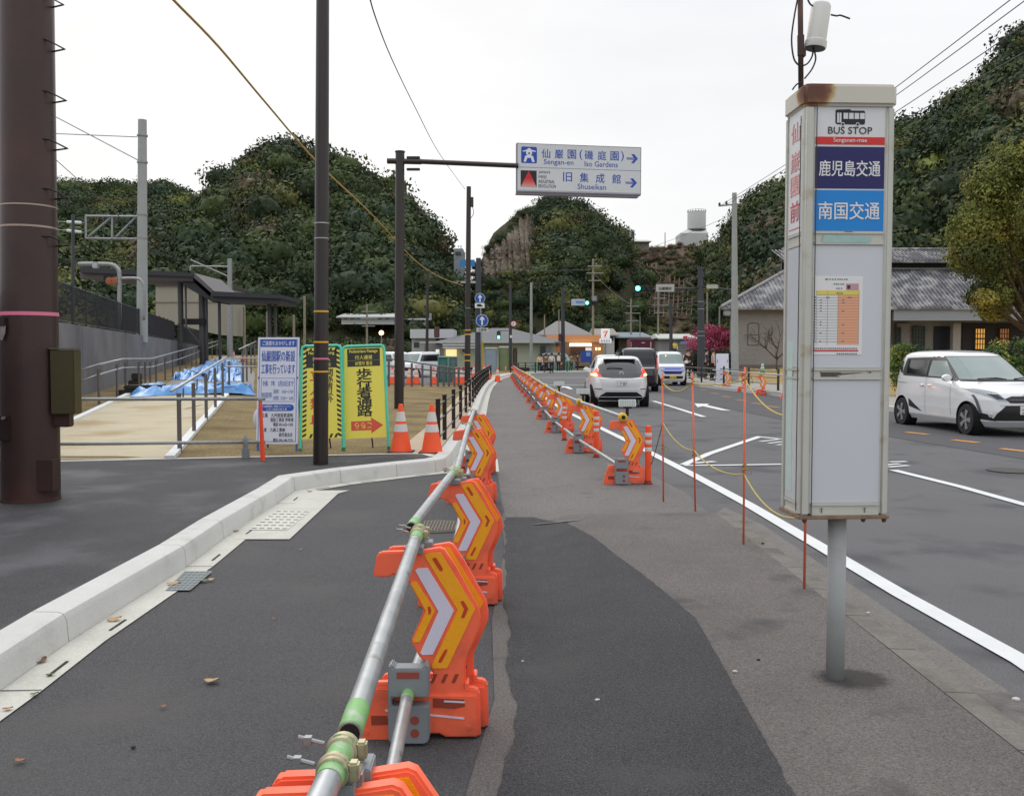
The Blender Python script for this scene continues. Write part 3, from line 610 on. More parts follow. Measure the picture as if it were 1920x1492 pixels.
def make_barricade(name, label, block=True, group=None, texty=False):
    t = thing(name, label, 'barricade', group=group)
    b = MB(); b.prism(BODY, -.02, .02); body = b.build('panel_frame', M_ORG, t, smooth=40, bevel=.006, seg=2)
    # thicker foot
    b = MB(); b.prism([bz(*p) for p in ((535, 1192), (556, 1090), (612, 905), (640, 885), (930, 885), (935, 925), (1200, 925), (1212, 940), (1216, 1170), (1030, 1170), (995, 1150), (850, 1150), (820, 1192))], -.032, .032)
    b.build('foot', M_ORG, t, smooth=40, bevel=.007, seg=2)
    for s in (-1, 1):
        y0, y1 = (-.0235, -.019) if s < 0 else (.019, .0235)
        for poly, m, nm in (([(836, 296), (848, 286), (870, 287), (972, 452), (886, 628), (852, 630), (846, 616), (922, 453)], M_YEL, 'amber_band'),
                            ([(862, 222), (876, 210), (932, 208), (1078, 450), (958, 700), (900, 702), (888, 690), (992, 455)], M_WREF, 'white_band'),
                            ([(914, 138), (930, 124), (1004, 119), (1198, 440), (1044, 768), (1034, 778), (958, 780), (952, 765), (1100, 446)], M_YEL, 'amber_band')):
            b = MB(); b.prism([bz(*p) for p in poly], y0, y1); b.build(nm, m, t)
        e0, e1 = (-.0248, -.0225) if s < 0 else (.0225, .0248)
        b = MB()
        for poly in ([(958, 158), (968, 148), (980, 150), (1018, 212), (1012, 226), (1000, 224)], [(1114, 398), (1132, 392), (1160, 438), (1136, 492), (1118, 490), (1136, 442)],
                     [(1026, 672), (1042, 668), (1038, 686), (1008, 744), (990, 746), (992, 732)], [(932, 428), (944, 424), (952, 448), (946, 470), (936, 472)]):
            b.prism([bz(*p) for p in poly], e0, e1)
        b.split('slot', M_ORGD, t)
        e0, e1 = (-.0225, -.0195) if s < 0 else (.0195, .0225)
        b = MB()
        for x in (965, 1025, 1085): b.prism([bz(*p) for p in ((x, 812), (x + 20, 812), (x - 2, 862), (x - 22, 862))], e0, e1)
        e0, e1 = (-.0342, -.0315) if s < 0 else (.0315, .0342)
        for poly in ([(960, 945), (1136, 952), (1140, 992), (1080, 1004), (960, 998)], [(610, 1045), (700, 1045), (714, 1095), (612, 1098)]): b.prism([bz(*p) for p in poly], e0, e1)
        b.split('recess', mat('recess_dark', (150, 62, 44), .8), t)
        b = MB(); 
        for poly in ([(690, 1010), (1136, 1056), (1136, 1066), (690, 1020)], [(1022, 956), (1138, 962), (1138, 972), (1022, 966)]): b.prism([bz(*p) for p in poly], e0 - .001, e1 + .001)
        b.split('white_line', M_WREF, t)
    for x, y in ((585, 1138), (1160, 1112), (1150, 870)):
        b = MB(); c = bz(x, y); b.lathe([(.009, -.037), (.009, .037)], 10, 'y', (c[0], 0, c[1])); b.build('rivet', M_ORG, t)
    if block:
        g = MB(); y = -.10
        for poly in ([(718, 760), (724, 728), (745, 722), (750, 745), (918, 745), (922, 722), (940, 728), (945, 760), (945, 908), (740, 908), (740, 960), (945, 958), (945, 1150), (925, 1170), (740, 1170), (718, 1150)],):
            g.prism([bz(*p) for p in poly], y, y + .075)
        blk = g.build('pipe_holder', M_GREYP, t, smooth=40, bevel=.005)
        g = MB(); c = bz(866, 1035); g.lathe([(.018, y - .002), (.018, y + .001)], 16, 'y', (c[0], 0, c[1])); c = bz(866, 1108); g.lathe([(.018, y - .002), (.018, y + .001)], 16, 'y', (c[0], 0, c[1]))
        g.prism([bz(*p) for p in ((768, 765), (892, 765), (892, 800), (768, 800))], y - .002, y + .001)
        g.split('hole', mat('hole_red', (150, 70, 60), .7), t)
    # saddle under the upper pipe
    g = MB(); c = bz(855, 112); g.box(c[0], 0, c[1] - .01, .075, .075, .028); g.build('saddle', M_GREYP, t, bevel=.003)
    return t
BAR = make_barricade('arrow_barricade', 'nearest orange arrow barricade, cut off by the lower edge of the photo', group='orange arrow barricades beside the left walkway')
BAR2 = make_barricade('arrow_barricade', 'x', block=False)
PIPE_U = 835; UX = bz(855, 100)[0]; UZ = .79 + .035; LX = bz(825, 890)[0]; LZ = bz(825, 890)[1]
GL = 'orange arrow barricades beside the left walkway'
Lpos = [(1.69, -.31), (3.79, -.385), (5.82, -.345), (9.87, -.45), (12.3, -.50)]
names = ['nearest', 'second nearest', 'third', 'fourth', 'farthest']
for i, (Y, X) in enumerate(Lpos):
    lab = ['rear twin of the orange arrow barricade cut off by the lower edge of the photo', 'orange arrow barricade with the grey pipe holder in front, second in the left row', 'orange arrow barricade beyond the round manhole cover, third in the left row', 'orange arrow barricade at the corner of the pale kerb, fourth in the left row', 'farthest orange arrow barricade of the left row where the pipe ends']
    if i == 0: BAR.location = (X, Y, 0)
    else: clone(BAR, (X, Y, 0), 0, lab[i], GL)
    if i == 0: BAR2.location = (X + .02, Y + .07, 0); BAR2['label'] = lab[0]; BAR2['group'] = GL
    else: clone(BAR2, (X + .03, Y + .10, 0), 0, ['', 'orange arrow barricade standing close behind the second one of the left row', 'orange arrow barricade standing close behind the third one of the left row', 'orange arrow barricade standing close behind the fourth one of the left row', 'orange arrow barricade behind the farthest one of the left row'][i], GL)
def pipe(label, p0, p1, ends=(1, 1), group='scaffold pipes of the barricade rows', endmat=None, r=.0243):
    t = thing('scaffold_pipe', label, 'pipe', p0, group=group); b = MB(p0); p0 = Vector(p0); p1 = Vector(p1); d = (p1 - p0).normalized()
    b.tube(p0, p1, r, n=20); b.build('tube', M_STEEL, t, smooth=40)
    for e, (q, s) in zip(ends, ((p0, 1), (p1, -1))):
        if e:
            b = MB(p0); b.tube(q + d * s * .004, q + d * s * .13, r + .0012, n=20); b.build('painted_end', endmat or M_GREEN, t, smooth=40)
            b = MB(p0); b.tube(q - d * s * .001, q + d * s * .003, r * .85, n=16); b.build('bore', M_BLACK, t)
    return t
def up(i, dy=0): Y, X = Lpos[i]; return Vector((X + UX + .0, Y + dy, UZ))
def lo(i, dy=0): Y, X = Lpos[i]; return Vector((X + LX, Y + dy, LZ))
pipe('near upper pipe with a green end, running out of the lower edge of the photo', up(0, -1.9) + Vector((-.02, 0, .0)), up(0, .06), (0, 1))
pipe('long upper pipe between the nearest and second left barricades', up(0, .14), up(1, .10))
pipe('upper pipe between the second and third left barricades', up(1, .20) + Vector((-.035, 0, .012)), up(2, .12) + Vector((-.02, 0, 0)))
pipe('upper pipe passing the pale kerb corner in the left row', up(2, .18), up(3, .12))
pipe('farthest upper pipe of the left row, ending beside the black railing', up(3, .2), up(4, .3))
pipe('lower pipe between the nearest and second left barricades', lo(0, .1), lo(1, -.04))
pipe('lower pipe between the second and third left barricades', lo(1, .02), lo(2, -.04))
pipe('lower pipe between the third and fourth left barricades', lo(2, .02), lo(3, -.04))
pipe('lower pipe of the farthest bay in the left row', lo(3, .02), lo(4, -.04))
def coupler(loc, label, m=M_BRASS, group='pipe couplers of the barricade rows', k=1.):
    t = thing('pipe_coupler', label, 'coupler', loc, group=group)
    for s in (-.045, .045):
        b = MB(); b.path([Vector((.028 * k * math.cos(a), s, .028 * k * math.sin(a))) for a in [i * 2 * math.pi / 16 for i in range(17)]], .0055, 6, cap=False)
        for q in range(2): b.box(.0, s, 0, .0, .0, .0)
        b.build('clamp_ring', m, t, smooth=40)
        b = MB(); b.lathe([(.0275, s - .017), (.0305, s - .015), (.0305, s + .015), (.0275, s + .017)], 20, 'y'); b.build('clamp_band', m, t, smooth=35)
        b = MB(); b.tube((-.035, s, .012), (-.085, s, .025), .0045, n=8); b.box(-.066, s, .010, .014, .014, .016); b.build('bolt', M_STEELD, t, smooth=30)
        b = MB(); b.box(.037, s, -.018, .02, .026, .036); b.build('hinge', m, t, bevel=.004)
    b = MB(); b.box(.03, 0, -.09, .035, .05, .075); b.build('bracket', M_STEELD, t, bevel=.004)
    return t
cp = coupler(up(0, .02), 'brass and green coupler joining the two nearest upper pipes')
for i, l in ((1, 'pipe coupler above the second left barricade'), (2, 'pipe coupler above the third left barricade'), (3, 'pipe coupler above the fourth left barricade'), (4, 'pipe coupler at the far end of the left row')): clone(cp, up(i, .14), 0, l)
# right row
GRr = 'orange arrow barricades between the walkway and the road'
Rpos = []
for px, py in ((1169, 908), (1088, 849), (1044, 811), (1024, 786), (1010, 768), (1000, 755), (993, 745), (986, 737), (980, 731), (976, 726), (972, 721.5), (970, 718), (968, 715), (966, 712.5), (964, 710), (962.5, 708)):
    p = G(px, py); Rpos.append((p.x, p.y))
ordn = ['nearest', 'second', 'third', 'fourth', 'fifth', 'sixth', 'seventh', 'eighth', 'ninth', 'tenth', 'eleventh', 'twelfth', 'thirteenth', 'fourteenth', 'fifteenth', 'last']
for i, (X, Y) in enumerate(Rpos):
    z = pave_z(X, Y)
    clone(BAR, (X, Y, z), 0, f'orange arrow barricade, {ordn[i]} from the viewer in the right row', GRr)
    if i == 1 or i == 2: clone(BAR2, (X + .11, Y + .12, z), 0, f'orange arrow barricade paired behind the {ordn[i]} one of the right row', GRr)
yc = None
for i in range(len(Rpos)):
    X, Y = Rpos[i]
    if i + 1 < len(Rpos):
        X2, Y2 = Rpos[i + 1]
        pipe(f'upper pipe from the {ordn[i]} to the {ordn[i+1]} barricade of the right row', (X + UX, Y + .0, UZ), (X2 + UX, Y2 + .06, UZ), (0, 0))
        pipe(f'lower pipe from the {ordn[i]} to the {ordn[i+1]} barricade of the right row', (X + LX, Y - .04, LZ), (X2 + LX, Y2 + .04, LZ), (0, 0))
    if yc is None:
        yc = thing('pipe_clamp', f'yellow clamp on the pipe above the {ordn[i]} barricade of the right row', 'clamp', (X + UX, Y, UZ), group='yellow pipe clamps of the right row')
        b = MB(); b.lathe([(.028, -.085), (.05, -.07), (.054, 0), (.05, .07), (.028, .085)], 14, 'y'); b.box(0, 0, -.05, .07, .1, .03); b.build('clamp_body', M_YCLAMP, yc, smooth=35)
        b = MB(); b.lathe([(.025, -.089), (.025, -.084)], 14, 'y'); b.build('bore', M_BLACK, yc)
    elif i < 9: clone(yc, (X + UX, Y, UZ), 0, f'yellow clamp on the pipe above the {ordn[i]} barricade of the right row')
# solar lamps on the right row
def solar(i, first=None):
    X, Y = Rpos[i]; loc = (X + UX + .06, Y + .04, UZ + .04)
    lab = f'small solar warning lamp above the {ordn[i]} barricade of the right row'
    if first: return clone(first, loc, 0, lab)
    t = thing('solar_lamp', lab, 'lamp', loc, group='solar warning lamps of the right row')
    b = MB(); b.tube((0, 0, -.03), (0, 0, .07), .02, n=10); b.box(0, 0, .06, .1, .04, .03); b.build('mount', M_BLACK, t)
    M = Matrix.Translation((.0, 0, .125)) @ Matrix.Rotation(math.radians(-18), 4, 'X')
    b = MB(); b.box(0, 0, -.045, .21, .03, .09, M=M); b.build('panel', mat('lamp_case', (206, 210, 208), .4), t, bevel=.004)
    b = MB()
    for r in range(4):
        for c in range(9): b.box(-.085 + c * .021, -.017, -.034 + r * .019, .012, .004, .012, M=M)
    b.build('led_grid', mat('led_grey', (150, 156, 154), .3), t)
    return t
s0 = solar(0); solar(1, s0); solar(2, s0)
# flexible posts
def flexpost(loc, lab, first=None, h=.72):
    if first: return clone(first, loc, 0, lab)
    t = thing('flexible_post', lab, 'post', loc, group='orange flexible posts beside the right row')
    b = MB(); b.lathe([(.055, 0), (.055, .022), (.042, .03), (.040, .05)], 20); b.build('base', mat('base_dark', (120, 52, 36), .7), t, smooth=35)
    b = MB(); b.lathe([(.040, .03), (.0405, h - .02), (.036, h - .003), (.02, h)], 20); b.build('tube', mat('post_orange', (238, 82, 34), .4, var=.06, scale=6), t, smooth=35)
    for z in (.61, .52, .43):
        b = MB(); b.lathe([(.041, z - .024), (.0418, z - .022), (.0418, z + .022), (.041, z + .024)], 20); b.build('reflective_band', mat('band_white', (206, 208, 204), .3), t, smooth=35)
    return t
fps = [(1215, 908), (1118, 858), (1058, 826)]
p = G(*fps[0]); f0 = flexpost((p.x, p.y, pave_z(p.x, p.y)), 'orange striped post beside the nearest barricade of the right row, rope tied to it')
for q, l in zip(fps[1:], ('orange striped post beside the second barricade of the right row', 'orange striped post beside the third barricade of the right row')):
    p = G(*q); flexpost((p.x, p.y, 0), l, f0)
# thin stakes and rope
M_STAKE = mat('stake_orange', (226, 112, 84), .6, var=.12, scale=20)
M_ROPE = mat('rope', (190, 172, 96), .9, var=.2, scale=60)
SK = [((1244, 942), (1242, 700)), ((1304, 963), (1298, 699)), ((1394, 1022), (1397, 688)), ((1508, 1106), (1515, 640))]
stk = []
for i, ((bx, by), (tx, ty)) in enumerate(SK):
    g = G(bx, by, .0); z0 = pave_z(g.x, g.y); g = G(bx, by, z0); tp = at(tx, ty, g.y)
    t = thing('rope_stake', ['thin orange stake farthest left on the roped edge', 'thin orange stake second from left on the roped edge', 'thin orange stake left of the bus stop with rope knots', 'thin orange stake mostly hidden behind the bus stop'][i], 'stake', g, group='orange stakes carrying the rope')
    b = MB(g); b.tube(g, tp, .0095 if i < 2 else .0085, n=8); b.build('rod', M_STAKE, t, smooth=True)
    stk.append((g, tp)); 
    for f in (.42, .93):
        b = MB(g); q = g.lerp(tp, f)
        b.path([q + Vector((.018 * math.cos(a), .018 * math.sin(a), .006 * a - .02 + random.uniform(-.004, .004))) for a in [k * .8 for k in range(18)]], .0045, 5)
        b.path([q, q + Vector((.05, .0, .02)), q + Vector((.06, 0, -.03)), q + Vector((.03, 0, -.02))], .0035, 5)
        b.build('knot', mat('knot', (150, 132, 74), .9, var=.2, scale=60), t)
def rope(label, A, B, sag, r=.006, n=14, name='rope', m=None, cat='rope', group='ropes between the stakes'):
    o = Vector(A); P = [o.lerp(Vector(B), i / n) + Vector((0, 0, -sag * 4 * (i / n) * (1 - i / n))) for i in range(n + 1)]
    b = MB(o); b.path(P, r, 6); x = b.build(name, m or M_ROPE, None, smooth=True); x.location = o; return tag(x, label, cat, group)
sp = lambda i, f: stk[i][0].lerp(stk[i][1], f)
rope('upper rope from the first to the second orange stake, sagging', sp(0, .93), sp(1, .93), .09)
rope('upper rope from the second to the third orange stake', sp(1, .93), sp(2, .93), .03)
rope('upper rope from the third stake to the one behind the bus stop', sp(2, .93), sp(3, .72), .12)
rope('lower rope from the first to the second orange stake, sagging', sp(0, .62), sp(1, .45), .07)
rope('lower rope from the second to the third orange stake, sagging', sp(1, .45), sp(2, .4), .07)
rope('lower rope from the third stake to the one behind the bus stop', sp(2, .4), sp(3, .3), .12)
p = G(1215, 908); rope('dark cord slanting from the orange striped post up to the first stake', (p.x + .04, p.y, .25), sp(0, .62), .02, .005, m=mat('cord_dark', (96, 92, 60), .9))
rope('dark cord from the first stake towards the minivan side of the road', sp(0, .95), (p.x + .5, p.y - .1, .72), .02, .004, m=mat('cord_dark', (96, 92, 60), .9)) if False else None
# barricades on the far side of the road
GF = 'orange arrow barricades along the far kerb'
fl = ['farthest left', 'second from left', 'third from left', 'fourth from left', 'fifth from left, seen beside the white car']
for i, (px, py) in enumerate(((1361, 730), (1391, 735), (1426, 741), (1474, 748), (1696, 786))):
    p = G(px, py); c = clone(BAR2, (p.x, p.y, 0), math.pi * 0 + math.radians(22), f'orange arrow barricade {fl[i]} along the far kerb', GF)
for (a, b_), l in (((0, 3), 'white pipe running along the far kerb barricades'),):
    pa = G(1361, 730); pb = G(1474, 748); d = (pb - pa)
    pipe(l, (pa.x - d.x * .3, pa.y - d.y * .3, .84), (pb.x + d.x * .8, pb.y + d.y * .8, .84), (0, 0), group=None)
    pipe('lower pipe along the far kerb barricades', (pa.x - d.x * .3, pa.y - d.y * .3, .2), (pb.x + d.x * .8, pb.y + d.y * .8, .2), (0, 0), group=None)
# ------------------------------------------------------------------ bus stop
bz0 = pave_z(BX, BY)
t = thing('bus_stop_sign', 'tall white illuminated bus stop box on a grey post with a rusty cap', 'bus stop', (BX, BY, bz0), math.radians(2.8))
BS = t; K = lambda y: 1.58 - (y - 665) * .002343 - bz0
M_ALU = mat('aged_aluminium', (196, 196, 188), .5, .1, var=.05, scale=6, stain=((172, 160, 132), 9, .62, .8))
M_ALUD = mat('aluminium_grey', (168, 172, 170), .5, .2, var=.06, scale=8)
M_PANEL = mat('milky_panel', (204, 208, 214), .35, var=.02, scale=2, coat=.2)
b = MB(); b.path([(.0, -.06, 0), (.012, -.03, .4), (.022, 0, .86)], .0405, 28); b.build('post', mat('post_grey', (164, 168, 168), .6, var=.08, scale=5, bump=.15, stain=((140, 138, 130), 6, .6, .8)), t, smooth=True)
zb, ztp = K(970), K(203)
b = MB(); b.box(0, 0, zb + .012, .375, .225, ztp - zb - .012); b.build('core', M_PANEL, t)
for (x, y, w, d, nm) in ((-.174, -.105, .050, .045, 'corner_post'), (.181, -.105, .040, .045, 'corner_post'), (-.174, .105, .050, .045, 'corner_post'), (.181, .105, .040, .045, 'corner_post')):
    b = MB(); b.box(x, y, zb, w, d, ztp - zb); b.build(nm, M_ALU, t, bevel=.012, seg=3, smooth=40)
b = MB(); b.box(-.2005, -.082, zb + .02, .003, .004, ztp - zb - .06); b.box(-.147, -.1285, zb, .003, .004, ztp - zb); b.split('seam', mat('seam_dark', (70, 66, 60), .8), t)
for y0, y1 in ((435, 460), (690, 712), (945, 968)):
    z0, z1 = K(y1), K(y0)
    b = MB(); b.box(.006, -.117, z0, .308, .012, .012); b.box(.006, -.117, z1 - .012, .308, .012, .012); b.box(.006, -.114, z0 + .012, .308, .008, z1 - z0 - .024)
    b.box(-.190, 0, z0, .012, .165, .012); b.box(-.190, 0, z1 - .012, .012, .165, .012); b.box(-.187, 0, z0 + .012, .008, .165, z1 - z0 - .024)
    b.build('cross_rail', M_ALU, t, bevel=.001)
b = MB(); b.box(0, 0, zb - .012, .41, .262, .016); b.build('bottom_plate', mat('rust_edge', (134, 112, 92), .8, var=.3, scale=20), t, bevel=.003)
cp2 = MB(); cp2.slab([(-.208, -.1), (-.2, -.128), (-.175, -.137), (.180, -.137), (.205, -.128), (.212, -.1), (.212, .1), (.205, .128), (.18, .137), (-.175, .137), (-.2, .128), (-.208, .1)], ztp - .005, K(165)); cap = cp2.build('cap', mat('cap_cream', (206, 202, 188), .55, var=.06, scale=5), t, smooth=40, bevel=.012, seg=3)
# rust on the cap: position based
m = mat('cap_rusty', (206, 202, 188), .6); nt = m.node_tree; tcx = nt.nodes.new('ShaderNodeTexCoord'); gp_ = nt.nodes.new('ShaderNodeVectorMath'); gp_.operation = 'DISTANCE'; gp_.inputs[1].default_value = (-.168, -.13, K(172))
nn = nt.nodes.new('ShaderNodeTexNoise'); nn.inputs['Scale'].default_value = 22; nn.inputs['Detail'].default_value = 6; ad = nt.nodes.new('ShaderNodeMath'); ad.operation = 'MULTIPLY_ADD'; ad.inputs[1].default_value = -.06
nt.links.new(tcx.outputs['Object'], nn.inputs['Vector']); nt.links.new(tcx.outputs['Object'], gp_.inputs[0]); nt.links.new(nn.outputs[0], ad.inputs[0]); nt.links.new(gp_.outputs['Value'], ad.inputs[2])
rr = nt.nodes.new('ShaderNodeValToRGB'); e = rr.color_ramp.elements; e[0].position = .02; e[0].color = (*lin((98, 62, 44)), 1); e[1].position = .075; e[1].color = (*lin((206, 202, 190)), 1); q = e.new(.045); q.color = (*lin((132, 88, 58)), 1); q = e.new(.065); q.color = (*lin((196, 176, 128)), 1)
nt.links.new(ad.outputs[0], rr.inputs[0]); nt.links.new(rr.outputs[0], nt.nodes['Principled BSDF'].inputs['Base Color']); cap.data.materials[0] = m
# front faces
def px2(x): return (x - 1591) * .002343
FR = -.1135
def fbox(nm, x0, y0, x1, y1, m, d=0., th=.002, par=None):
    b = MB(); b.add(*poly_on(face_M(0, FR - d, 0), rect(px2(x0), K(y1), px2(x1), K(y0)), 0, th)); return b.build(nm, m, par or t)
fbox('header_panel', 1527, 201, 1660, 434, M_WHITE, .0)
fbox('milky_pane', 1527, 461, 1660, 689, M_PANEL, .0); fbox('milky_pane', 1527, 713, 1660, 944, M_PANEL, .0)
fbox('red_strip', 1528, 261, 1659, 275, mat('sign_red', (214, 40, 42), .4), .002)
fbox('navy_panel', 1528, 279, 1659, 356, mat('navy', (12, 16, 92), .35), .002); fbox('blue_panel', 1528, 359, 1659, 434, mat('bright_blue', (0, 132, 214), .35), .002)
Mw = lambda x, y: face_M(px2(x), FR - .0042, K(y))
M_INK = mat('ink', (22, 26, 36), .5); M_LET = mat('white_lettering', (226, 228, 230), .45)
text('BUS STOP', .04, M_INK, t, face_M(px2(1593), FR - .0026, K(249)), w=.195, h=.03, bold=.006)
text('Senganen-mae', .03, M_LET, t, Mw(1593, 268), w=.148, h=.024, bold=.012)
text('鹿児島交通', .07, M_LET, t, Mw(1593, 319), w=.272, h=.068, bold=.022)
text('南国交通', .08, M_LET, t, Mw(1593, 397), w=.272, h=.076, bold=.022)
b = MB(); ms = face_M(0, FR - .002, 0)
b.add(*poly_on(ms, [(px2(x), K(y)) for x, y in ((1565, 212), (1568, 211), (1592, 210), (1595, 212.5), (1619, 212.5), (1621, 215), (1621, 236), (1619, 238), (1568, 238), (1565, 235))], 0, .0012)); b.build('bus_emblem', M_INK, t)
b = MB()
for x in (1580, 1590.5, 1601, 1611.5): b.add(*poly_on(ms, rect(px2(x), K(228), px2(x + 8.5), K(217)), .0013, .0022))
for x in (1568, 1572.5): b.add(*poly_on(ms, rect(px2(x), K(235), px2(x + 3.5), K(217)), .0013, .0022))
for x in (1579, 1607): b.add(*poly_on(ms, circ(px2(x), K(238), .0085), .0013, .0024))
b.split('bus_window', M_WHITE, t)
b = MB(); 
for x in (1579, 1607): b.add(*poly_on(ms, circ(px2(x), K(238), .0055), .0026, .0030))
b.split('bus_wheel', M_INK, t)
# timetable
T = fbox('timetable', 1528, 519, 1622, 665, mat('paper', (228, 228, 228), .5), .002)
b = MB(); MM = face_M(0, FR - .0042, 0)
b.add(*poly_on(MM, rect(px2(1534), K(553), px2(1615), K(545)), 0, .0004)); b.build('yellow_row', mat('row_yellow', (226, 208, 92), .6), T)
b = MB(); b.add(*poly_on(MM, rect(px2(1575), K(646), px2(1615), K(553.5)), 0, .0004)); b.build('orange_column', mat('col_orange', (236, 170, 132), .6), T)
b = MB(); b.add(*poly_on(MM, rect(px2(1528.5), K(659), px2(1615), K(656)), 0, .0004)); b.build('red_rule', mat('rule_red', (206, 60, 62), .6), T)
b = MB(); MM2 = face_M(0, FR - .0048, 0)
for i in range(18): b.add(*poly_on(MM2, rect(px2(1534), K(553.6 + i * 5.15), px2(1615), K(553 + i * 5.15)), 0, .0003))
for x in (1534, 1555, 1575, 1615): b.add(*poly_on(MM2, rect(px2(x), K(646), px2(x + .5), K(545)), 0, .00035))
b.build('ruled_lines', mat('rule_grey', (140, 140, 146), .6), T)
b = MB(); random.seed(3)
for y, xs in [(523, (1550, 1553, 1558, 1563, 1568, 1573, 1577, 1581, 1586, 1590)), (532, (1566, 1570, 1574, 1579, 1583)), (540, (1571, 1575, 1580)), (549, (1572, 1577, 1581)), (557, (1552, 1556, 1594, 1598)), (652, tuple(range(1530, 1612, 4))), (662, tuple(range(1574, 1612, 4)))]:
    for x in xs: b.add(*poly_on(MM2, rect(px2(x), K(y + 2.2), px2(x + 2.6), K(y)), 0.0004, .0006))
for i in range(17):
    b.add(*poly_on(MM2, rect(px2(1529.5), K(559 + i * 5.15), px2(1532.5), K(556.5 + i * 5.15)), .0004, .0006))
    if i in (1, 2, 3, 4, 5, 9, 10, 13, 16):
        b.add(*poly_on(MM2, rect(px2(1541), K(558.4 + i * 5.15), px2(1544), K(556.6 + i * 5.15)), .0004, .0006))
    if i in (1, 2, 5, 10, 13, 16): b.add(*poly_on(MM2, rect(px2(1583), K(558.4 + i * 5.15), px2(1587), K(556.6 + i * 5.15)), .0004, .0006))
b.build('fine_print', mat('print_grey', (104, 100, 108), .6), T)
b = MB(); b.add(*poly_on(MM2, rect(px2(1590), K(544), px2(1614), K(532)), 0.0004, .0006)); b.build('route_mark', mat('mark_pink', (196, 150, 160), .6), T)
b = MB(); b.add(*poly_on(MM2, rect(px2(1592), K(542), px2(1598), K(535)), 0.0008, .001)); b.build('route_mark', mat('mark_dark', (60, 50, 80), .6), T)
# faded tape on the upper cross rail, scraped paint on the lower one
b = MB(); b.add(*poly_on(face_M(0, -.1235, 0), [(px2(x), K(y)) for x, y in ((1541, 456), (1546, 442), (1636, 446), (1630, 457))], 0, .0008)); b.build('faded_tape', mat('tape_green', (160, 196, 190), .6, var=.1, scale=20), t)
b = MB()
for pts in ([(1543, 697), (1550, 698), (1581, 698), (1584, 699.5), (1620, 698.5), (1625, 699), (1590, 702), (1575, 704), (1592, 711), (1583, 710), (1572, 708), (1545, 710), (1544, 704)], [(1632, 697.5), (1641, 697), (1640, 700)]):
    b.add(*poly_on(face_M(0, -.1185, 0), [(px2(x), K(y)) for x, y in pts], 0, .0008))
b.add(*poly_on(face_M(0, -.1235, 0), [(px2(x), K(y)) for x, y in ((1584, 435.4), (1599, 435.6), (1601, 436.6), (1586, 436.6))], 0, .0008))
b.split('peeled_paint', mat('peel', (92, 84, 76), .9, var=.3, scale=40), t)
b = MB()
for x in (1549, 1632): b.box(px2(x), -.1235, K(963), .004, .002, .02); b.box(px2(x), -.1235, K(955), .01, .002, .003)
b.split('latch', mat('latch_grey', (96, 94, 90), .6), t)
for x, y in ((-.17, -.11), (.19, -.11), (.1, -.1)):
    b = MB(); b.lathe([(.006, zb - .03), (.011, zb - .022), (.011, zb - .01)], 8, c=(x, y, 0)); b.build('bolt', mat('rust', (120, 72, 50), .9, var=.3, scale=30), t)
# left side panels with vertical name
ML = Matrix.Translation((-.1905, 0, 0)) @ Matrix(((0, 0, -1, 0), (-1, 0, 0, 0), (0, 1, 0, 0), (0, 0, 0, 1)))
for y0, y1, m_, n_ in ((203, 434, M_WHITE, 'side_panel'), (461, 689, M_PANEL, 'side_pane'), (713, 944, M_PANEL, 'side_pane')):
    b = MB(); b.add(*poly_on(ML, rect(-.082, K(y1), .082, K(y0)), -.001, .003)); b.build(n_, m_, t)
M_PINK = mat('faded_red', (230, 168, 168), .5, var=.1, scale=10); M_REDL = mat('red_lettering', (216, 96, 100), .5)
for ch, yc_, m_ in (('仙', 243, M_PINK), ('巌', 298, M_PINK), ('園', 343, M_PINK), ('前', 392, M_REDL)):
    text(ch, .11, m_, t, ML @ Matrix.Translation((0, K(yc_), .003)), w=.11, h=.088, bold=.02)
b = MB(); b.add(*poly_on(ML, rect(-.07, K(426), .07, K(424)), .0032, .004)); b.build('side_rule', M_REDL, t)
b = MB(); b.add(*poly_on(ML, rect(-.07, K(930), .0, K(640)), .0032, .004)); b.build('side_notice', mat('faded_notice', (196, 216, 210), .5, var=.05, scale=14), t)
# mast, aerial and cables on the cap
def L_(x, y, d=0.): return Vector(((x - 1591) * .002343, d, K(y)))
M_RUST = mat('rusty_mast', (74, 56, 50), .7, var=.35, scale=14, stain=((118, 72, 50), 10, .55, .7))
b = MB(); b.tube(L_(1517, 162), L_(1512, -60), .012, n=12); b.build('mast', M_RUST, t, smooth=True)
b = MB(); b.tube(L_(1516, 98), L_(1515, 60), .0155, n=12); b.box(*L_(1521, 100)[:2], L_(1521, 100).z, .012, .03, .03); b.build('mast_collar', M_RUST, t, smooth=40)
ax = (L_(1554, 0) - L_(1543, 82)).normalized(); Mz = Matrix.Translation(L_(1543, 84)) @ ax.to_track_quat('Z', 'Y').to_matrix().to_4x4()
b = MB(); b.lathe([(.046, 0), (.048, .005), (.048, .03), (.043, .034), (.043, .185), (.038, .196), (.02, .2)], 24); b.v = [Mz @ p for p in b.v]; b.build('aerial', mat('aerial_white', (214, 214, 208), .5, var=.04), t, smooth=40)
b = MB(); b.lathe([(.044, -.002), (.044, .001)], 24); b.v = [Mz @ p for p in b.v]; b.build('aerial_underside', mat('dark_plastic', (52, 52, 52), .6), t)
M_CAB = mat('black_cable', (30, 30, 32), .5)
def smooth_pts(P, k=5):
    out = []
    for i in range(len(P) - 1):
        a, b_, c, d = P[max(i - 1, 0)], P[i], P[i + 1], P[min(i + 2, len(P) - 1)]
        for j in range(k):
            u = j / k; out.append(.5 * ((2 * b_) + (c - a) * u + (2 * a - 5 * b_ + 4 * c - d) * u * u + (3 * b_ - a - 3 * c + d) * u ** 3))
    return out + [P[-1]]
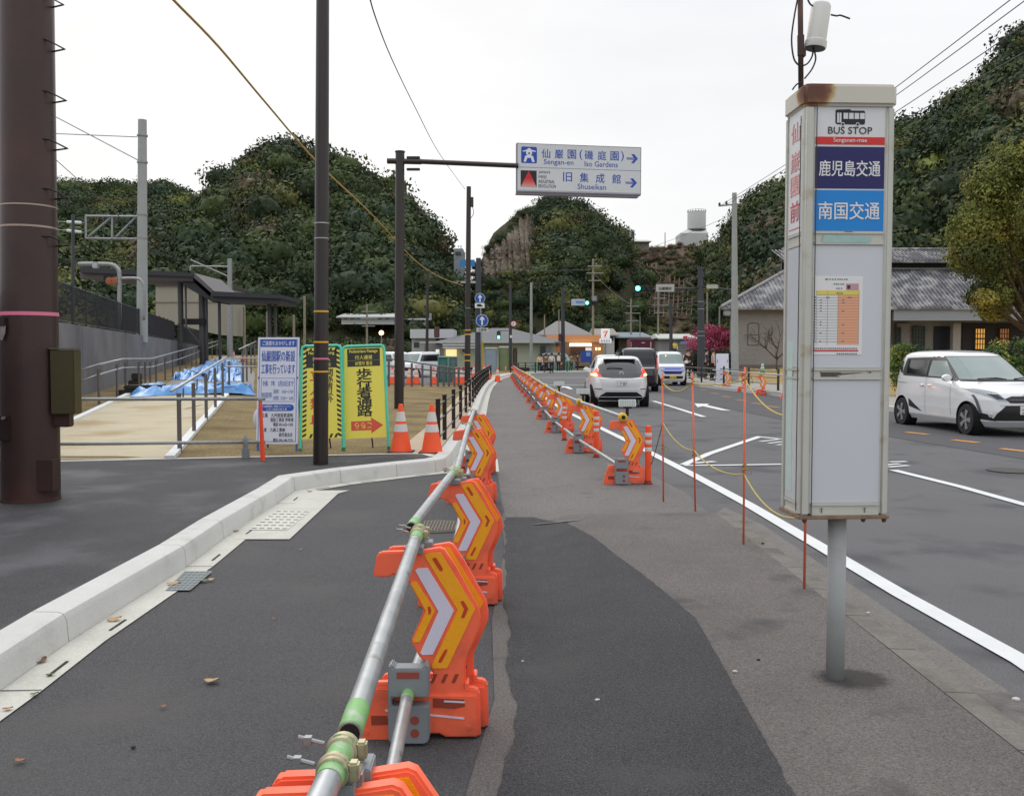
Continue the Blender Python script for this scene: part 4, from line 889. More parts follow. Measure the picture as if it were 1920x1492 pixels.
for pts in ([(1509, -20), (1500, 30), (1496, 70), (1501, 105), (1512, 118), (1516, 116)], [(1538, 84), (1536, 100), (1528, 113), (1519, 118)], [(1538, 84), (1543, 104), (1536, 124), (1522, 142)], [(1516, 148), (1506, 154), (1499, 163)], [(1571, 22), (1582, 24), (1590, 23), (1608, 29)], [(1516, -30), (1530, 2), (1541, 6)]):
    b = MB(); b.path(smooth_pts([L_(x, y, -.01) for x, y in pts]), .0038, 6); b.build('cable', M_CAB, t, smooth=True)
# ------------------------------------------------------------------ poles and wires
def pole_thing(name, label, cat, base, top_px, r0, r1, m, group=None, n=20):
    """base: world point, top_px: pixel of the top at the same distance"""
    tp = at(top_px[0], top_px[1], base.y); t = thing(name, label, cat, base, group=group)
    b = MB(base); b.tube(base - Vector((0, 0, .1)), tp, r0, r1, n); b.build('shaft', m, t, smooth=40); return t, tp
def on(px, py, z=0.): return G(px, py, z)
def bands(t, base, tp, r0, r1, items):
    for z0, h, m in items:
        f = (z0) / (tp.z - base.z); r = lerp(r0, r1, f) + .0015 + r0 * .012; c = Vector(base).lerp(tp, f) - Vector(base)
        b = MB(); b.lathe([(r, c.z), (r, c.z + h)], 24, c=(c.x, c.y, 0)); b.build('band', m, t, smooth=40)
M_BROWNP = mat('brown_steel', (60, 43, 40), .42, .2, var=.2, scale=1.2, bump=.15, bscale=30, stain=((92, 58, 48), .7, .5, .8), coat=.1)
M_YB = mat('band_yellow', (226, 168, 40), .5); M_PB = mat('band_pink', (226, 120, 150), .5)
g = on(58, 938, .15); t, tp = pole_thing('utility_pole', 'massive brown steel pole at the left edge with step irons and a pink tape', 'pole', g, (48, -260), .268, .232, M_BROWNP, n=48)
sc = g.y / F
zz = lambda y: EYE - (y - 665) * sc - .15
bands(t, g, tp, .268, .232, [(zz(593), .035, M_PB), (zz(432), .018, mat('strap_steel', (170, 150, 140), .4, .5)), (zz(393), .014, mat('strap_steel', (170, 150, 140), .4, .5)), (zz(938), .03, mat('weld', (70, 46, 40), .8, var=.3))])
for y in (-30, 15, 95, 188, 275, 365, 452):
    r = lerp(.268, .232, zz(y) / (tp.z - g.z)); b = MB(); z = zz(y) + .02
    b.path([(r * .72, -r * .72, z), (r + .06, -r * .4, z + .0), (r + .21, -.05, z - .075), (r - .02, .06, z - .075)], .0095, 8); b.build('step_iron', mat('step_iron', (44, 34, 34), .5, .4), t)
b = MB(); b.box(.245, -.13, .12, .15, .17, .30); b.build('base_bracket', M_BROWNP, t, bevel=.006)
b = MB(); b.box(-.14, -.232, zz(822), .19, .03, .24, rz=-.35); b.build('cover_plate', mat('plate_dark', (46, 30, 28), .5, .2, var=.15), t, bevel=.004)
for x in (-.2, -.09):
    b = MB(); b.lathe([(.016, -.29), (.016, -.26), (.008, -.25)], 10, 'y', (x, 0 if x < -.1 else -.02, zz(780))); b.build('bolt', mat('bolt_grey', (130, 124, 120), .5, .5), t)
b = MB(); b.box(-.12, -.235, zz(613), .12, .035, .085, rz=-.35); b.build('cover_plate', mat('plate_dark', (46, 30, 28), .5), t, bevel=.003)
b = MB(); b.add(*poly_on(Matrix.Translation((-.115, -.247, zz(626))) @ Matrix.Rotation(-.35, 4, 'Z') @ Matrix(((1, 0, 0, 0), (0, 0, -1, 0), (0, 1, 0, 0), (0, 0, 0, 1))), [(-.07, .07), (.06, .07), (.05, .0), (.01, -.07), (-.03, -.05)], 0, .002)); b.build('scraped_label', mat('scrape', (130, 122, 122), .8, var=.35, scale=30), t)
b = MB(); b.add(*poly_on(Matrix.Translation((.205, -.115, zz(420))) @ Matrix.Rotation(math.radians(62), 4, 'Z') @ Matrix(((1, 0, 0, 0), (0, 0, -1, 0), (0, 1, 0, 0), (0, 0, 0, 1))), rect(-.06, -.13, .06, .13), .03, .034)); b.build('number_plate', mat('plate_white', (206, 200, 200), .5), t)
b = MB(); b.box(.39, -.04, zz(775), .23, .16, .62); b.build('cabinet', mat('cabinet_olive', (82, 76, 52), .35, .35, var=.1, scale=3), t, bevel=.008)
b = MB(); b.box(.39, -.04, zz(655), .24, .18, .012); b.build('cabinet_lid', mat('lid_grey', (110, 106, 90), .4, .3), t, bevel=.003)
b = MB(); b.box(.33, .0, zz(800), .17, .12, .15); b.build('cabinet_bracket', M_BROWNP, t, bevel=.01)
# black pole with yellow bands
g = on(601, 871, .15); t, tp = pole_thing('street_pole', 'tall black pole with yellow and pink tape bands standing behind the kerb', 'pole', g, (606, -200), .098, .078, M_POLE, n=32)
sc2 = g.y / F; z2 = lambda y: EYE - (y - 665) * sc2 - .15
bands(t, g, tp, .098, .078, [(z2(y), .022, m_) for y, m_ in ((586, M_YB), (643, M_YB), (674, M_PB), (698, M_YB))] + [(z2(422), .012, M_STEEL), (z2(450), .012, M_STEEL)])
b = MB(); b.box(.085, -.03, z2(453), .022, .03, .24); b.build('tag', mat('plate_white', (206, 200, 200), .5), t)
# overhead sign on its pole and arm
g = GT(748, 766); t, tp = pole_thing('overhead_sign', 'white overhead direction sign with blue lettering hanging from a dark arm', 'road sign', g, (750, 285), .128, .118, M_POLE, n=28)
OS = t; zs = lambda x, y: at(x, y, g.y) - g
b = MB(); b.lathe([(.135, 0), (.135, .03), (.02, .05)], 24, c=tuple(zs(750, 286))); b.build('cap', M_POLE, t, smooth=40)
b = MB(); b.tube(zs(726, 302), zs(790, 303.5), .075, n=16); b.tube(zs(785, 303), zs(972, 311), .066, n=16); b.build('arm', M_POLE, t, smooth=40)
for x, y in ((775, 292), (775, 314)):
    b = MB(); b.box(*zs(x, y + 6)[:2], zs(x, y + 6).z, .35, .1, .06); b.build('flange', M_POLE, t, bevel=.01)
Lc = zs(969, 268); Rc = at(1202.5, 276.5, g.y + .5) - g; Bc = zs(968, 356)
ex = (Rc - Lc); Wd = ex.length; ex.normalize(); ez = Vector((0, 0, 1)); ez = (ez - ex * ez.dot(ex)).normalized(); en = ex.cross(ez) ; 
MS = Matrix.Translation(Lc) @ Matrix(((ex.x, ez.x, en.x, 0), (ex.y, ez.y, en.y, 0), (ex.z, ez.z, en.z, 0), (0, 0, 0, 1)))
if en.y > 0: en = -en; MS = Matrix.Translation(Lc) @ Matrix(((ex.x, ez.x, en.x, 0), (ex.y, ez.y, en.y, 0), (ex.z, ez.z, en.z, 0), (0, 0, 0, 1)))
q = Wd / 1485; Hh = 562 * q
sgn = mat('sign_face', (206, 210, 214), .4, var=.03, scale=2, coat=.2)
b = MB(); b.add(*poly_on(MS, rect(0, -Hh, Wd, 0), -.16, -.004)); b.build('sign_case', mat('sign_edge', (120, 116, 128), .5), t)
b = MB(); b.add(*poly_on(MS, rect(.02, -Hh + .03, Wd - .02, -.02), -.004, .002)); b.build('sign_face', sgn, t)
b = MB(); b.add(*poly_on(MS, rect(.0, -Hh - .05, Wd - .06, -Hh - .002), -.22, -.02)); b.build('light_trough', mat('trough', (128, 118, 132), .5), t)
SB = mat('sign_blue_ink', (28, 74, 176), .45); ko = lambda x, y, d=0: MS @ Matrix.Translation(((x - 190) * q, -(y - 180 - (x - 190) * .0275) * q, .003 + d))
b = MB()
for r_ in (rect(0.0, -Hh, Wd, -Hh + .014), rect(0, -.014, Wd, 0), rect(0, -Hh + .015, .014, -.015), rect(Wd - .014, -Hh + .015, Wd, -.015), rect(.02, -.29 * Wd / 1.485 / 1.5 - .002, Wd - .02, -.29 * Wd / 1.485 / 1.5 + .01)): pass
b.add(*poly_on(MS, rect(.016, -276 * q - .006, Wd - .016, -276 * q + .006), .0022, .004)); b.add(*poly_on(MS, rect(.016, -Hh + .045, Wd - .016, -Hh + .055), .0022, .004)); b.split('divider', mat('divider', (112, 112, 150), .5), t)
def pic(pts, m, nm, x, y, d=0):
    b = MB(); b.add(*poly_on(ko(x, y, d), [(a * q, c * q) for a, c in pts], 0, .002)); return b.build(nm, m, t)
pic([(-92, -82), (-82, -94), (82, -94), (92, -82), (92, 82), (82, 94), (-82, 94), (-92, 82)], SB, 'lantern_symbol', 334, 318)
WI = M_LET
for pts in ([(-78, 42), (-20, 62), (-14, 76), (14, 76), (20, 62), (82, 46), (76, 36), (34, 40), (34, 6), (24, 6), (24, -6), (46, -12), (66, -80), (36, -80), (22, -34), (-22, -34), (-36, -80), (-64, -80), (-46, -12), (-24, -6), (-24, 6), (-34, 6), (-34, 40), (-72, 34)],): pic(pts, WI, 'lantern_drawing', 334, 318, .0024)
pic([(-10, 8), (10, 8), (10, 28), (-10, 28)], SB, 'lantern_drawing', 334, 318, .0046)
for ch, x, y in (('仙', 532, 300), ('巌', 688, 304), ('園', 840, 308), ('磯', 1042, 314), ('庭', 1200, 320), ('園', 1352, 324)): text(ch, .2, SB, t, ko(x, y), w=100 * q, h=104 * q, bold=.018)
text('(', .2, SB, t, ko(948, 312), h=120 * q, w=34 * q, bold=.01); text(')', .2, SB, t, ko(1446, 328), h=120 * q, w=34 * q, bold=.01)
text('Sengan-en', .12, SB, t, ko(684, 406), w=350 * q, h=76 * q, bold=.014); text('Iso Gardens', .12, SB, t, ko(1192, 420), w=398 * q, h=62 * q, bold=.014)
for ch, x, y in (('旧', 790, 568), ('集', 988, 576), ('成', 1180, 584), ('館', 1376, 590)): text(ch, .2, SB, t, ko(x, y), w=104 * q, h=108 * q, bold=.018)
text('Shuseikan', .12, SB, t, ko(1080, 682), w=340 * q, h=62 * q, bold=.014)
for x, y in ((1566, 352), (1556, 634)): pic([(-70, 10), (20, 10), (-14, 48), (22, 52), (68, 0), (18, -56), (-16, -52), (20, -14), (-70, -14), (-70, -5), (30, -5), (30, 1), (-70, 1)], SB, 'arrow_mark', x, y)
pic([(-94, -94), (94, -94), (94, 94), (-94, 94)], mat('emblem_black', (30, 26, 34), .5), 'emblem', 330, 590)
for k in range(8):
    y0, y1 = -94 + k * 23, -94 + (k + 1) * 23; w0, w1 = 92 * (94 - y0) / 188, 92 * (94 - y1) / 188; c = (lerp(214, 196, k / 7), lerp(150, 34, min(1, k / 4)), lerp(140, 40, min(1, k / 4)))
    pic([(-w0, y0), (w0, y0), (w1, y1), (-w1, y1)], mat(f'emblem_red_{k}', c, .5), 'emblem_stripe', 330, 590, .0022)
IK = mat('emblem_ink', (40, 36, 44), .5)
for tx, y, w in (("JAPAN'S", 520, 134), ('MEIJI', 572, 90), ('INDUSTRIAL', 624, 190), ('REVOLUTION', 676, 202)): text(tx, .07, IK, t, ko(447 + w / 2, y), w=w * q, h=38 * q, bold=.02)
# ------------------------------------------------------------------ notice boards by the footpath
def lean(px0, py, w, ang, rz=0, roll=0, z=.15):
    g = GT(px0, py); return g, Matrix.Rotation(rz, 4, 'Z') @ Matrix.Rotation(math.radians(-ang), 4, 'X') @ Matrix.Rotation(math.radians(roll), 4, 'Y')
NV = mat('notice_blue', (38, 84, 176), .5); NK = mat('notice_black', (38, 40, 52), .5); NW = mat('notice_white', (214, 218, 232), .45)
g, R0 = lean(519, 846, .62, 7); t = thing('notice_board', 'white construction notice board with blue lettering on a blue stand', 'sign', g); k_ = g.y / F
W1, H1, Z1 = 78 * k_, 1.59, .11; R4 = R0
def FM(x, z, d=0): return R4 @ face_M(x, -.012 - d, z)
b = MB(); b.add(*poly_on(FM(0, 0), rect(-W1 / 2, Z1, W1 / 2, Z1 + H1), -.02, 0)); b.build('board', NW, t)
zy = lambda y: Z1 + (830 - y) / 198 * H1
def fr(x0, z0, x1, z1, w, m, nm='frame_line', d=.0003):
    b = MB()
    for r_ in (rect(x0, z0, x1, z0 + w), rect(x0, z1 - w, x1, z1), rect(x0, z0 + w, x0 + w, z1 - w), rect(x1 - w, z0 + w, x1, z1 - w)): b.add(*poly_on(FM(0, 0, d), r_, 0, .001))
    b.split(nm, m, t)
def bl_(x0, z0, x1, z1, m, nm, d=.0003):
    b = MB(); b.add(*poly_on(FM(0, 0, d), rect(x0, z0, x1, z1), 0, .001)); b.build(nm, m, t)
fr(-W1 / 2 + .025, Z1 + .03, W1 / 2 - .025, Z1 + H1 - .03, .008, NV)
bl_(-.27, zy(650), .27, zy(636), NV, 'title_strip'); text('ご迷惑をおかけします', .07, NW, t, FM(0, zy(643), .0015), w=.48, h=.07, bold=.03)
text('仙巌園駅の新設', .12, NV, t, FM(0, zy(667), .0005), w=.5, h=.165, bold=.03); text('工事を行っています', .12, NV, t, FM(0, zy(691), .0005), w=.5, h=.15, bold=.03)
fr(-.25, zy(752), .25, zy(708), .006, NV); NL = mat('notice_pale_blue', (96, 126, 190), .5)
text('令和　7年　3月25日まで', .07, NV, t, FM(0, zy(718), .0005), w=.46, h=.085, bold=.02); text('時間帯', .06, NL, t, FM(-.16, zy(740), .0005), w=.15, h=.085, bold=.02)
text('（昼間）  8:00～17:00', .05, NL, t, FM(.08, zy(733), .0005), w=.3, h=.065, bold=.01); text('（夜間）22:00～  6:00', .05, NL, t, FM(.08, zy(745), .0005), w=.3, h=.065, bold=.01)
b = MB(); b.add(*poly_on(FM(-.0, zy(763), .0003), [(-.26, -.05), (.2, -.05), (.235, -.035), (.245, 0), (.235, .035), (.2, .05), (-.26, .05)], 0, .001)); b.build('blue_lozenge', NV, t)
text('「仙巌園駅」新設プロジェクト', .04, NW, t, FM(-.01, zy(760.5), .0016), w=.42, h=.036, bold=.02); text('に伴う線路切替工事', .04, NW, t, FM(-.01, zy(766), .0016), w=.3, h=.032, bold=.02)
for tx, y, x, w, h in (('企業　九州旅客鉄道㈱', 777, -.0, .46, .06), ('建設工事部 停車場', 785.5, .07, .34, .06), ('電話 092-625-1205', 794, .09, .29, .055), ('企業　九鉄工業㈱', 804, -.06, .36, .06), ('鹿児島支店', 813, .13, .2, .06), ('電話 099-248-7370', 823, .09, .29, .055)): text(tx, .06, NK, t, FM(x, zy(y), .0005), w=w, h=h, bold=.015)
for x in (-W1 / 2 + .02, W1 / 2 - .02):
    b = MB(); b.box(x, .02, 0, .028, .028, .5); b.v = [R4 @ p for p in b.v]; b.build('leg', mat('stand_blue', (58, 100, 178), .5), t)
    b = MB(); b.tube((x, .12, 1.1), (x * .9, .5, 0), .012, n=8); b.build('strut', mat('strut_dark', (50, 56, 70), .5), t)
def pboard(px, py, wpx, label, roll, kind):
    global t, R4
    g, R4 = lean(px, py, 0, 8, 0, roll); t = thing('passage_sign', label, 'sign', g, group=None); k = g.y / F; W = wpx * k; H = 1.58
    TQ = mat('turquoise_frame', (80, 206, 176), .4, var=.04); YL = mat('passage_yellow', (234, 222, 92), .45); DG = mat('passage_black', (46, 48, 44), .5)
    for s in (-1, 1):
        b = MB(); b.tube((s * W / 2, 0, .02), (s * (W / 2 - .03), 0, H - .05), .021, n=12); b.v = [R4 @ p for p in b.v]; b.build('side_tube', TQ, t, smooth=40)
        b = MB(); b.tube((s * W / 2, 0, 0), (s * W / 2, 0, .05), .024, n=10); b.v = [R4 @ p for p in b.v]; b.build('foot_cap', mat('green_cap', (40, 120, 80), .6), t)
    b = MB(); b.path([Vector(p) for p in ((-W / 2 + .03, 0, H - .06), (-W / 2 + .045, 0, H - .015), (-W / 2 + .09, 0, H), (W / 2 - .09, 0, H), (W / 2 - .045, 0, H - .015), (W / 2 - .03, 0, H - .06))], .021, 12); b.v = [R4 @ p for p in b.v]; b.build('top_tube', TQ, t, smooth=40)
    w0, w1 = W / 2 - .022, W / 2 - .05
    b = MB(); b.add(*poly_on(FM(0, 0, -.008), [(-w0, .19), (w0, .19), (w1, H - .03), (-w1, H - .03)], -.006, 0)); b.build('panel', YL, t)
    b = MB(); b.tube((0, .1, 1.), (.03, .5, 0), .012, n=8); b.build('strut', mat('strut_dark', (50, 56, 70), .5), t)
    Z = lambda y: .19 + (838 - y) / 190 * (H - .22)
    F2 = lambda x, z: FM(x, z, -.0075)
    hd = [(656, 'Pedestrians Passage'), (668, '行人通道'), (681, '보행자 통로')]
    if kind == 0: hd = [(660, 'No Trespassing'), (672, '禁止進入'), (684, '출입금지')]
    for y, tx in hd:
        b = MB(); b.add(*poly_on(F2(0, Z(y)), rect(-w1 + .045, -.045, w1 - .045, .045), 0, .001)); b.build('dark_strip', DG, t); text(tx, .06, YL, t, F2(0, Z(y)) @ Matrix.Translation((0, 0, .0012)), w=(2 * w1 - .16) if len(tx) > 6 else .26, h=.06, bold=.03)
    if kind == 1:
        for ch, y in (('歩', 702), ('行', 722), ('者', 742), ('通', 762), ('路', 782)): text(ch, .18, DG, t, F2(0, Z(y)), w=.22, h=.148, bold=.055)
        b = MB(); b.add(*poly_on(F2(.0, Z(812)), [(-.21, -.07), (.09, -.07), (.09, -.12), (.27, 0), (.09, .12), (.09, .07), (-.21, .07)], 0, .001)); b.build('red_arrow', mat('arrow_red', (214, 88, 66), .5), t)
        text('こちら', .09, YL, t, F2(-.03, Z(812)) @ Matrix.Rotation(math.pi, 4, 'Z') @ Matrix.Translation((0, 0, .0012)), w=.25, h=.09, bold=.03)
    else:
        for i in range(19):
            for s in (-1, 1):
                y = .21 + i * .072; wl = lerp(w0, w1, (y) / H) - .004; b = MB()
                b.add(*poly_on(F2(0, 0), [(s * wl, y), (s * (wl - .06), y + (.03 if 1 else 0)), (s * (wl - .06), y + .066), (s * wl, y + .036)], 0, .001)); b.build('hazard_stripe', DG, t)
        for i in range(6):
            for y in (.2, H - .1):
                x = -w1 + .08 + i * .075; b = MB(); b.add(*poly_on(F2(0, 0), [(x, y), (x + .035, y), (x + .06, y + .06), (x + .025, y + .06)], 0, .001)); b.build('hazard_stripe', DG, t)
        for ch, y in (('関', 700), ('係', 714), ('者', 728), ('以', 742), ('外', 756)): text(ch, .1, DG, t, F2(.12, Z(y)), w=.1, h=.1, bold=.04)
        RD = mat('prohibit_red', (214, 70, 60), .5)
        for ch, y in (('立', 705), ('入', 735), ('禁', 765), ('止', 795)): text(ch, .16, RD, t, F2(-.09, Z(y)), w=.16, h=.17, bold=.04)
    return t
pboard(604, 846, 82, 'yellow no entry sign with black hazard border, half hidden by the black pole', -1.5, 0)
pboard(686, 845, 86, 'yellow pedestrian passage sign with big black characters and a red arrow', -2.2, 1)
# sandbag behind the notice
b = MB(); b.add(*[(lambda v, f: ([Vector(p) * .1 for p in v], [list(q) for q in f]))(lumps(IV, RNG, 9, .3), IF)][0]); o = b.build('sandbag', mat('sandbag_white', (206, 206, 210), .8, var=.05), None, smooth=True); o.location = GT(477, 842) + Vector((0, .25, .42)); o.scale = (.8, .8, 1.6); tag(o, 'white weight bag hung behind the blue and white notice board', 'bag')
# traffic cones
M_CONE = mat('cone_orange', (244, 88, 40), .5, var=.06, scale=5)
def cone(loc, lab, first=None, h=.71, group='traffic cones', rz=0):
    if first:
        c = clone(first, loc, rz, lab, group); c.scale = (h / .71,) * 3; return c
    t = thing('traffic_cone', lab, 'cone', loc, group=group)
    b = MB(); b.box(0, 0, 0, .38, .38, .022); b.build('base', mat('rubber_base', (40, 36, 36), .8), t, bevel=.008)
    b = MB(); b.lathe([(.158, .022), (.15, .05), (.034, .69), (.028, .71), (.015, .712)], 28); b.build('body', M_CONE, t, smooth=35)
    for z0, z1 in ((.31, .42), (.46, .60)):
        r = lambda z: lerp(.15, .034, (z - .05) / .64) + .002; b = MB(); b.lathe([(r(z0), z0), (r(z1), z1)], 28); b.build('white_band', mat('band_white', (206, 208, 204), .3), t, smooth=35)
    b = MB(); b.box(.0, -.131, .12, .05, .003, .012); b.build('label', M_LET, t)
    return t
c0 = cone(GT(752, 848), 'orange cone just right of the yellow passage sign'); cone(GT(810, 849), 'orange cone in front of the first black railing post', c0)
for (px, py, l) in ((438, 661, 'left of two small cones at the top of the sheeted ramp'), (455, 661, 'right of two small cones at the top of the sheeted ramp')): p = GT(px, py); cone(p, 'far cone, ' + l, c0)
Yc = 46.
for i, px in enumerate((736, 768, 781, 813, 855, 865, 872, 889, 893, 903, 908, 915)):
    Y = 45. if i < 7 else 54; p = at(px, 720 - (i > 6) * 4, Y); p.z = land_z(p.x, p.y); cone(p, f'small cone at the car park behind the dark handrail, {["first", "second", "third", "fourth", "fifth", "sixth", "seventh", "eighth", "ninth", "tenth", "eleventh", "twelfth"][i]} from left', c0, h=.84)
p = G(933, 716); cone(p, 'lone cone with pale bands where the far kerb curves away', c0, h=.85)
# foreground tube barrier left
g = GT(490, 862)
def tubebar(label, a, b_, r=.0243): t = thing('barrier_pipe', label, 'pipe', a, group='grey pipes across the tan path'); b = MB(a); b.tube(a, b_, r, n=14); b.build('tube', M_STEELD, t, smooth=True)
tubebar('upper grey pipe across the foot of the tan path', at(-60, 749, 12.9), at(497, 747.5, 12.9)); tubebar('lower grey pipe across the foot of the tan path', at(-60, 834, 12.9), at(497, 828.5, 12.9))
g = GT(493, 864); tp = at(488, 752, g.y); t = thing('orange_post', 'bright orange post holding the end of the grey pipes', 'post', g); b = MB(g); b.tube(g, tp, .033, .024, 12); b.build('rod', mat('bright_orange', (244, 84, 52), .5), t, smooth=40); b = MB(g); b.box(tp.x, tp.y, tp.z, .05, .05, .03); b.build('head', M_STEELD, t)
g = GT(461, 859); t = thing('gate_stop', 'short grey pointed stop post under the lower pipe', 'post', g); b = MB(); b.box(0, 0, 0, .09, .09, .14); b.build('base', M_GREYP, t, bevel=.005); b = MB(); b.lathe([(.035, .14), (.04, .2), (.04, .26), (.02, .31), (.008, .33)], 12); b.build('head', M_GREYP, t, smooth=40)
# black pedestrian railing beside the kerb
FY = [(14.1, -1.12)] + [(y, -1.13 - .2 * ss(y, 20, 45)) for y in (15.6, 18, 20.5, 23, 25.5, 28, 30.5, 33, 35.5, 38, 40.5, 43, 45.5, 48, 50.5, 53, 56, 59)]
M_RAILB = mat('railing_black', (38, 30, 28), .45)
t = thing('kerb_railing', 'low black railing of posts and three rails along the curved kerb', 'railing', (FY[0][1], FY[0][0], .15)); o_ = Vector((FY[0][1], FY[0][0], .15))
for y, x in FY:
    b = MB(o_); b.lathe([(.036, 0), (.036, .74), (.04, .745), (.04, .765), (.02, .775)], 14, c=(x, y, .15)); b.build('post', M_RAILB, t, smooth=40)
for h in (.16, .42, .66):
    b = MB(o_); b.path([Vector((x + .0, y, .15 + h)) for y, x in FY], .0155, 8); b.build('rail', mat('rail_grey', (96, 96, 98), .4, .5), t, smooth=True)
# ------------------------------------------------------------------ station side
def WL(y): return -11.1 - .263 * (y - 22.8)
M_RW = mat('retaining_concrete', (112, 112, 116), .95, var=.12, scale=.9, bump=.3, stain=((88, 88, 92), .5, .45, .75))
ys = [3, 10, 18, 26, 34, 44, 54]; t = thing('retaining_wall', 'long grey concrete retaining wall below the station fence', 'wall', (WL(22), 22, 0)); o_ = Vector((WL(22), 22, 0))
for a, c in zip(ys, ys[1:]):
    b = MB(o_); b.slab([(WL(a), a + .006), (WL(c), c - .006), (WL(c) - .3, c - .006), (WL(a) - .3, a + .006)], -.05, 2.38); b.build('wall_panel', M_RW, t)
b = MB(o_); b.slab([(WL(54) - .3, 54.02), (WL(54) + .3, 54.02), (WL(76), 76), (WL(76) - 1, 76)], -.05, 2.25); b.build('far_wall', mat('dark_wall', (84, 84, 88), .9), t)
b = MB(); b.slab([(WL(-6) - .35, -6), (WL(76) - .35, 76), (WL(76) - 40, 76), (-60, -6)], .1, 2.3); tag(b.build('platform_ground', mat('platform', (120, 118, 110), .95, var=.1)), kind='structure')
M_FN = mat('fence_dark', (42, 42, 48), .45, .3)
t = thing('station_fence', 'dark metal fence of vertical bars on top of the retaining wall', 'fence', (WL(22) - .15, 22, 2.38)); o_ = Vector((WL(22) - .15, 22, 2.38))
y = 14
while y < 52.5:
    b = MB(o_); b.box(WL(y) - .15, y, 2.38, .05, .05, 1.12); b.build('post', M_FN, t)
    b = MB(o_)
    for j in range(1, 14): yy = y + j * 1.9 / 14; b.box(WL(yy) - .15, yy, 2.46, .012, .014, .98)
    for zz_ in (2.45, 3.44): b.tube((WL(y) - .15, y, zz_), (WL(y + 1.9) - .15, y + 1.9, zz_), .018, n=6)
    b.build('bar_panel', M_FN, t); y += 1.9
t = thing('station_fence', 'farther dark metal fence running under the station canopy', 'fence', (WL(56), 56, 2.25)); o_ = Vector((WL(56), 56, 2.25))
y = 54.5
while y < 74:
    b = MB(o_); b.box(WL(y) + .0, y, 2.25, .06, .06, 1.15)
    b.build('post', M_FN, t); b = MB(o_)
    for j in range(1, 9): yy = y + j * 1.95 / 9; b.box(WL(yy), yy, 2.3, .02, .02, 1.0)
    for zz_ in (2.32, 3.3): b.tube((WL(y), y, zz_), (WL(y + 1.95), y + 1.95, zz_), .02, n=6)
    b.build('bar_panel', M_FN, t); y += 1.95
# canopy
M_CAN = mat('canopy_dark', (44, 46, 52), .5, var=.06, scale=1); M_CANU = mat('canopy_under', (96, 88, 86), .7); M_COL = mat('canopy_column', (70, 68, 70), .5)
t = thing('station_canopy', 'dark flat station canopy stepping down over the ramp on slim columns', 'canopy', (-18, 56, 2.3)); o_ = Vector((-18, 56, 2.3))
def slabpx(nm, pts, Y0, Y1, m):
    b = MB(o_); A = [at(x, y, Y0) for x, y in pts]; B = [Vector((p.x, Y1, p.z)) for p in A]; n = len(pts)
    b.add(A + B, [list(range(n)), list(range(n, 2 * n))[::-1]] + [[(i + 1) % n, i, n + i, n + (i + 1) % n] for i in range(n)]); x = b.build(nm, m, t); return x
slabpx('upper_roof', [(150, 500), (364, 512), (364, 519), (150, 511)], 54, 59, M_CAN); slabpx('upper_fascia', [(150, 511.3), (362, 519.3), (362, 527), (150, 521)], 54.3, 58.6, M_CANU)
slabpx('sloping_roof', [(364.5, 512), (404, 548), (404, 556), (362, 519.3)], 54, 59, mat('canopy_slope', (88, 84, 86), .6)); slabpx('lower_roof', [(398, 546), (529, 553), (529, 560), (394, 555)], 53.4, 58, M_CAN); slabpx('lower_fascia', [(394, 555.3), (527, 560.3), (525, 569), (398, 564)], 53.7, 57.6, mat('canopy_fascia', (62, 60, 62), .6))
slabpx('ceiling', [(340, 527.5), (362, 527.5), (398, 560), (398, 566), (352, 540)], 54.6, 58.2, M_CAN)
for px, y0, r in ((338, 530, .16), (378, 545, .18), (386, 550, .1), (411, 566, .09), (505, 569, .12), (516, 569, .1)):
    p = at(px, y0, 55.4); b = MB(o_); b.tube((p.x, 55.4, 1.), p, r, n=12); b.build('column', M_COL, t, smooth=40)
b = MB(o_); b.path([at(348, 535, 54.8), at(349, 612, 54.8), at(372, 640, 54.8), at(373, 655, 54.8)], .06, 10); b.build('downpipe', M_COL, t, smooth=True)
b = MB(o_); p = at(336, 545, 55.3); b.box(p.x + .9, 55.2, p.z - 2.0, 1.3, .25, .35); b.build('lamp_box', M_BLACK, t)
t = thing('station_building', 'pale beige panelled building seen under the station canopy', 'building', at(355, 660, 84)); o_ = Vector(at(355, 660, 84)); 
slabpx('wall', [(292, 536), (412, 536), (412, 628), (292, 600)], 84, 92, mat('beige_panel', (152, 148, 136), .9, var=.04)); slabpx('wall_seams', [(292, 566), (412, 566), (412, 567.5), (292, 567.5)], 83.93, 83.99, mat('seam_grey', (120, 116, 106), .9)); slabpx('roof_edge', [(290, 531), (414, 531), (414, 536), (290, 536)], 83.8, 92, M_COL)
# catenary masts
g = Vector((at(267, 665, 39).x, 39, 2.2)); t, tp = pole_thing('catenary_mast', 'tall round concrete mast with a lattice bracket behind the wall', 'mast', g, (267, 225), .225, .17, M_CPOLE)
CAT = lambda x, y: at(x, y, 39) - g
for a, c, r in (((258, 300), (60, 196), .022), ((257, 257), (60, 249), .02), ((60, 196), (60, 249), .02)): b = MB(); b.tube(CAT(*a), CAT(*c), r, n=8); b.build('bracket_rod', M_STEELD, t)
for y in (256, 306, 404, 448): b = MB(); c = CAT(267, y); b.lathe([(.215, c.z), (.215, c.z + .06)], 18, c=(c.x, c.y, 0)); b.build('strap', M_STEELD, t)
for a, c in (((160, 405), (258, 406)), ((160, 447), (258, 448)), ((161, 405), (161, 447)), ((210, 405), (210, 447)), ((166, 444), (208, 408)), ((218, 444), (254, 408))):
    b = MB(); b.tube(CAT(*a), CAT(*c), .045, n=4); b.build('lattice_bar', M_STEELD, t)
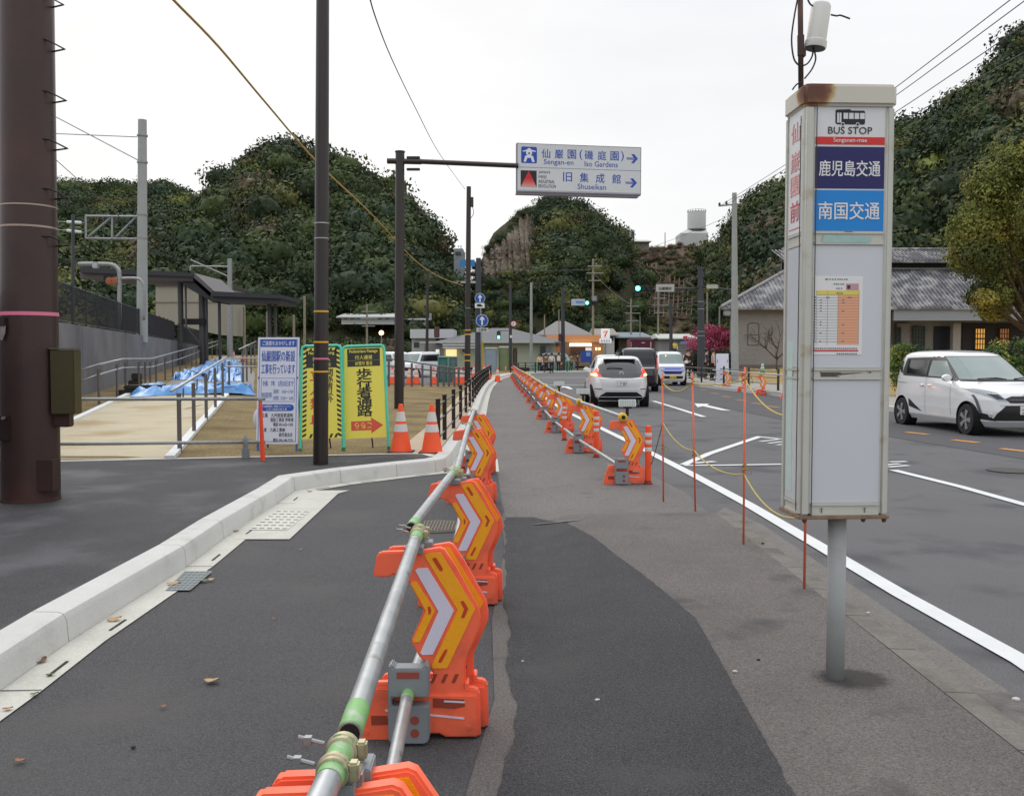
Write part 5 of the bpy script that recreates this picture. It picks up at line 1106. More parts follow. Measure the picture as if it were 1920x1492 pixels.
for y0, y1 in ((415, 418), (430, 436)):
    b = MB(); A, B = CAT(158, y1), CAT(104, y0); b.tube(A, B, .02, n=6); 
    b.build('insulator_rod', M_STEELD, t); b = MB(); b.tube(A.lerp(B, .1), A.lerp(B, .6), .06, n=10); b.build('insulator', mat('porcelain', (200, 214, 210), .3), t, smooth=40)
g = Vector((at(431, 665, 70).x, 70, 1.2)); t, tp = pole_thing('catenary_mast', 'smaller grey mast with a bracket arm rising behind the lower canopy', 'mast', g, (431, 485), .22, .17, M_STEELD)
C2 = lambda x, y: at(x, y, 70) - g
for a, c, r in (((427, 500), (357, 499), .05), ((427, 518), (357, 487), .05), ((357, 499), (357, 508), .07)): b = MB(); b.tube(C2(*a), C2(*c), r, n=8); b.build('bracket_rod', M_STEELD, t)
for (px, pt, Y, l) in ((458, 575, 90, 'rusty grey mast left of the canopy end column'), (501, 585, 95, 'thin grey mast behind the canopy end column'), (551, 590, 96, 'thin pale mast between the notice board and the hill'), (571, 555, 96, 'slim pale mast just left of the black pole')):
    g = Vector((at(px, 665, Y).x, Y, 1.)); pole_thing('line_mast', l, 'mast', g, (px, pt), .14, .12, M_CPOLE2, group='railway masts beyond the station', n=10)
# level-crossing pole behind the fence
g = Vector((at(224, 665, 34).x, 34, 2.3)); t = thing('crossing_signal', 'curved silver pipe with an orange and black warning lamp above the fence', 'signal', g); q_ = lambda x, y: at(x, y, 34) - g
b = MB(); b.path([Vector((0, 0, 0))] + smooth_pts([q_(224, 560), q_(224, 515), q_(219, 502), q_(208, 496), q_(180, 495), q_(147, 495)]), .075, 10); b.build('pole', M_STEELD, t, smooth=True)
b = MB(); b.path(smooth_pts([q_(226, 522), q_(255, 522), q_(266, 528), q_(270, 545), q_(270, 600)]), .05, 8); b.build('branch_pipe', M_STEELD, t, smooth=True)
for x in (206, 215):
    b = MB(); b.lathe([(.1, -.07), (.14, -.06), (.14, .06)], 14, 'y', tuple(q_(x, 527))); b.build('lamp', mat('lamp_orange', (150, 84, 48), .5), t, smooth=40)
b = MB(); b.box(*q_(204, 534)[:2], q_(204, 534).z, .35, .08, .35); b.build('backboard', M_BLACK, t)
b = MB(); b.box(*q_(180, 503)[:2], q_(180, 503).z, .22, .2, .22); b.build('speaker', M_STEEL, t, bevel=.03)
g = Vector((at(137, 665, 36).x, 36, 2.3)); pole_thing('street_pole', 'thin dark pole with a small cap behind the brown pole', 'pole', g, (137, 402), .07, .06, M_POLEG, n=10)
# handrails of the ramp
M_HP = mat('handrail_post', (96, 92, 92), .5); M_HR = mat('handrail_steel', (178, 180, 182), .35, .6)
def handrail(label, top, low, posts, hgt=None, px_post=1.):
    a = GT(*posts[0]); t = thing('handrail', label, 'handrail', a)
    for rl in (top, low):
        if rl: b = MB(a); b.path([at(x, y, Y) for x, y, Y in rl], .022, 8); b.build('rail', M_HR, t, smooth=True)
    for i, (px, py) in enumerate(posts):
        p = GT(px, py); 
        topz = None
        for (x0, y0, Y0), (x1, y1, Y1) in zip(top, top[1:]):
            if min(x0, x1) - 1 <= px <= max(x0, x1) + 1: f = (px - x0) / (x1 - x0 + 1e-6); topz = at(px, lerp(y0, y1, f), p.y).z
        if topz is None: topz = p.z + .9
        b = MB(a); b.tube(p, (p.x, p.y, max(p.z + .4, topz - .1)), .034, n=8); b.build('post', M_HP, t, smooth=40)
        b = MB(a); b.path([Vector((p.x, p.y, topz - .22)), Vector((p.x + .06, p.y, topz - .2)), Vector((p.x + .07, p.y, topz - .03))], .012, 6); b.build('rail_bracket', M_HP, t)
    return t
PL = [(186, 757), (220, 744), (236, 738), (261, 731), (273, 727), (282, 723), (293, 719), (310, 713), (324, 706), (338, 698), (349, 693), (360, 688), (368, 684), (377, 680), (388, 676), (398, 672), (407, 669), (415, 667)]
Yp = {p: GT(*p).y for p in PL}
def YL_(px): 
    xs = sorted(PL); return pl(px, [(x, Yp[(x, y)]) for x, y in xs])
handrail('silver double handrail along the wall side of the ramp', [(x, y, YL_(x)) for x, y in ((120, 702), (186, 683), (230, 673), (284, 672.5), (340, 657), (415, 637.5))], [(x, y, YL_(x)) for x, y in ((120, 724), (186, 702), (230, 689.5), (284, 688), (340, 672), (415, 643))], PL)
PR = [(337, 848), (364, 814), (387, 789), (404, 768), (418, 747), (430, 733)]
YR = {p: GT(*p).y for p in PR}; yr = lambda x: pl(x, [(a, YR[(a, c)]) for a, c in PR])
handrail('silver handrail rising beside the tan path towards the blue sheet', [(320, 733, yr(337)), (337, 724, yr(340)), (421, 671.5, yr(421)), (480, 671.5, yr(430))], [(424, 687, yr(424)), (480, 687, yr(430))], PR)
PM = [(456, 727), (463, 715), (471, 700), (478, 690)]
handrail('short run of grey handrail posts just left of the notice board', [(448, 655, 33), (480, 640, 48)], None, PM)
PC = [(729, 722), (757, 721), (772, 720), (792, 720), (808, 719), (821, 719), (832, 718), (842, 718), (852, 718), (860, 717)]
t = thing('handrail', 'dark handrail along the edge of the car park behind the overhead sign pole', 'handrail', at(729, 720, 42)); o_ = at(729, 720, 42)
def Rl(x): return lerp(672, 695, (x - 725) / 160)
for x, y in PC: p = at(x, 718, 42); p.z = land_z(p.x, 42) - .1; b = MB(o_); b.tube(p, at(x, Rl(x) + 2, 42), .05, n=8); b.build('post', M_HP, t, smooth=40)
for dy in (0, 14): b = MB(o_); b.path([at(x, Rl(x) + dy * (1 - (x - 725) / 300), 42) for x in range(725, 886, 16)], .032, 8); b.build('rail', M_HP, t, smooth=True)
# blue sheets on the ramp and small boxes
M_SHEET = mat('blue_sheet', (88, 150, 212), .35, var=.15, scale=3, bump=.4, bscale=8)
def sheeting(px, label, seed):
    P = [Vector(GT(*p)) for p in px]; o = P[0].copy(); n1, n2 = 22, 14; b = MB(o); V = []
    for j in range(n2 + 1):
        for i in range(n1 + 1):
            u, v = i / n1, j / n2; q = P[0].lerp(P[1], u).lerp(P[3].lerp(P[2], u), v)
            h = .05 + .22 * abs(math.sin(u * 17 + v * 9 + seed)) * random.random() + .10 * abs(math.sin(v * 21 + u * 5 + seed))
            if i in (0, n1) or j in (0, n2): h = .02
            V.append(Vector((q.x + random.uniform(-.1, .1), q.y + random.uniform(-.15, .15), land_z(q.x, q.y) + h)))
    b.add(V, [[j * (n1 + 1) + i, j * (n1 + 1) + i + 1, (j + 1) * (n1 + 1) + i + 1, (j + 1) * (n1 + 1) + i] for j in range(n2) for i in range(n1)]); x = b.build('tarpaulin', M_SHEET, None, smooth=True); x.location = o; tag(x, label, 'tarpaulin', 'blue sheets on the ramp')
sheeting([(245, 745), (476, 742), (476, 733), (262, 736)], 'narrow blue sheet across the top edge of the tan path', 1)
sheeting([(322, 712), (372, 713), (430, 697), (362, 696)], 'wide crumpled blue sheet halfway up the ramp', 2)
sheeting([(365, 696), (458, 690), (440, 662), (408, 664)], 'farthest blue sheet near the top of the ramp', 3)
sheeting([(384, 716), (452, 715), (452, 698), (404, 700)], 'bright blue sheet against the right posts of the ramp', 4)
for (px, py, w, d, h, l) in ((270, 739, 1.3, .8, .28, 'dark stack of covers lying at the edge of the blue sheet'), (254, 727, .35, .35, .5, 'small dark brown box beside a handrail post')):
    p = GT(px, py); t = thing('cover_stack', l, 'materials', p); b = MB(); b.box(0, 0, 0, w, d, h * .5); b.build('lower_cover', mat('dark_rubber', (52, 48, 42), .8, var=.2), t, bevel=.03); b = MB(); b.box(.05, 0, h * .5, w * .8, d * .8, h * .45, .1); b.build('upper_cover', mat('dark_rubber', (52, 48, 42), .8), t, bevel=.03)
# ------------------------------------------------------------------ vehicles
M_TYRE = mat('tyre', (34, 34, 36), .8, var=.1); M_RIM = mat('rim_silver', (178, 182, 186), .3, .7); M_GLS = mat('dark_glass', (22, 26, 30), .08, spec=.8); M_TRIM = mat('black_trim', (26, 26, 28), .45)
M_GLG = mat('windscreen_glass', (96, 116, 114), .07, spec=.9, coat=.6, var=.12, scale=1.5); M_CHR = mat('chrome', (206, 208, 212), .15, .9); M_LENS = mat('lamp_lens', (190, 196, 202), .1, .3, coat=.6)
M_WELL = mat('wheel_well', (14, 14, 15), .9); M_PLW = mat('plate_white2', (214, 214, 210), .5)
class Car:
    def __init__(s, name, label, loc, rz, prof, paint, wheels, wr=.31, n0=5., n1=3.4, group=None, cat='car'):
        s.P = prof; s.H = prof[-1][0]; s.t = thing(name, label, cat, loc, rz, group); s.n0, s.n1 = n0, n1; s.paint = paint
        zs = []; 
        for a, c in zip(prof, prof[1:]):
            k = max(1, int((c[0] - a[0]) / .02)); zs += [lerp(a[0], c[0], i / k) for i in range(k)]
        zs.append(prof[-1][0]); N = 160; b = MB(); V = []
        for z in zs:
            f, r, w, n = s.at(z); c = (f + r) / 2; h = (r - f) / 2
            for j in range(N):
                t = 2 * math.pi * (j + .5) / N; cs, sn = math.cos(t), math.sin(t)
                V.append((w * math.copysign(abs(cs) ** (2 / n), cs), c + h * math.copysign(abs(sn) ** (2 / n), sn), z))
        k = len(zs); b.add(V, [[i * N + j, i * N + (j + 1) % N, (i + 1) * N + (j + 1) % N, (i + 1) * N + j] for i in range(k - 1) for j in range(N)] + [list(range(N))[::-1], [(k - 1) * N + j for j in range(N)]])
        body = b.build('body', paint, s.t, smooth=32)
        W = max(p[3] for p in prof); cuts = []
        c = MB()
        for wy in wheels:
            for sd in (-1, 1): c.lathe([(wr + .065, sd * (W - .24)), (wr + .065, sd * (W + .3))], 28, 'x', (0, wy, wr))
        co = c.build('cutter', paint); 
        bm = bmesh.new(); bm.from_mesh(co.data); bmesh.ops.recalc_face_normals(bm, faces=bm.faces); bm.to_mesh(co.data); bm.free()
        m = body.modifiers.new('arch', 'BOOLEAN'); m.operation = 'DIFFERENCE'; m.object = co; m.solver = 'EXACT'
        body.parent = None; dg = bpy.context.evaluated_depsgraph_get(); me = bpy.data.meshes.new_from_object(body.evaluated_get(dg)); body.modifiers.clear(); body.data = me; body.parent = s.t
        bpy.data.objects.remove(co)
        for wy in wheels:
            for sd in (-1, 1):
                q = MB(); q.lathe([(wr + .06, sd * (W - .235)), (wr + .06, sd * (W - .02))], 24, 'x', (0, wy, wr)); q.f = q.f[:24] + ([q.f[-2]]); q.mi = q.mi[:len(q.f)]; q.build('wheel_well', M_WELL, s.t)
                x0 = sd * (W - .19); x1 = sd * (W - .012)
                q = MB(); q.lathe([(wr * .6, x0), (wr * .97, x0), (wr, lerp(x0, x1, .15)), (wr, lerp(x0, x1, .85)), (wr * .95, x1), (wr * .66, x1), (wr * .63, lerp(x0, x1, .9)), (wr * .6, x0)], 30, 'x', (0, wy, wr))
                wh = q.build('wheel', M_TYRE, s.t, smooth=40)
                q = MB(); q.lathe([(wr * .66, lerp(x0, x1, .93)), (wr * .60, lerp(x0, x1, .90)), (wr * .2, lerp(x0, x1, .86)), (.03, lerp(x0, x1, .9))], 24, 'x', (0, wy, wr)); q.build('rim', mat('rim_dark', (70, 72, 76), .4, .5), wh, smooth=30)
                q = MB()
                for k in range(5):
                    a = k * 1.2566 + .3; M = Matrix.Translation((lerp(x0, x1, .93), wy, wr)) @ Matrix.Rotation(a, 4, 'X')
                    q.add([M @ Vector(p) for p in ((sd * .004, -.022, .04), (sd * .004, .022, .04), (sd * .012, .05, wr * .64), (sd * .012, -.045, wr * .64), (-.02, -.02, .04), (-.02, .02, .04), (-.02, .05, wr * .64), (-.02, -.045, wr * .64))], [[0, 1, 2, 3], [4, 7, 6, 5], [0, 4, 5, 1], [2, 6, 7, 3], [1, 5, 6, 2], [0, 3, 7, 4]])
                q.lathe([(.055, lerp(x0, x1, .9)), (.05, lerp(x0, x1, 1.0)), (.02, lerp(x0, x1, 1.02))], 12, 'x', (0, wy, wr)); q.build('spokes', M_RIM, wh)
    def at(s, z):
        P = s.P; z = min(max(z, P[0][0]), P[-1][0])
        for a, c in zip(P, P[1:]):
            if z <= c[0]:
                u = (z - a[0]) / (c[0] - a[0]); return lerp(a[1], c[1], u), lerp(a[2], c[2], u), lerp(a[3], c[3], u), lerp(s.n0, s.n1, z / s.H)
    def X(s, y, z):
        f, r, w, n = s.at(z); c = (f + r) / 2; h = (r - f) / 2; return w * max(0, 1 - abs((y - c) / h) ** n) ** (1 / n)
    def Y(s, x, z, front):
        f, r, w, n = s.at(z); c = (f + r) / 2; h = (r - f) / 2; d = h * max(0, 1 - min(1, abs(x / w)) ** n) ** (1 / n); return c - d if front else c + d
    def patch(s, nm, poly, m, mode, sd=1, eps=.006, step=.05, par=None):
        bm = bmesh.new(); bm.faces.new([bm.verts.new((a, c, 0)) for a, c in poly])
        for ax in (0, 1):
            lo_, hi_ = min(p[ax] for p in poly), max(p[ax] for p in poly); k = math.floor(lo_ / step) + 1
            while k * step < hi_:
                bmesh.ops.bisect_plane(bm, geom=bm.verts[:] + bm.edges[:] + bm.faces[:], plane_co=(k * step, 0, 0) if ax == 0 else (0, k * step, 0), plane_no=(1, 0, 0) if ax == 0 else (0, 1, 0), dist=1e-5); k += 1
        for v in bm.verts:
            a, c = v.co.x, v.co.y
            if mode == 's': v.co = (sd * (s.X(a, c) + eps), a, c)
            else: v.co = (a * sd * (1 + eps * .8), s.Y(a, c, mode == 'f') + (-eps if mode == 'f' else eps), c)
        me = bpy.data.meshes.new(nm); bm.to_mesh(me); bm.free(); me.materials.append(m); me.polygons.foreach_set('use_smooth', [True] * len(me.polygons))
        o = bpy.data.objects.new(nm, me); COL.objects.link(o); o.parent = par or s.t; return o
    def both(s, nm, poly, m, mode, **k): s.patch(nm, poly, m, mode, 1, **k); s.patch(nm, poly, m, mode, -1, **k)
    def plate(s, front, z, txt, m=M_PLW, ink=None):
        y = s.Y(0, z, front); b = MB(); d = -1 if front else 1; b.box(0, y + d * .012, z - .08, .33, .02, .165); p = b.build('number_plate', m, s.t, bevel=.003)
        M = face_M(0, y - .0235, z) if front else Matrix.Translation((0, y + .0235, z)) @ Matrix(((-1, 0, 0, 0), (0, 0, 1, 0), (0, 1, 0, 0), (0, 0, 0, 1)))
        text(txt, .08, ink or mat('plate_green', (40, 84, 60), .5), p, M @ Matrix.Translation((0, -.02, 0)), w=.27, h=.08, bold=.03)
    def mirror(s, y, z, m=None):
        for sd in (-1, 1):
            b = MB(); x = s.X(y, z); b.lathe([(.01, -.055), (.07, -.045), (.088, 0), (.075, .04), (.02, .05)], 14, 'y', (0, 0, 0)); b.v = [Vector((p.x * 1.25 + sd * (x + .13), p.y + y, p.z * .85 + z + .05)) for p in b.v]; b.build('mirror', m or s.paint, s.t, smooth=50)
            b = MB(); b.tube((sd * (x - .02), y + .02, z), (sd * (x + .09), y, z + .03), .02, n=8); b.build('mirror_stalk', M_TRIM, s.t)
P_WHITE = mat('car_white', (226, 228, 230), .22, coat=.8, var=.015, scale=.8); P_DARK = mat('car_dark', (38, 26, 40), .2, coat=.9, spec=.6)
# white minivan close to the right edge
PS = [(.19, -2.0, 2.02, .76), (.3, -2.11, 2.1, .83), (.5, -2.14, 2.13, .845), (.72, -2.13, 2.13, .848), (.84, -2.05, 2.12, .845), (.92, -1.88, 2.11, .842), (.98, -1.62, 2.1, .835), (1.03, -1.36, 2.09, .825), (1.1, -1.2, 2.08, .81), (1.3, -.86, 2.04, .765), (1.48, -.55, 1.97, .715), (1.57, -.38, 1.9, .68), (1.62, -.2, 1.78, .62), (1.655, .1, 1.55, .50), (1.675, .45, 1.2, .25)]
c = Car('minivan', 'white minivan driving towards the viewer at the right edge, cut off by the frame', (9.72, 19.85, 0), .045, PS, P_WHITE, (-1.42, 1.33), .305)
c.both('pillar_panel', [(-1.0, 1.09), (-.55, 1.38), (-.34, 1.5), (-.1, 1.535), (1.35, 1.51), (1.42, 1.2), (1.35, 1.12), (-.5, 1.09)], M_TRIM, 's', eps=.004)
c.both('side_window', [(-.74, 1.13), (-.33, 1.12), (.15, 1.13), (.15, 1.46), (-.3, 1.45)], M_GLG, 's', eps=.009)
c.both('side_window', [(.24, 1.14), (1.18, 1.17), (1.24, 1.46), (.24, 1.47)], M_GLS, 's', eps=.009)
c.both('quarter_window', [(1.42, 1.16), (1.8, 1.28), (1.88, 1.44), (1.52, 1.44)], M_GLS, 's', eps=.009)
c.patch('windscreen_frame', [(-.80, 1.045), (.80, 1.045), (.675, 1.555), (-.675, 1.555)], M_TRIM, 'f', eps=.003); c.patch('windscreen', [(-.70, 1.09), (.70, 1.09), (.60, 1.54), (-.60, 1.54)], M_GLG, 'f', eps=.008)
c.both('headlight', [(.40, .70), (.55, .705), (.77, .85), (.8, .92), (.74, .93), (.52, .86)], mat('headlamp_grey', (140, 146, 152), .12, .4, coat=.6), 'f', eps=.008); c.both('headlight_core', [(.44, .73), (.56, .735), (.66, .83), (.52, .82)], mat('lens_dark', (52, 56, 62), .1, .5), 'f', eps=.012)
c.patch('upper_grille', [(-.34, .66), (.34, .66), (.44, .74), (.3, .79), (-.3, .79), (-.44, .74)], M_TRIM, 'f', eps=.007); c.patch('chrome_bar', [(-.52, .615), (.52, .615), (.5, .65), (-.5, .65)], M_CHR, 'f', eps=.012); c.patch('lower_grille', [(-.62, .32), (.62, .32), (.56, .46), (.42, .61), (-.42, .61), (-.56, .46)], M_TRIM, 'f', eps=.008)
c.both('bumper_trim', [(.728, .45), (.752, .45), (.785, .8), (.768, .8)], mat('trim_grey', (96, 98, 104), .4, .3), 'f', eps=.012); c.both('fog_recess', [(.56, .31), (.75, .34), (.755, .47), (.68, .44)], M_TRIM, 'f', eps=.012)
for sd in (-1, 1): b = MB(); b.lathe([(.05, -2.09), (.055, -2.1), (.01, -2.11)], 14, 'y', (sd * .69, .03, .44)); b.build('fog_lamp', M_LENS, c.t)
b = MB(); b.path([Vector((.085 * math.cos(a), -2.10, .80 + .045 * math.sin(a))) for a in [i * 2 * math.pi / 18 for i in range(19)]], .009, 6); b.path([Vector((.03 * math.cos(a), -2.10, .80 + .045 * math.sin(a))) for a in [i * 2 * math.pi / 12 for i in range(13)]], .006, 6); b.build('badge', M_CHR, c.t)
c.plate(True, .52, '26-'); c.mirror(-.78, 1.06)
c.both('door_seam', [(-.86, .36), (-.852, .36), (-.81, 1.07), (-.818, 1.07)], M_TRIM, 's', eps=.002); c.both('door_seam', [(.2, .34), (.208, .34), (.208, 1.12), (.2, 1.12)], M_TRIM, 's', eps=.002); c.both('slide_rail', [(1.1, .95), (2.0, .97), (2.0, .98), (1.1, .96)], M_TRIM, 's', eps=.003)
c.both('sill_trim', [(.35, .36), (.95, .45), (.97, .62), (.9, .6)], M_TRIM, 's', eps=.004)
for y in (.02, .34):
    for sd in (-1, 1): b = MB(); b.lathe([(.005, -.09), (.018, -.07), (.02, 0), (.018, .07), (.005, .09)], 8, 'y', (sd * (c.X(y, .93) + .018), y, .93)); b.build('door_handle', P_WHITE, c.t, smooth=True)
b = MB(); b.path([(-.5, -1.235, 1.1), (-.1, -1.2, 1.12), (.1, -1.22, 1.09)], .012, 6); b.path([(.25, -1.235, 1.1), (.6, -1.16, 1.13)], .012, 6); b.split('wiper', M_TRIM, c.t)
# white hatchback seen from behind
M_TAIL = mat('tail_red', (232, 26, 18), .25, coat=.5, emit=6.); M_TAILD = mat('tail_dark_red', (120, 20, 24), .2, coat=.5); M_IND = mat('indicator_lit', (255, 190, 80), .3, emit=12.)
PL_ = [(.2, -2.05, 1.98, .78), (.32, -2.18, 2.16, .86), (.55, -2.24, 2.235, .893), (.75, -2.2, 2.235, .895), (.86, -2.0, 2.2, .89), (.94, -1.6, 2.13, .875), (1.02, -1.25, 2.07, .85), (1.12, -1.0, 1.96, .81), (1.3, -.62, 1.74, .735), (1.43, -.28, 1.52, .675), (1.49, -.08, 1.38, .63), (1.53, .1, 1.15, .53), (1.55, .3, .8, .3)]
c = Car('hatchback', 'white hatchback with lit brake lights waiting in the near lane', (3.30, 29.9, 0), math.pi - .02, PL_, P_WHITE, (-1.35, 1.35), .315, 4.2, 3.2)
c.patch('rear_window', [(-.64, 1.12), (.64, 1.12), (.66, 1.2), (.58, 1.4), (.4, 1.45), (-.4, 1.45), (-.58, 1.4), (-.66, 1.2)], M_GLS, 'r', eps=.008); c.patch('tailgate_panel', [(-.72, .93), (-.3, .885), (.3, .885), (.72, .93), (.7, 1.03), (.62, 1.14), (-.62, 1.14), (-.7, 1.03)], mat('gloss_black', (20, 18, 24), .15, coat=.6), 'r', eps=.005)
c.both('tail_lamp', [(.56, .94), (.84, .95), (.855, 1.0), (.78, 1.06), (.70, 1.19), (.66, 1.12), (.68, 1.0)], M_TAIL, 'r', eps=.012); c.both('indicator', [(.68, .955), (.83, .96), (.84, .995), (.72, 1.02)], M_IND, 'r', eps=.018)
b = MB(); b.box(0, 1.475, 1.405, .3, .05, .03); b.build('high_brake_lamp', mat('brake_lit', (255, 50, 20), .3, emit=7.), c.t)
b = MB(); b.add([(-.5, 1.3, 1.475), (.5, 1.3, 1.475), (.52, 1.62, 1.445), (-.52, 1.62, 1.445), (-.5, 1.3, 1.50), (.5, 1.3, 1.50), (.52, 1.62, 1.465), (-.52, 1.62, 1.465)], [[0, 3, 2, 1], [4, 5, 6, 7], [0, 1, 5, 4], [1, 2, 6, 5], [2, 3, 7, 6], [3, 0, 4, 7]]); b.build('spoiler', P_WHITE, c.t, bevel=.01)
c.patch('bumper_recess_shade', [(-.56, .6), (.56, .6), (.66, .86), (-.66, .86)], mat('car_white_shade', (206, 208, 210), .3), 'r', eps=.004); c.patch('lower_bumper', [(-.66, .22), (.66, .22), (.62, .36), (.45, .47), (-.45, .47), (-.62, .36)], M_TRIM, 'r', eps=.008); c.both('reflector', [(.56, .55), (.78, .55), (.78, .575), (.56, .575)], M_TAILD, 'r', eps=.008)  # greyer white patch: shade of the bumper recess put into the colour
c.plate(False, .74, '・7 81'); c.mirror(-.78, 1.05)
b = MB(); b.path([Vector((.06 * math.cos(a), c.Y(0, 1.02, False) + .02, 1.02 + .06 * math.sin(a))) for a in [i * 2 * math.pi / 18 for i in range(19)]], .009, 6); b.box(0, c.Y(0, 1.02, False) + .02, 1.01, .16, .012, .022); b.build('badge', M_CHR, c.t)
c.both('side_window', [(-.8, 1.14), (-.35, 1.38), (.2, 1.43), (.9, 1.38), (1.25, 1.18)], M_GLS, 's'); b = MB(); b.path([(-.05, 1.93, 1.17), (.3, 1.9, 1.2), (.42, 1.88, 1.17)], .012, 6); b.build('wiper', M_TRIM, c.t)
b = MB(); b.add([(0, 1.15, 1.53), (.02, 1.25, 1.53), (0, 1.27, 1.59), (-.02, 1.25, 1.53)], [[0, 1, 2], [0, 2, 3], [1, 3, 2], [0, 3, 1]]); b.build('aerial_fin', M_TRIM, c.t)
# dark people carrier
PM_ = [(.22, -2.2, 2.2, .78), (.35, -2.33, 2.32, .85), (.7, -2.36, 2.35, .865), (1.0, -2.2, 2.34, .865), (1.1, -1.6, 2.32, .855), (1.4, -1.2, 2.26, .82), (1.7, -.75, 2.16, .765), (1.82, -.4, 2.08, .72), (1.87, .0, 1.8, .55), (1.89, .4, 1.3, .3)]
c = Car('minivan', 'dark purple-black people carrier ahead of the white hatchback', (5.45, 41.9, 0), math.pi, PM_, P_DARK, (-1.4, 1.45), .33, 6, 5)
c.patch('rear_window', [(-.72, 1.16), (.72, 1.16), (.66, 1.76), (-.66, 1.76)], mat('tinted_glass', (26, 27, 32), .12, spec=.6), 'r', eps=.008); c.patch('roof_edge', [(-.68, 1.8), (.68, 1.8), (.5, 1.855), (-.5, 1.855)], mat('painted_roof_sheen', (96, 94, 102), .3), 'r', eps=.004); c.both('tail_lamp', [(.72, .98), (.82, .98), (.8, 1.5), (.73, 1.45)], mat('tail_red_lit', (226, 50, 44), .3, emit=1.2), 'r', eps=.012); c.patch('chrome_strip', [(-.6, 1.0), (.6, 1.0), (.6, 1.05), (-.6, 1.05)], M_CHR, 'r', eps=.012); c.patch('lower_bumper', [(-.7, .28), (.7, .28), (.7, .42), (-.7, .42)], M_TRIM, 'r', eps=.008)  # paler patch along the roof edge: sheen put into the colour
c.both('side_window', [(-1.2, 1.2), (-.8, 1.6), (1.9, 1.68), (2.0, 1.2)], M_GLS, 's'); b = MB(); b.path([Vector((.06 * math.cos(a), c.Y(0, 1.13, False) + .02, 1.13 + .06 * math.sin(a))) for a in [i * 2 * math.pi / 16 for i in range(17)]], .01, 6); b.build('badge', M_CHR, c.t); c.mirror(-1.05, 1.15)
# small blue and white van facing the viewer
PK = [(.2, -1.62, 1.6, .66), (.3, -1.68, 1.68, .72), (.75, -1.69, 1.69, .735), (.98, -1.6, 1.69, .735), (1.08, -1.35, 1.68, .73), (1.2, -1.2, 1.67, .715), (1.55, -.92, 1.62, .67), (1.68, -.75, 1.55, .63), (1.74, -.45, 1.35, .5), (1.76, 0, 1., .3)]
def keivan(label, loc, rz, paint, kind='van', full=True, group=None):
    c = Car('small_van', label, loc, rz, PK, paint, (-1.2, 1.25), .28, 6, 4.5, group)
    c.patch('windscreen', [(-.62, 1.12), (.62, 1.12), (.56, 1.62), (-.56, 1.62)], M_GLG, 'f', eps=.008); c.both('side_window', [(-.9, 1.14), (-.6, 1.56), (1.45, 1.58), (1.5, 1.14)], M_GLS, 's'); c.patch('rear_window', [(-.58, 1.12), (.58, 1.12), (.54, 1.6), (-.54, 1.6)], M_GLS, 'r', eps=.008)
    if full:
        PB = mat('car_blue', (64, 84, 190), .25, coat=.7); c.patch('bonnet_band', [(-.6, .72), (.6, .72), (.66, .98), (-.66, .98)], mat('car_pale_blue', (150, 166, 220), .25, coat=.7), 'f', eps=.005); c.patch('grille', [(-.42, .84), (.42, .84), (.42, .9), (-.42, .9)], PB, 'f', eps=.009); c.patch('mid_grille', [(-.4, .6), (.4, .6), (.5, .74), (-.5, .74)], mat('navy_gloss', (36, 40, 104), .25, coat=.6), 'f', eps=.009)
        c.patch('lower_grille', [(-.5, .36), (.5, .36), (.52, .5), (-.52, .5)], M_TRIM, 'f', eps=.009); c.both('headlight', [(.5, .82), (.7, .84), (.71, .93), (.52, .92)], M_LENS, 'f', eps=.012); c.plate(True, .43, '47-32', mat('plate_yellow', (222, 190, 50), .5), M_TRIM); c.mirror(-.95, 1.15)
        b = MB(); b.lathe([(.03, -1.19), (.03, -1.16)], 10, 'y', (-.3, 0, 1.53)); b.build('inside_light', mat('inside_glow', (255, 230, 150), .3, emit=2.), c.t)
    else: c.both('headlight', [(.48, .78), (.7, .8), (.7, .92), (.5, .9)], M_LENS, 'f', eps=.01); c.patch('grille', [(-.4, .6), (.4, .6), (.4, .74), (-.4, .74)], M_TRIM, 'f', eps=.009)
    return c
keivan('small blue and white van with a yellow plate facing the viewer', (8.20, 49.2, 0), 0, P_WHITE)
keivan('white van roof just behind the small blue and white van', (8.9, 57.5, 0), 0, mat('car_white2', (214, 216, 218), .3, coat=.4), full=False)
keivan('pale grey van farther back beside the right dark pole', (11.3, 66, 0), 0, mat('car_grey', (150, 156, 160), .3, coat=.4), full=False)
c2 = Car('hatchback', 'white car roof showing above the white hatchback, farther up the near lane', (4.7, 45.5, .04), math.pi, PL_, mat('car_white2', (214, 216, 218), .3), (-1.35, 1.35), .315, 4.2, 3.2); c2.patch('rear_window', [(-.6, 1.12), (.6, 1.12), (.5, 1.42), (-.5, 1.42)], M_GLS, 'r'); c2.both('tail_lamp', [(.6, .94), (.84, .95), (.8, 1.05)], M_TAILD, 'r', eps=.01)
keivan('white van parked behind the dark handrail, right of the yellow sign', tuple(at(742, 700, 58)[:2]) + (.02,), .6, P_WHITE, full=False)
keivan('small white van parked behind the overhead sign pole', tuple(at(786, 702, 60)[:2]) + (.02,), -.5, P_WHITE, full=False)
keivan('grey car waiting far down the road beyond the people', tuple(at(1046, 690, 92)[:2]) + (0,), 1.5, mat('car_grey', (150, 156, 160), .3, coat=.4), full=False)
Car('hatchback', 'red car far down the road by the pink blossom', tuple(at(1275, 680, 92)[:2]) + (.02,), .3, PL_, mat('car_red', (170, 30, 34), .3, coat=.5), (-1.35, 1.35), .315).both('side_window', [(-.8, 1.14), (-.35, 1.38), (.2, 1.43), (.9, 1.38), (1.25, 1.18)], M_GLS, 's')
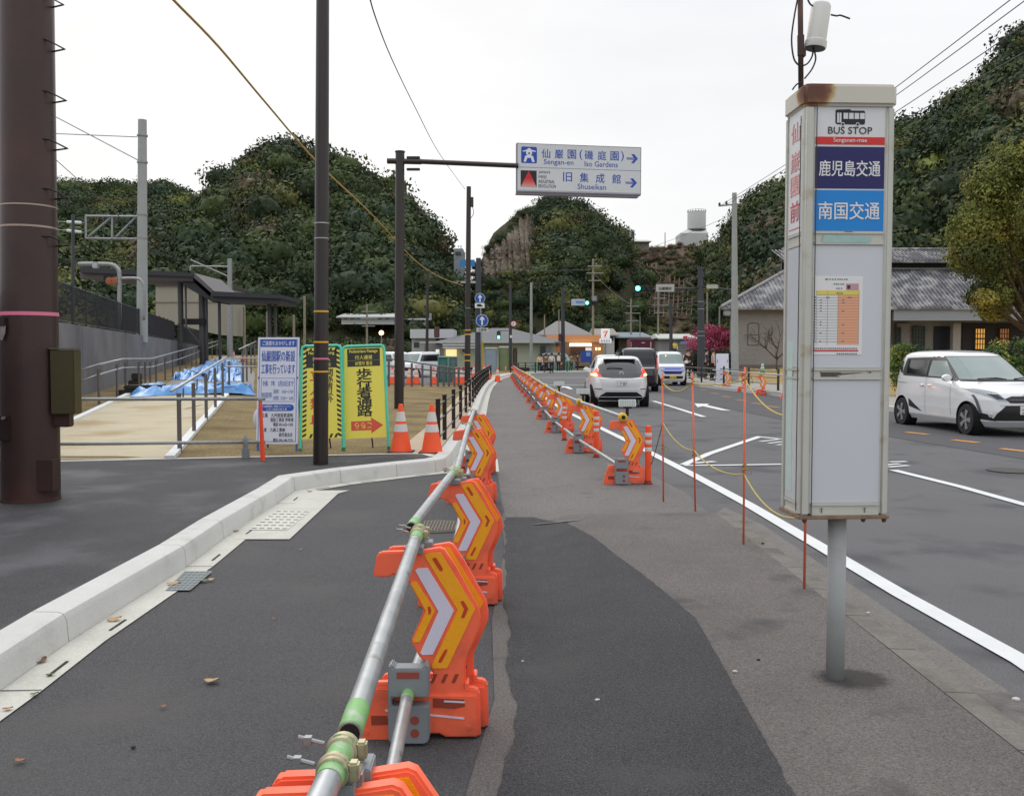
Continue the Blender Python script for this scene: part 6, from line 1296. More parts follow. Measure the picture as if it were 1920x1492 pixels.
# ------------------------------------------------------------------ people
def skinmesh(pts, edges, rad, sub=1):
    me = bpy.data.meshes.new('sk'); me.from_pydata([Vector(p) for p in pts], edges, []); o = bpy.data.objects.new('sk', me); COL.objects.link(o)
    m = o.modifiers.new('s', 'SKIN'); sv = me.skin_vertices[0].data
    for i, r in enumerate(rad): sv[i].radius = r if isinstance(r, tuple) else (r, r)
    sv[0].use_root = True; m.use_smooth_shade = True; s2 = o.modifiers.new('ss', 'SUBSURF'); s2.levels = sub; s2.render_levels = sub
    dg = bpy.context.evaluated_depsgraph_get(); r = bpy.data.meshes.new_from_object(o.evaluated_get(dg)); bpy.data.objects.remove(o); return r
def person(label, loc, rz, h, top, legs, hair=(30, 26, 26), stride=.0, arm=.1, group=None, bag=None):
    t = thing('person', label, 'person', loc, rz, group); k = h / 1.7
    def pts(g=0):
        s = stride
        return [(0, 0, .95), (0, 0, 1.15), (0, -.01, 1.38), (0, 0, 1.47), (0, -.01, 1.53), (0, -.015, 1.6), (0, -.005, 1.66),
                (.17, 0, 1.38), (.23, .0, 1.12), (.22, -.02 - arm, .88), (.22, -.04 - arm, .78), (-.17, 0, 1.38), (-.23, 0, 1.12), (-.22, -.02 - arm * .3, .88), (-.22, -.04 - arm * .3, .78),
                (.09, 0, .88), (.1, -s * .5, .5), (.1, s * .2, .09), (.1, -.12 + s * .2, .03), (-.09, 0, .88), (-.1, s * .5, .5), (-.1, s, .09), (-.1, -.12 + s, .03)]
    E = [(0, 1), (1, 2), (2, 3), (3, 4), (4, 5), (5, 6), (2, 7), (7, 8), (8, 9), (9, 10), (2, 11), (11, 12), (12, 13), (13, 14), (0, 15), (15, 16), (16, 17), (17, 18), (0, 19), (19, 20), (20, 21), (21, 22)]
    R = [.13, .12, .13, .055, .085, .10, .07, .055, .045, .035, .03, .055, .045, .035, .03, .085, .055, .04, .035, .085, .055, .04, .035]
    P = [Vector(p) * k for p in pts()]
    me = skinmesh(P, E, [r * k for r in R]); me.materials.append(mat('skin', (196, 152, 126), .6)); o = bpy.data.objects.new('body', me); COL.objects.link(o); o.parent = t
    def part(idx, ed, rr, nm, m, P=P):
        mp_ = {v: i for i, v in enumerate(idx)}; me = skinmesh([P[i] for i in idx], [(mp_[a], mp_[b]) for a, b in ed], [(r[0] * k, r[1] * k) if isinstance(r, tuple) else r * k for r in rr]); me.materials.append(m); o = bpy.data.objects.new(nm, me); COL.objects.link(o); o.parent = t
    part([0, 1, 2, 7, 8, 9, 11, 12, 13], [(0, 1), (1, 2), (2, 7), (7, 8), (8, 9), (2, 11), (11, 12), (12, 13)], [(.17, .13), (.15, .13), (.16, .13), .075, .065, .055, .075, .065, .055], 'jacket', mat('cloth_%d_%d_%d' % top, top, .85, var=.1))
    part([0, 15, 16, 17, 19, 20, 21], [(0, 15), (15, 16), (16, 17), (0, 19), (19, 20), (20, 21)], [(.15, .12), .1, .075, .06, .1, .075, .06], 'trousers', mat('cloth_%d_%d_%d' % legs, legs, .85, var=.1))
    b = MB(); V, Fc = lumps(IV, RNG, 4, .05), IF; b.add([Vector((p[0] * .115, p[1] * .125 + .018, p[2] * .115 + 1.635)) * k for p in V if 1], [list(f) for f in Fc]); b.build('hair', mat('hair_%d' % hair[0], hair, .6), t, smooth=True)
    for s in (-1, 1):
        b = MB(); b.lathe([(.002, -.01), (.011, 0), (.002, .01)], 8, 'y', (s * .035 * k, -.112 * k, 1.605 * k)); b.build('eye', M_BLACK, t)
        b = MB(); b.box(s * .1 * k, (-.07 + (stride * .2 if s > 0 else stride)) * k, 0, .09 * k, .25 * k, .08 * k); b.build('shoe', mat('shoe', (40, 38, 40), .7), t, bevel=.02)
    if bag: b = MB(); b.box(.0, .19 * k, 1.0 * k, .3 * k, .16 * k, .4 * k); b.build('backpack', mat('cloth_%d_%d_%d' % bag, bag, .85), t, bevel=.04)
    return t
pp = lambda px, Y, z=0.: Vector((at(px, 665, Y).x, Y, z))
person('person in a cream top standing at the far kerb, leftmost of the group', pp(1012, 80.5), .2, 1.62, (214, 190, 160), (34, 36, 50))
person('person in a brown top second from left in the far waiting group', pp(1024, 81.5), 2.8, 1.66, (120, 104, 80), (36, 38, 52))
person('person in a white shirt third from left in the far waiting group', pp(1034.5, 80), 3., 1.72, (214, 212, 200), (40, 42, 56))
person('person in dark clothes standing left of the dark signal pole', pp(1047.5, 82), 3.1, 1.74, (70, 66, 80), (34, 34, 48), bag=(226, 220, 210))
person('person in an olive top near the green fence panel', pp(1071, 84), 1.2, 1.66, (110, 104, 74), (60, 56, 44), stride=.15)
person('person in black beside a blue barrier sheet, right of the dark signal pole', pp(1083, 85), 1.4, 1.7, (40, 40, 46), (36, 36, 40))
person('person in black walking behind the small blue van with an orange bag', pp(1290, 56, .16), .2, 1.72, (34, 34, 40), (34, 34, 38), stride=.12, bag=(200, 140, 40))
person('person in a dark blue coat leaning on the right dark pole', pp(1325, 53, .2), 1.5, 1.7, (44, 52, 78), (60, 52, 48), stride=.1)
person('woman in a pale pink coat and black skirt walking towards the signal pole', pp(1337.5, 50, .2), 1.5, 1.66, (190, 166, 158), (28, 26, 28), hair=(60, 40, 32), stride=.16)
person('worker in a yellow vest standing by the red car far away', pp(1265, 88, 1.2), 0, 1.7, (214, 216, 60), (60, 66, 90))
# ------------------------------------------------------------------ signals, round signs, mid-distance poles
M_SIG = mat('signal_housing', (44, 50, 54), .5); M_GLOW = mat('green_light', (90, 255, 200), .3, emit=6.); M_OFF = mat('lamp_off', (24, 30, 34), .3)
def sig(t, o, px, py, Y, w, extra=True):
    c = at(px, py, Y) - o; b = MB(); b.box(c.x, c.y, c.z - w * .17, w, .2, w * .34); h = b.build('signal_head', M_SIG, t, bevel=.05)
    for i, m in enumerate((M_GLOW, M_OFF, M_OFF)):
        b = MB(); b.lathe([(w * .13, -.13), (w * .125, -.11), (w * .02, -.105)], 18, 'y', (c.x + (i - 1) * w * .31, c.y, c.z)); b.build('lamp', m, h)
        b = MB(); b.lathe([(w * .145, -.28), (w * .145, -.11)], 16, 'y', (c.x + (i - 1) * w * .31, c.y, c.z)); b.f = [f for f in b.f if len(f) == 4][5:16] if False else [f for f in b.f if len(f) == 4]; b.mi = [0] * len(b.f); b.v = b.v; b.build('visor', M_SIG, h)
    if extra: b = MB(); b.box(c.x - w * .31, c.y, c.z - w * .46, w * .3, .18, w * .28); b.build('arrow_head', M_SIG, t, bevel=.04)
# right dark pole
g = G(1316, 712); t, tp = pole_thing('signal_pole', 'big dark pole on the right carrying a traffic signal arm with a lit green lamp', 'traffic light', g, (1313, 500), .30, .14, M_POLEG); Y = g.y
b = MB(g); b.path([at(1312, 541, Y), at(1265, 541, Y), at(1225, 543, Y)], .07, 10); b.path([at(1318, 539, Y), at(1345, 540, Y), at(1378, 545, Y)], .05, 8); b.split('arm', M_POLEG, t, smooth=True)
sig(t, g, 1206, 541, Y, 1.15)
for x0, x1, y0, y1 in ((1230, 1264, 533, 547), (1325, 1346, 534, 541)):
    a = at((x0 + x1) / 2, y1, Y - .3) - g; b = MB(); b.box(a.x, a.y, a.z, (x1 - x0) * Y / F, .05, (y1 - y0) * Y / F); b.build('name_board', mat('board_grey', (176, 178, 172), .5), t)
    if x0 == 1230:
        text('仙巌園前', .3, M_INK, t, face_M(a.x, a.y - .03, a.z + .2), w=.8, h=.2, bold=.02)
for y in (566, 580, 622, 630): 
    c = at(1316, y, Y) - g; f = c.z / (tp.z - g.z); b = MB(); b.lathe([(lerp(.30, .14, f) + .012, c.z), (lerp(.30, .14, f) + .012, c.z + .03)], 20, c=((tp - g).x * f, 0, 0)); b.build('strap', M_STEEL, t)
for y in (505, 520, 538): c = at(1314, y, Y) - g; b = MB(); b.box(c.x, c.y, c.z, .4, .3, .14); b.build('bracket', M_POLEG, t)
g = G(1258, 703); pole_thing('street_pole', 'dark pole behind the small blue and white van', 'pole', g, (1258, 562), .16, .11, M_POLEG)
g = G(1378, 716, .14); t, tp = pole_thing('utility_pole', 'pale grey utility pole in front of the stone building with a crossarm', 'pole', g, (1377, 362), .21, .12, M_CPOLE); Y = g.y
UPO = [at(x, y, Y) for x, y in ((1349, 387), (1362, 384), (1388, 380), (1378, 372))]
b = MB(g); b.tube(at(1348, 386, Y), at(1392, 382, Y), .05, n=6); b.build('crossarm', M_STEELD, t)
for p in UPO: b = MB(g); b.lathe([(.03, 0), (.07, .05), (.05, .1), (.07, .15), (.03, .2)], 10, c=tuple(p - g + g)); b.v = [v for v in b.v]; b.build('insulator', mat('insulator_dark', (60, 56, 56), .4), t)
# pole with two blue arrow signs
g = Vector((at(897, 665, 46).x, 46, .2)); t, tp = pole_thing('sign_pole', 'dark grey pole carrying two round blue signs with white up arrows', 'pole', g, (897, 484), .19, .12, M_POLEG); Y = 45.6
SPO = g
def disc(px, py, r, m, nm, d=0., par=None): c = at(px, py, Y) - g; b = MB(); b.lathe([(r, c.y - .03 - d), (r, c.y - .01 - d)], 28, 'y', (c.x, 0, c.z)); return b.build(nm, m, par or t)
def flat(pts, px, py, m, nm, d=.034, par=None): c = at(px, py, Y) - g; b = MB(); b.add(*poly_on(face_M(c.x, c.y - d, c.z), pts, 0, .003)); return b.build(nm, m, par or t)
for px, py, r in ((900, 559.5, .25), (904, 601, .30)):
    disc(px, py, r, M_LET, 'sign_rim'); disc(px, py, r * .93, M_BLUEP, 'sign_face', .004)
    k = r / .3; flat([(-.04 * k, -.22 * k), (.04 * k, -.22 * k), (.04 * k, .06 * k), (.11 * k, .0), (.11 * k, .09 * k), (0, .22 * k), (-.11 * k, .09 * k), (-.11 * k, 0), (-.04 * k, .06 * k)], px, py, M_LET, 'white_arrow', .038)
flat(rect(-.235, -.115, .235, .115), 899.5, 573, M_LET, 'supplement_plate', .03); flat([(-.13, -.05), (.14, -.05), (.14, .0), (.08, .03), (.05, .07), (-.13, .07)], 899.5, 573, M_INK, 'lorry_emblem', .036)
flat(rect(-.29, -.1, .29, .1), 904.5, 618.5, mat('plate_grey', (190, 192, 190), .5), 'supplement_plate', .03); text('大阪等', .15, M_INK, t, face_M((at(904.5, 618.5, Y) - g).x, (at(904.5, 618.5, Y) - g).y - .035, (at(904.5, 618.5, Y) - g).z), w=.4, h=.13, bold=.02)
b = MB(g); b.tube(at(903, 700, Y), at(901, 550, Y), .03, n=8); b.build('sign_post', M_STEELD, t)
b = MB(g); b.tube(at(905, 696, Y), at(905, 640, Y), .034, n=8); b.build('striped_guard', mat('guard_yellow', (190, 160, 50), .6), t)
# slim black pole with transformer-like fitting
g = Vector((at(876, 665, 42).x, 42, .15)); t, tp = pole_thing('utility_pole', 'slim black pole with yellow bands between the car park and the kerb railing', 'pole', g, (879, 350), .135, .10, M_POLE); P878 = tp
for y in (578, 620, 628, 666, 677): 
    c = at(877, y, 42) - g; f = c.z / (tp.z - g.z); b = MB(); b.lathe([(lerp(.135, .1, f) + .006, c.z), (lerp(.135, .1, f) + .006, c.z + (.02 if y < 600 else .05))], 18, c=((tp - g).x * f, 0, 0)); b.build('band', M_STEEL if y == 578 else M_YB, t)
b = MB(g); p = at(885, 388, 42); b.box(p.x, p.y, p.z, .13, .18, .42); b.build('junction_box', M_POLE, t); b = MB(g); b.path(smooth_pts([at(886, 388, 42), at(888, 400, 42), at(882, 410, 42)]), .015, 6); b.build('cable', M_CAB, t)
g = Vector((at(800, 665, 62).x, 62, .8)); t, tp = pole_thing('street_pole', 'thin black pole with a small lamp right of the sign pole, in the car park', 'pole', g, (802, 515), .11, .08, M_POLE); Y = 62
b = MB(g); p = at(819, 633, 62); b.box(p.x, p.y, p.z, .35, .3, .75); b.build('signal_side', mat('brown_signal', (84, 52, 48), .6), t, bevel=.04)
b = MB(g); p = at(807, 600, 62); b.box(p.x, p.y, p.z, .15, .05, .45); b.build('small_plate', M_STEELD, t)
# no-turn pole with pedestrian signal
g = G(957, 697); t, tp = pole_thing('signal_pole', 'dark pole with a red-ringed round sign and a green pedestrian light', 'traffic light', g, (957, 530), .17, .11, M_POLEG); Y = g.y - .4
disc(963, 607, .29, mat('sign_red_ring', (176, 44, 56), .5), 'sign_rim'); disc(963, 607, .21, M_LET, 'sign_face', .004); flat([(-.1, -.1), (-.04, -.1), (-.04, -.02), (.06, .02), (.06, .08), (-.0, .1), (-.02, .05), (-.1, .0)], 963, 607, M_BLUEP, 'turn_mark', .04)
def pedsig(px, py, lit=True, nm='pedestrian_signal'):
    c = at(px, py, Y) - g; b = MB(); b.box(c.x, c.y, c.z - .35, .36, .2, .75); h = b.build(nm, M_SIG, t, bevel=.03)
    if lit: b = MB(); b.box(c.x, c.y - .11, c.z - .28, .2, .02, .26); b.build('lamp', M_GLOW, h)
pedsig(935, 629); b = MB(g); b.tube(at(935, 620, Y), at(956, 620, Y), .03, n=6); b.tube(at(935, 620, Y), at(935, 624, Y), .03, n=6); b.build('arm', M_SIG, t)
flat(rect(-.1, -.12, .1, .12), 958, 631, M_LET, 'sticker', .0)
g = G(996, 696); pole_thing('lamp_post', 'pale grey post standing left of the waiting people', 'pole', g, (996, 530), .16, .11, M_CPOLE)
g = G(1056, 697); t, tp = pole_thing('signal_pole', 'dark pole holding a blue sign and a lit green signal over the road', 'traffic light', g, (1055, 540), .21, .15, M_POLEG); Y = g.y - .3
b = MB(g); b.path([at(1055, 568, Y), at(1100, 568, Y)], .06, 8); b.build('arm', M_POLEG, t); sig(t, g, 1108, 568, Y, 1.15)
c = at(1084, 573, Y) - g; b = MB(); b.box(c.x, c.y - .1, c.z, 1.25, .05, .6); b.build('blue_board', mat('board_pale', (176, 190, 206), .5), t); b = MB(); b.box(c.x + .15, c.y - .13, c.z + .22, .7, .02, .2); b.build('blue_text_strip', mat('board_blue', (110, 140, 190), .5), t)
c = at(1050, 640, Y) - g; b = MB(); b.box(c.x, c.y, c.z, .3, .3, .7); b.build('signal_side', mat('brown_signal', (84, 52, 48), .6), t, bevel=.04)
c = at(1050, 680, Y) - g; b = MB(); b.lathe([(.2, -.2), (.2, -.17)], 20, 'y', (c.x, c.y, c.z)); b.build('orange_disc', mat('orange_disc', (240, 150, 40), .5, emit=.3), t)
for (px, pt, pb, Yp_, r, l) in ((1112, 485, 690, 110, .16, 'tall old concrete utility pole with several crossarms in mid distance'), (1183, 560, 680, 120, .15, 'old concrete utility pole rising behind the dark red container'), (1234, 545, 690, 115, .13, 'concrete utility pole between the container and the dark pole'), (1326, 548, 690, 100, .12, 'rusty concrete pole left of the pink blossom'), (1349, 575, 690, 100, .11, 'concrete pole behind the pink blossom tree'), (1021, 590, 680, 112, .1, 'thin pole in front of the grey hip roof'), (1200, 592, 690, 118, .07, 'thin pole right of the lit store sign'), (688, 570, 700, 108, .14, 'grey pole in front of the long white house'), (1048, 580, 690, 112, .08, 'thin pole just left of the dark signal pole')):
    g = Vector((at(px, 665, Yp_).x, Yp_, .6)); t, tp = pole_thing('utility_pole', l, 'pole', g, (px, pt), r, r * .7, M_CPOLE2, group='distant utility poles', n=10)
    if r > .12:
        for y, w in ((pt + 15, 1.6), (pt + 28, 2.0), (pt + 42, 1.5)): c = at(px, y, Yp_) - g; b = MB(); b.box(c.x + .2, -.15, c.z, w, .1, .1); b.build('crossarm', M_STEELD, t)
        if r > .15: c = at(px, 562, Yp_) - g; b = MB(); b.lathe([(.32, c.z - .5), (.32, c.z + .4)], 14, c=(0.1, -.4, 0)); b.build('transformer', M_STEELD, t)
# lit street lamp in the distance
g = Vector((at(715, 665, 112).x, 112, 1.)); t = thing('street_lamp', 'small street lamp glowing orange between the yellow sign and the sign pole', 'lamp', g); p = at(715, 624, 112) - g; b = MB(); b.tube((0, 0, 0), p, .06, n=8); b.build('post', M_STEELD, t); b = MB(); b.add([Vector(v) * .28 + p for v in IV], [list(f) for f in IF]); b.build('globe', mat('lamp_glow', (255, 190, 110), .4, emit=9.), t, smooth=True)
# ------------------------------------------------------------------ wires
M_WIRE = mat('wire', (60, 60, 62), .6); M_GUARD = mat('wire_guard', (186, 150, 70), .6)
def wire(label, pts, r, m=M_WIRE, group='overhead wires', n=16):
    P = [Vector(p) for p in pts]; o = P[0].copy(); b = MB(o); b.path(smooth_pts(P, 5) if len(P) > 2 else P, r, 6); x = b.build('wire', m, None, smooth=True); x.location = o; return tag(x, label, 'wire', group)
wire('yellow guarded cable crossing from the upper left down to the slim black pole', [at(300, -30, 8.5), at(325, 0, 9), at(410, 88, 10.4), at(500, 195, 12.5), at(600, 310, 16), at(700, 405, 22), at(780, 490, 30), at(830, 522, 36), at(868, 535, 41)], .014, M_GUARD)
wire('thin dark cable from the top edge to the slim black pole', [at(690, -20, 11), at(703, 30, 12), at(735, 112, 15), at(780, 205, 20), at(825, 290, 28), at(872, 355, 41.8)], .009)
for i, (x1, y1, Y1) in enumerate(((1960, -50, 17), (1985, -45, 17), (1990, 0, 17), (1990, 60, 17))):
    a = UPO[i]; e = at(x1, y1, Y1); mid = a.lerp(e, .6) + Vector((0, 0, -.25)); wire(f'{["highest", "second", "third", "lowest"][i]} thin wire from the grey utility pole to the upper right corner', [a, mid, e], .011)
wire('stay wire slanting from the grey utility pole towards the stone building', [at(1380, 405, 53), at(1465, 520, 52)], .012)
for i, (a, c) in enumerate((((1112, 500), (1380, 400)), ((1112, 512), (1184, 572)), ((1184, 572), (1326, 560)), ((1234, 560), (1378, 470)), ((897, 500), (1112, 505)), ((690, 580), (880, 470)))):
    wire(f'faint distant wire number {i + 1} strung between far utility poles' if 0 else ['faint wire from the tall concrete pole to the grey pole on the right', 'faint wire from the tall concrete pole to the pole behind the container', 'faint wire passing above the container towards the blossom', 'faint wire rising to the middle of the grey utility pole', 'faint wire in front of the craggy hill', 'faint wire in front of the big left hill'][i], [at(*a, 108), at((a[0] + c[0]) / 2, (a[1] + c[1]) / 2 + 5, 85), at(*c, 60)], .014)
wire('catenary wire sagging from the lattice bracket mast to the smaller mast', [at(105, 300, 30), at(268, 445, 41), at(310, 478, 55), at(357, 490, 69.5)], .012)
# ------------------------------------------------------------------ trees
def leafy(name, label, cat, base, clumps, leaf, nl, mats, limbs, trunk, gr=None, wm=None):
    t = thing(name, label, cat, base); o = Vector(base); b = MB(o)
    for P, r0, r1 in limbs: b.path(smooth_pts([Vector(p) for p in P], 4), r0, 8, r1)
    b.build('trunk', trunk, t, smooth=True); V = []; Q = []; M = []; n = 0; rng = np.random.default_rng(5)
    for (x, y, z, r) in clumps:
        v = lumps(IV, rng, 6, .25); tri = IF[rng.integers(0, len(IF), nl)]; w = rng.dirichlet((1, 1, 1), nl); P = (v[tri] * w[:, :, None]).sum(1); N = P / np.linalg.norm(P, axis=1)[:, None]
        P = P * rng.uniform(.25, 1.08, size=(nl, 1)) ** .6 * r * np.array([1, 1, .7]) + np.array([x, y, z]) - np.array(o[:]); LV, LF = leafset(P, N, leaf, rng, .4)
        V.append(LV); Q.append(LF + n); M.append(np.full(nl, rng.choice(len(mats), p=wm))); n += len(LV)
    c = big_mesh('crown', np.concatenate(V), np.zeros((0, 3), int), np.concatenate(Q), np.zeros(0, int), np.concatenate(M), mats); c.parent = t; return t
Yt = 42.; cl = []; limbs = []; rr = random.Random(4)
edgeL_ = [(275, 1885), (300, 1850), (330, 1822), (360, 1812), (400, 1800), (440, 1794), (480, 1783), (510, 1772), (540, 1786), (570, 1806), (590, 1842), (605, 1880)]
tb = Vector((at(1945, 700, Yt).x, Yt, .45))
for _ in range(150):
    y = rr.uniform(285, 590); xe = pl(y, edgeL_) + 26; x = xe + (rr.random() ** 1.3) * (2230 - xe); d = rr.uniform(-3.2, 3.2) * min(1, (x - xe + 40) / 180)
    yy = Yt + d; p = at(x, y, yy); r = rr.uniform(.75, 1.35) * (1 if y < 540 else .65); cl.append((p.x, p.y, p.z, r))
for k in range(16):
    p = cl[k * 8]; q = Vector(p[:3]); m1 = tb.lerp(q, .35) + Vector((0, 0, 1.2)); limbs.append(([tb + Vector((0, 0, 2.0)), m1, q], .17, .03))
limbs.append(([tb - Vector((0, 0, .2)), tb + Vector((.1, 0, 1.5)), tb + Vector((0, 0, 5.5))], .42, .2))
LC = [fol('camphor_olive', (136, 131, 62), scale=1.5), fol('camphor_green', (108, 114, 54), scale=1.5), fol('camphor_yellow', (154, 144, 72), scale=1.5), fol('camphor_dark', (72, 80, 42), scale=1.5)]
M_BARK = mat('bark', (88, 74, 60), .95, var=.3, scale=5, bump=.6, bscale=14)
leafy('camphor_tree', 'large olive green tree hanging over the tiled building at the right edge', 'tree', tb, cl, .07, 760, LC, limbs, M_BARK, wm=[.35, .3, .15, .2])
# plum blossom
tb = Vector((at(1345, 700, 74).x, 74, .3)); cl = []; rr = random.Random(8)
for _ in range(46): y = rr.uniform(618, 668); x = rr.uniform(1292 + abs(y - 640) * .6, 1376); p = at(x, y, 74 + rr.uniform(-2, 2)); cl.append((p.x, p.y, p.z, rr.uniform(.5, .95)))
leafy('plum_tree', 'plum tree covered in deep pink blossom left of the stone building', 'tree', tb, cl, .06, 210, [fol('blossom_pink', (170, 58, 94)), fol('blossom_dark', (126, 44, 72)), fol('blossom_light', (190, 96, 128))], [([tb, tb + Vector((0, 0, 1.4)), Vector(c[:3])], .09, .02) for c in cl[::5]], M_BARK)
# bare tree on the lawn
def bare(name, label, base, H, rx, seed, m, Y):
    t = thing(name, label, 'tree', base); rr = random.Random(seed); b = MB(); 
    def br(p, d, L, r, k):
        q = p + d * L; mid = p.lerp(q, .5) + Vector((rr.uniform(-.06, .06), rr.uniform(-.06, .06), 0)) * L; b.path([p, mid, q], r, 6, r * .65)
        if k:
            for _ in range(3 if k > 1 else 2): e = (d + Vector((rr.uniform(-.9, .9), rr.uniform(-.9, .9), rr.uniform(-.15, .5)))).normalized(); br(q, e, L * rr.uniform(.6, .8), r * .6, k - 1)
    br(Vector((0, 0, 0)), Vector((0, 0, 1)), H * .25, .07, 0)
    for a in range(6): an = a * 1.05 + .3; br(Vector((0, 0, H * .25)), Vector((math.cos(an) * .9, math.sin(an) * .9, .75)).normalized(), H * .32, .045, 3)
    b.build('branches', m, t, smooth=True)
bare('bare_tree', 'small leafless tree on the dry lawn left of the bus stop box', Vector((at(1457, 665, 56).x, 56, .55)), 3.1, 2, 3, mat('bare_bark', (92, 78, 74), .95), 56)
# shrubs and flower bed behind the white minivan
LS = [fol('shrub_green', (86, 108, 56), scale=3), fol('shrub_dark', (54, 74, 44), scale=3), fol('shrub_yellow', (140, 142, 70), scale=3), fol('shrub_red', (168, 60, 64), scale=3)]
def shrub(label, px, Y, z, H, R, n=10, wm=(.4, .3, .2, .1), grp='shrubs behind the white minivan'):
    base = Vector((at(px, 665, Y).x, Y, z)); rr = random.Random(int(px)); cl = [(base.x + rr.uniform(-R, R) * .7, Y + rr.uniform(-R, R) * .5, z + rr.uniform(.25, H - .25), rr.uniform(.28, .45)) for _ in range(n)]
    t = leafy('shrub', label, 'shrub', base, cl, .05, 170, LS, [([base, base + Vector((0, 0, H * .5)), Vector(c[:3])], .02, .008) for c in cl[:4]], M_BARK, wm=list(wm)); t['group'] = grp
for i, (px, H) in enumerate(((1690, 1.9), (1712, 1.5), (1760, 1.5), (1800, 1.4), (1850, 1.6), (1878, 1.7), (1905, 2.0), (1935, 1.8))): shrub(f'leafy green shrub behind the white minivan, {["leftmost, beside the bus stop box", "second from left", "third from left", "fourth from left", "fifth from left", "sixth from left", "seventh from left with yellow tips", "rightmost at the edge"][i]}', px, 33, .3, H, .8, 14)
# low fence strip and hedge by the blossom
t = thing('hedge', 'dark clipped hedge at the foot of the stone building corner', 'hedge', Vector((at(1350, 665, 66).x, 66, .3))); b0 = at(1350, 665, 66); cl = np.array([(random.uniform(at(1300, 665, 66).x, at(1368, 665, 66).x) - b0.x, random.uniform(-1, 1), random.uniform(.1, 1.3)) for _ in range(60)])
V = []; Q = []; n = 0
for x, y, z in cl: P = RNG.normal(size=(120, 3)) * .22 + np.array([x, y, z]); LV, LF = leafset(P, np.ones((120, 3)) * .3, .07, RNG); V.append(LV); Q.append(LF + n); n += len(LV)
hm = big_mesh('foliage', np.concatenate(V), np.zeros((0, 3), int), np.concatenate(Q), np.zeros(0, int), np.zeros(n // 4, int), [fol('hedge_dark', (44, 56, 36), scale=3)]); hm.parent = t
# ------------------------------------------------------------------ the stone building
M_STONE = mat('stone_wall', (140, 137, 135), .95, var=.10, scale=.7, bump=.5, bscale=6, speck=.10, sscale=8); M_TILE = mat('roof_tile', (108, 108, 113), .9, var=.18, scale=1.2, speck=.2, sscale=6, stain=((168, 167, 166), 1.2, .46, .7)); M_DKW = mat('dark_timber', (38, 38, 46), .8)
Y0 = 70.; BXL = at(1368, 665, Y0).x; BXR = 62.; t = thing('stone_building', 'long stone building with a grey tiled hip roof and two lit windows', 'building', Vector((BXL, Y0, .4))); o_ = Vector((BXL, Y0, .4)); zat = lambda y, Y=Y0: at(960, y, Y).z
XV = at(1668, 665, Y0).x
b = MB(o_); b.slab([(BXL, Y0), (XV, Y0), (XV, Y0 + 15), (BXL + 4, Y0 + 15)], -.1, zat(586)); b.build('wall', M_STONE, t)
b = MB(o_); b.slab([(BXL - .08, Y0 - .08), (XV, Y0 - .08), (XV, Y0 - .003), (BXL - .08, Y0 - .003)], -.1, zat(684)); b.build('plinth', mat('plinth', (112, 102, 96), .95, var=.1), t)
b = MB(o_); b.slab([(BXL - .15, Y0 - .15), (XV, Y0 - .15), (XV, Y0 - .004), (BXL - .15, Y0 - .004)], zat(588), zat(580)); b.build('cornice', mat('cornice', (130, 126, 122), .9), t)
b = MB(o_); b.slab([(XV, Y0 + 1.6), (BXR, Y0 + 1.6), (BXR, Y0 + 15), (XV, Y0 + 15)], -.1, zat(586)); b.build('veranda_wall', M_STONE, t)
ez0 = zat(577, 69.2); ex0 = at(1352, 665, 69.2).x; rz1 = zat(505, 74.6); rx1 = at(1478, 665, 74.6).x
b = MB(o_); b.add([(ex0, 69.2, ez0), (BXR, 69.2, ez0), (BXR, 74.6, rz1), (rx1, 74.6, rz1), (rx1 + 1.8, 80.4, rz1), (ex0 + 4.4, 85.8, ez0), (BXR, 80.4, rz1), (BXR, 85.8, ez0), (ex0, 69.2, ez0 - .14), (BXR, 69.2, ez0 - .14), (ex0 + 4.4, 85.8, ez0 - .14)], [[0, 1, 2, 3], [0, 3, 4, 5], [5, 4, 6, 7], [8, 9, 1, 0], [8, 0, 5, 10], [3, 2, 6, 4]]); b.build('lower_roof', M_TILE, t)
b = MB(o_); k = int((BXR - ex0) / .3)
for i in range(k):
    x = ex0 + .15 + i * .3
    f = min(1, (x - ex0) / (rx1 - ex0)); b.tube((x, 69.12, ez0 + .05), (x, 69.2 + 5.4 * f, ez0 + (rz1 - ez0) * f + .04), .045, n=6, cap=True)
b.build('tile_ribs', M_TILE, t)
b = MB(o_); b.tube((ex0 - .05, 69.1, ez0 + .08), (rx1, 74.6, rz1 + .1), .13, n=8); b.tube((rx1, 74.55, rz1 + .05), (BXR, 74.55, rz1 + .05), .08, n=8); b.split('ridge', mat('ridge_tile', (146, 146, 148), .9, var=.2, scale=3), t)
b = MB(o_); b.slab([(rx1 - .6, 74.75), (BXR, 74.75), (BXR, 80.2), (rx1 + 1.2, 80.2)], rz1 - .3, zat(487, 74.7)); b.build('clerestory', M_DKW, t)
u0 = zat(489, 73.8); u1 = zat(470, 77.4); ux = at(1466, 665, 73.8).x
b = MB(o_); b.add([(ux, 73.8, u0), (BXR, 73.8, u0), (BXR, 77.4, u1), (ux + .9, 77.4, u1), (ux + 1.9, 81, u0), (BXR, 81, u0), (ux, 73.8, u0 - .15), (BXR, 73.8, u0 - .15), (ux + 1.9, 81, u0 - .15)], [[0, 1, 2, 3], [3, 2, 5, 4], [6, 7, 1, 0], [6, 0, 3, 4, 8]]); b.build('upper_roof', M_TILE, t)
b = MB(o_)
for i in range(int((BXR - ux) / .3)): x = ux + .1 + i * .3; b.tube((x, 73.75, u0 + .05), (x, 77.4, u1 + .04), .06, n=6)
b.tube((ux + .9, 77.4, u1 + .1), (BXR, 77.4, u1 + .1), .14, n=8); b.build('upper_tile_ribs', M_TILE, t)
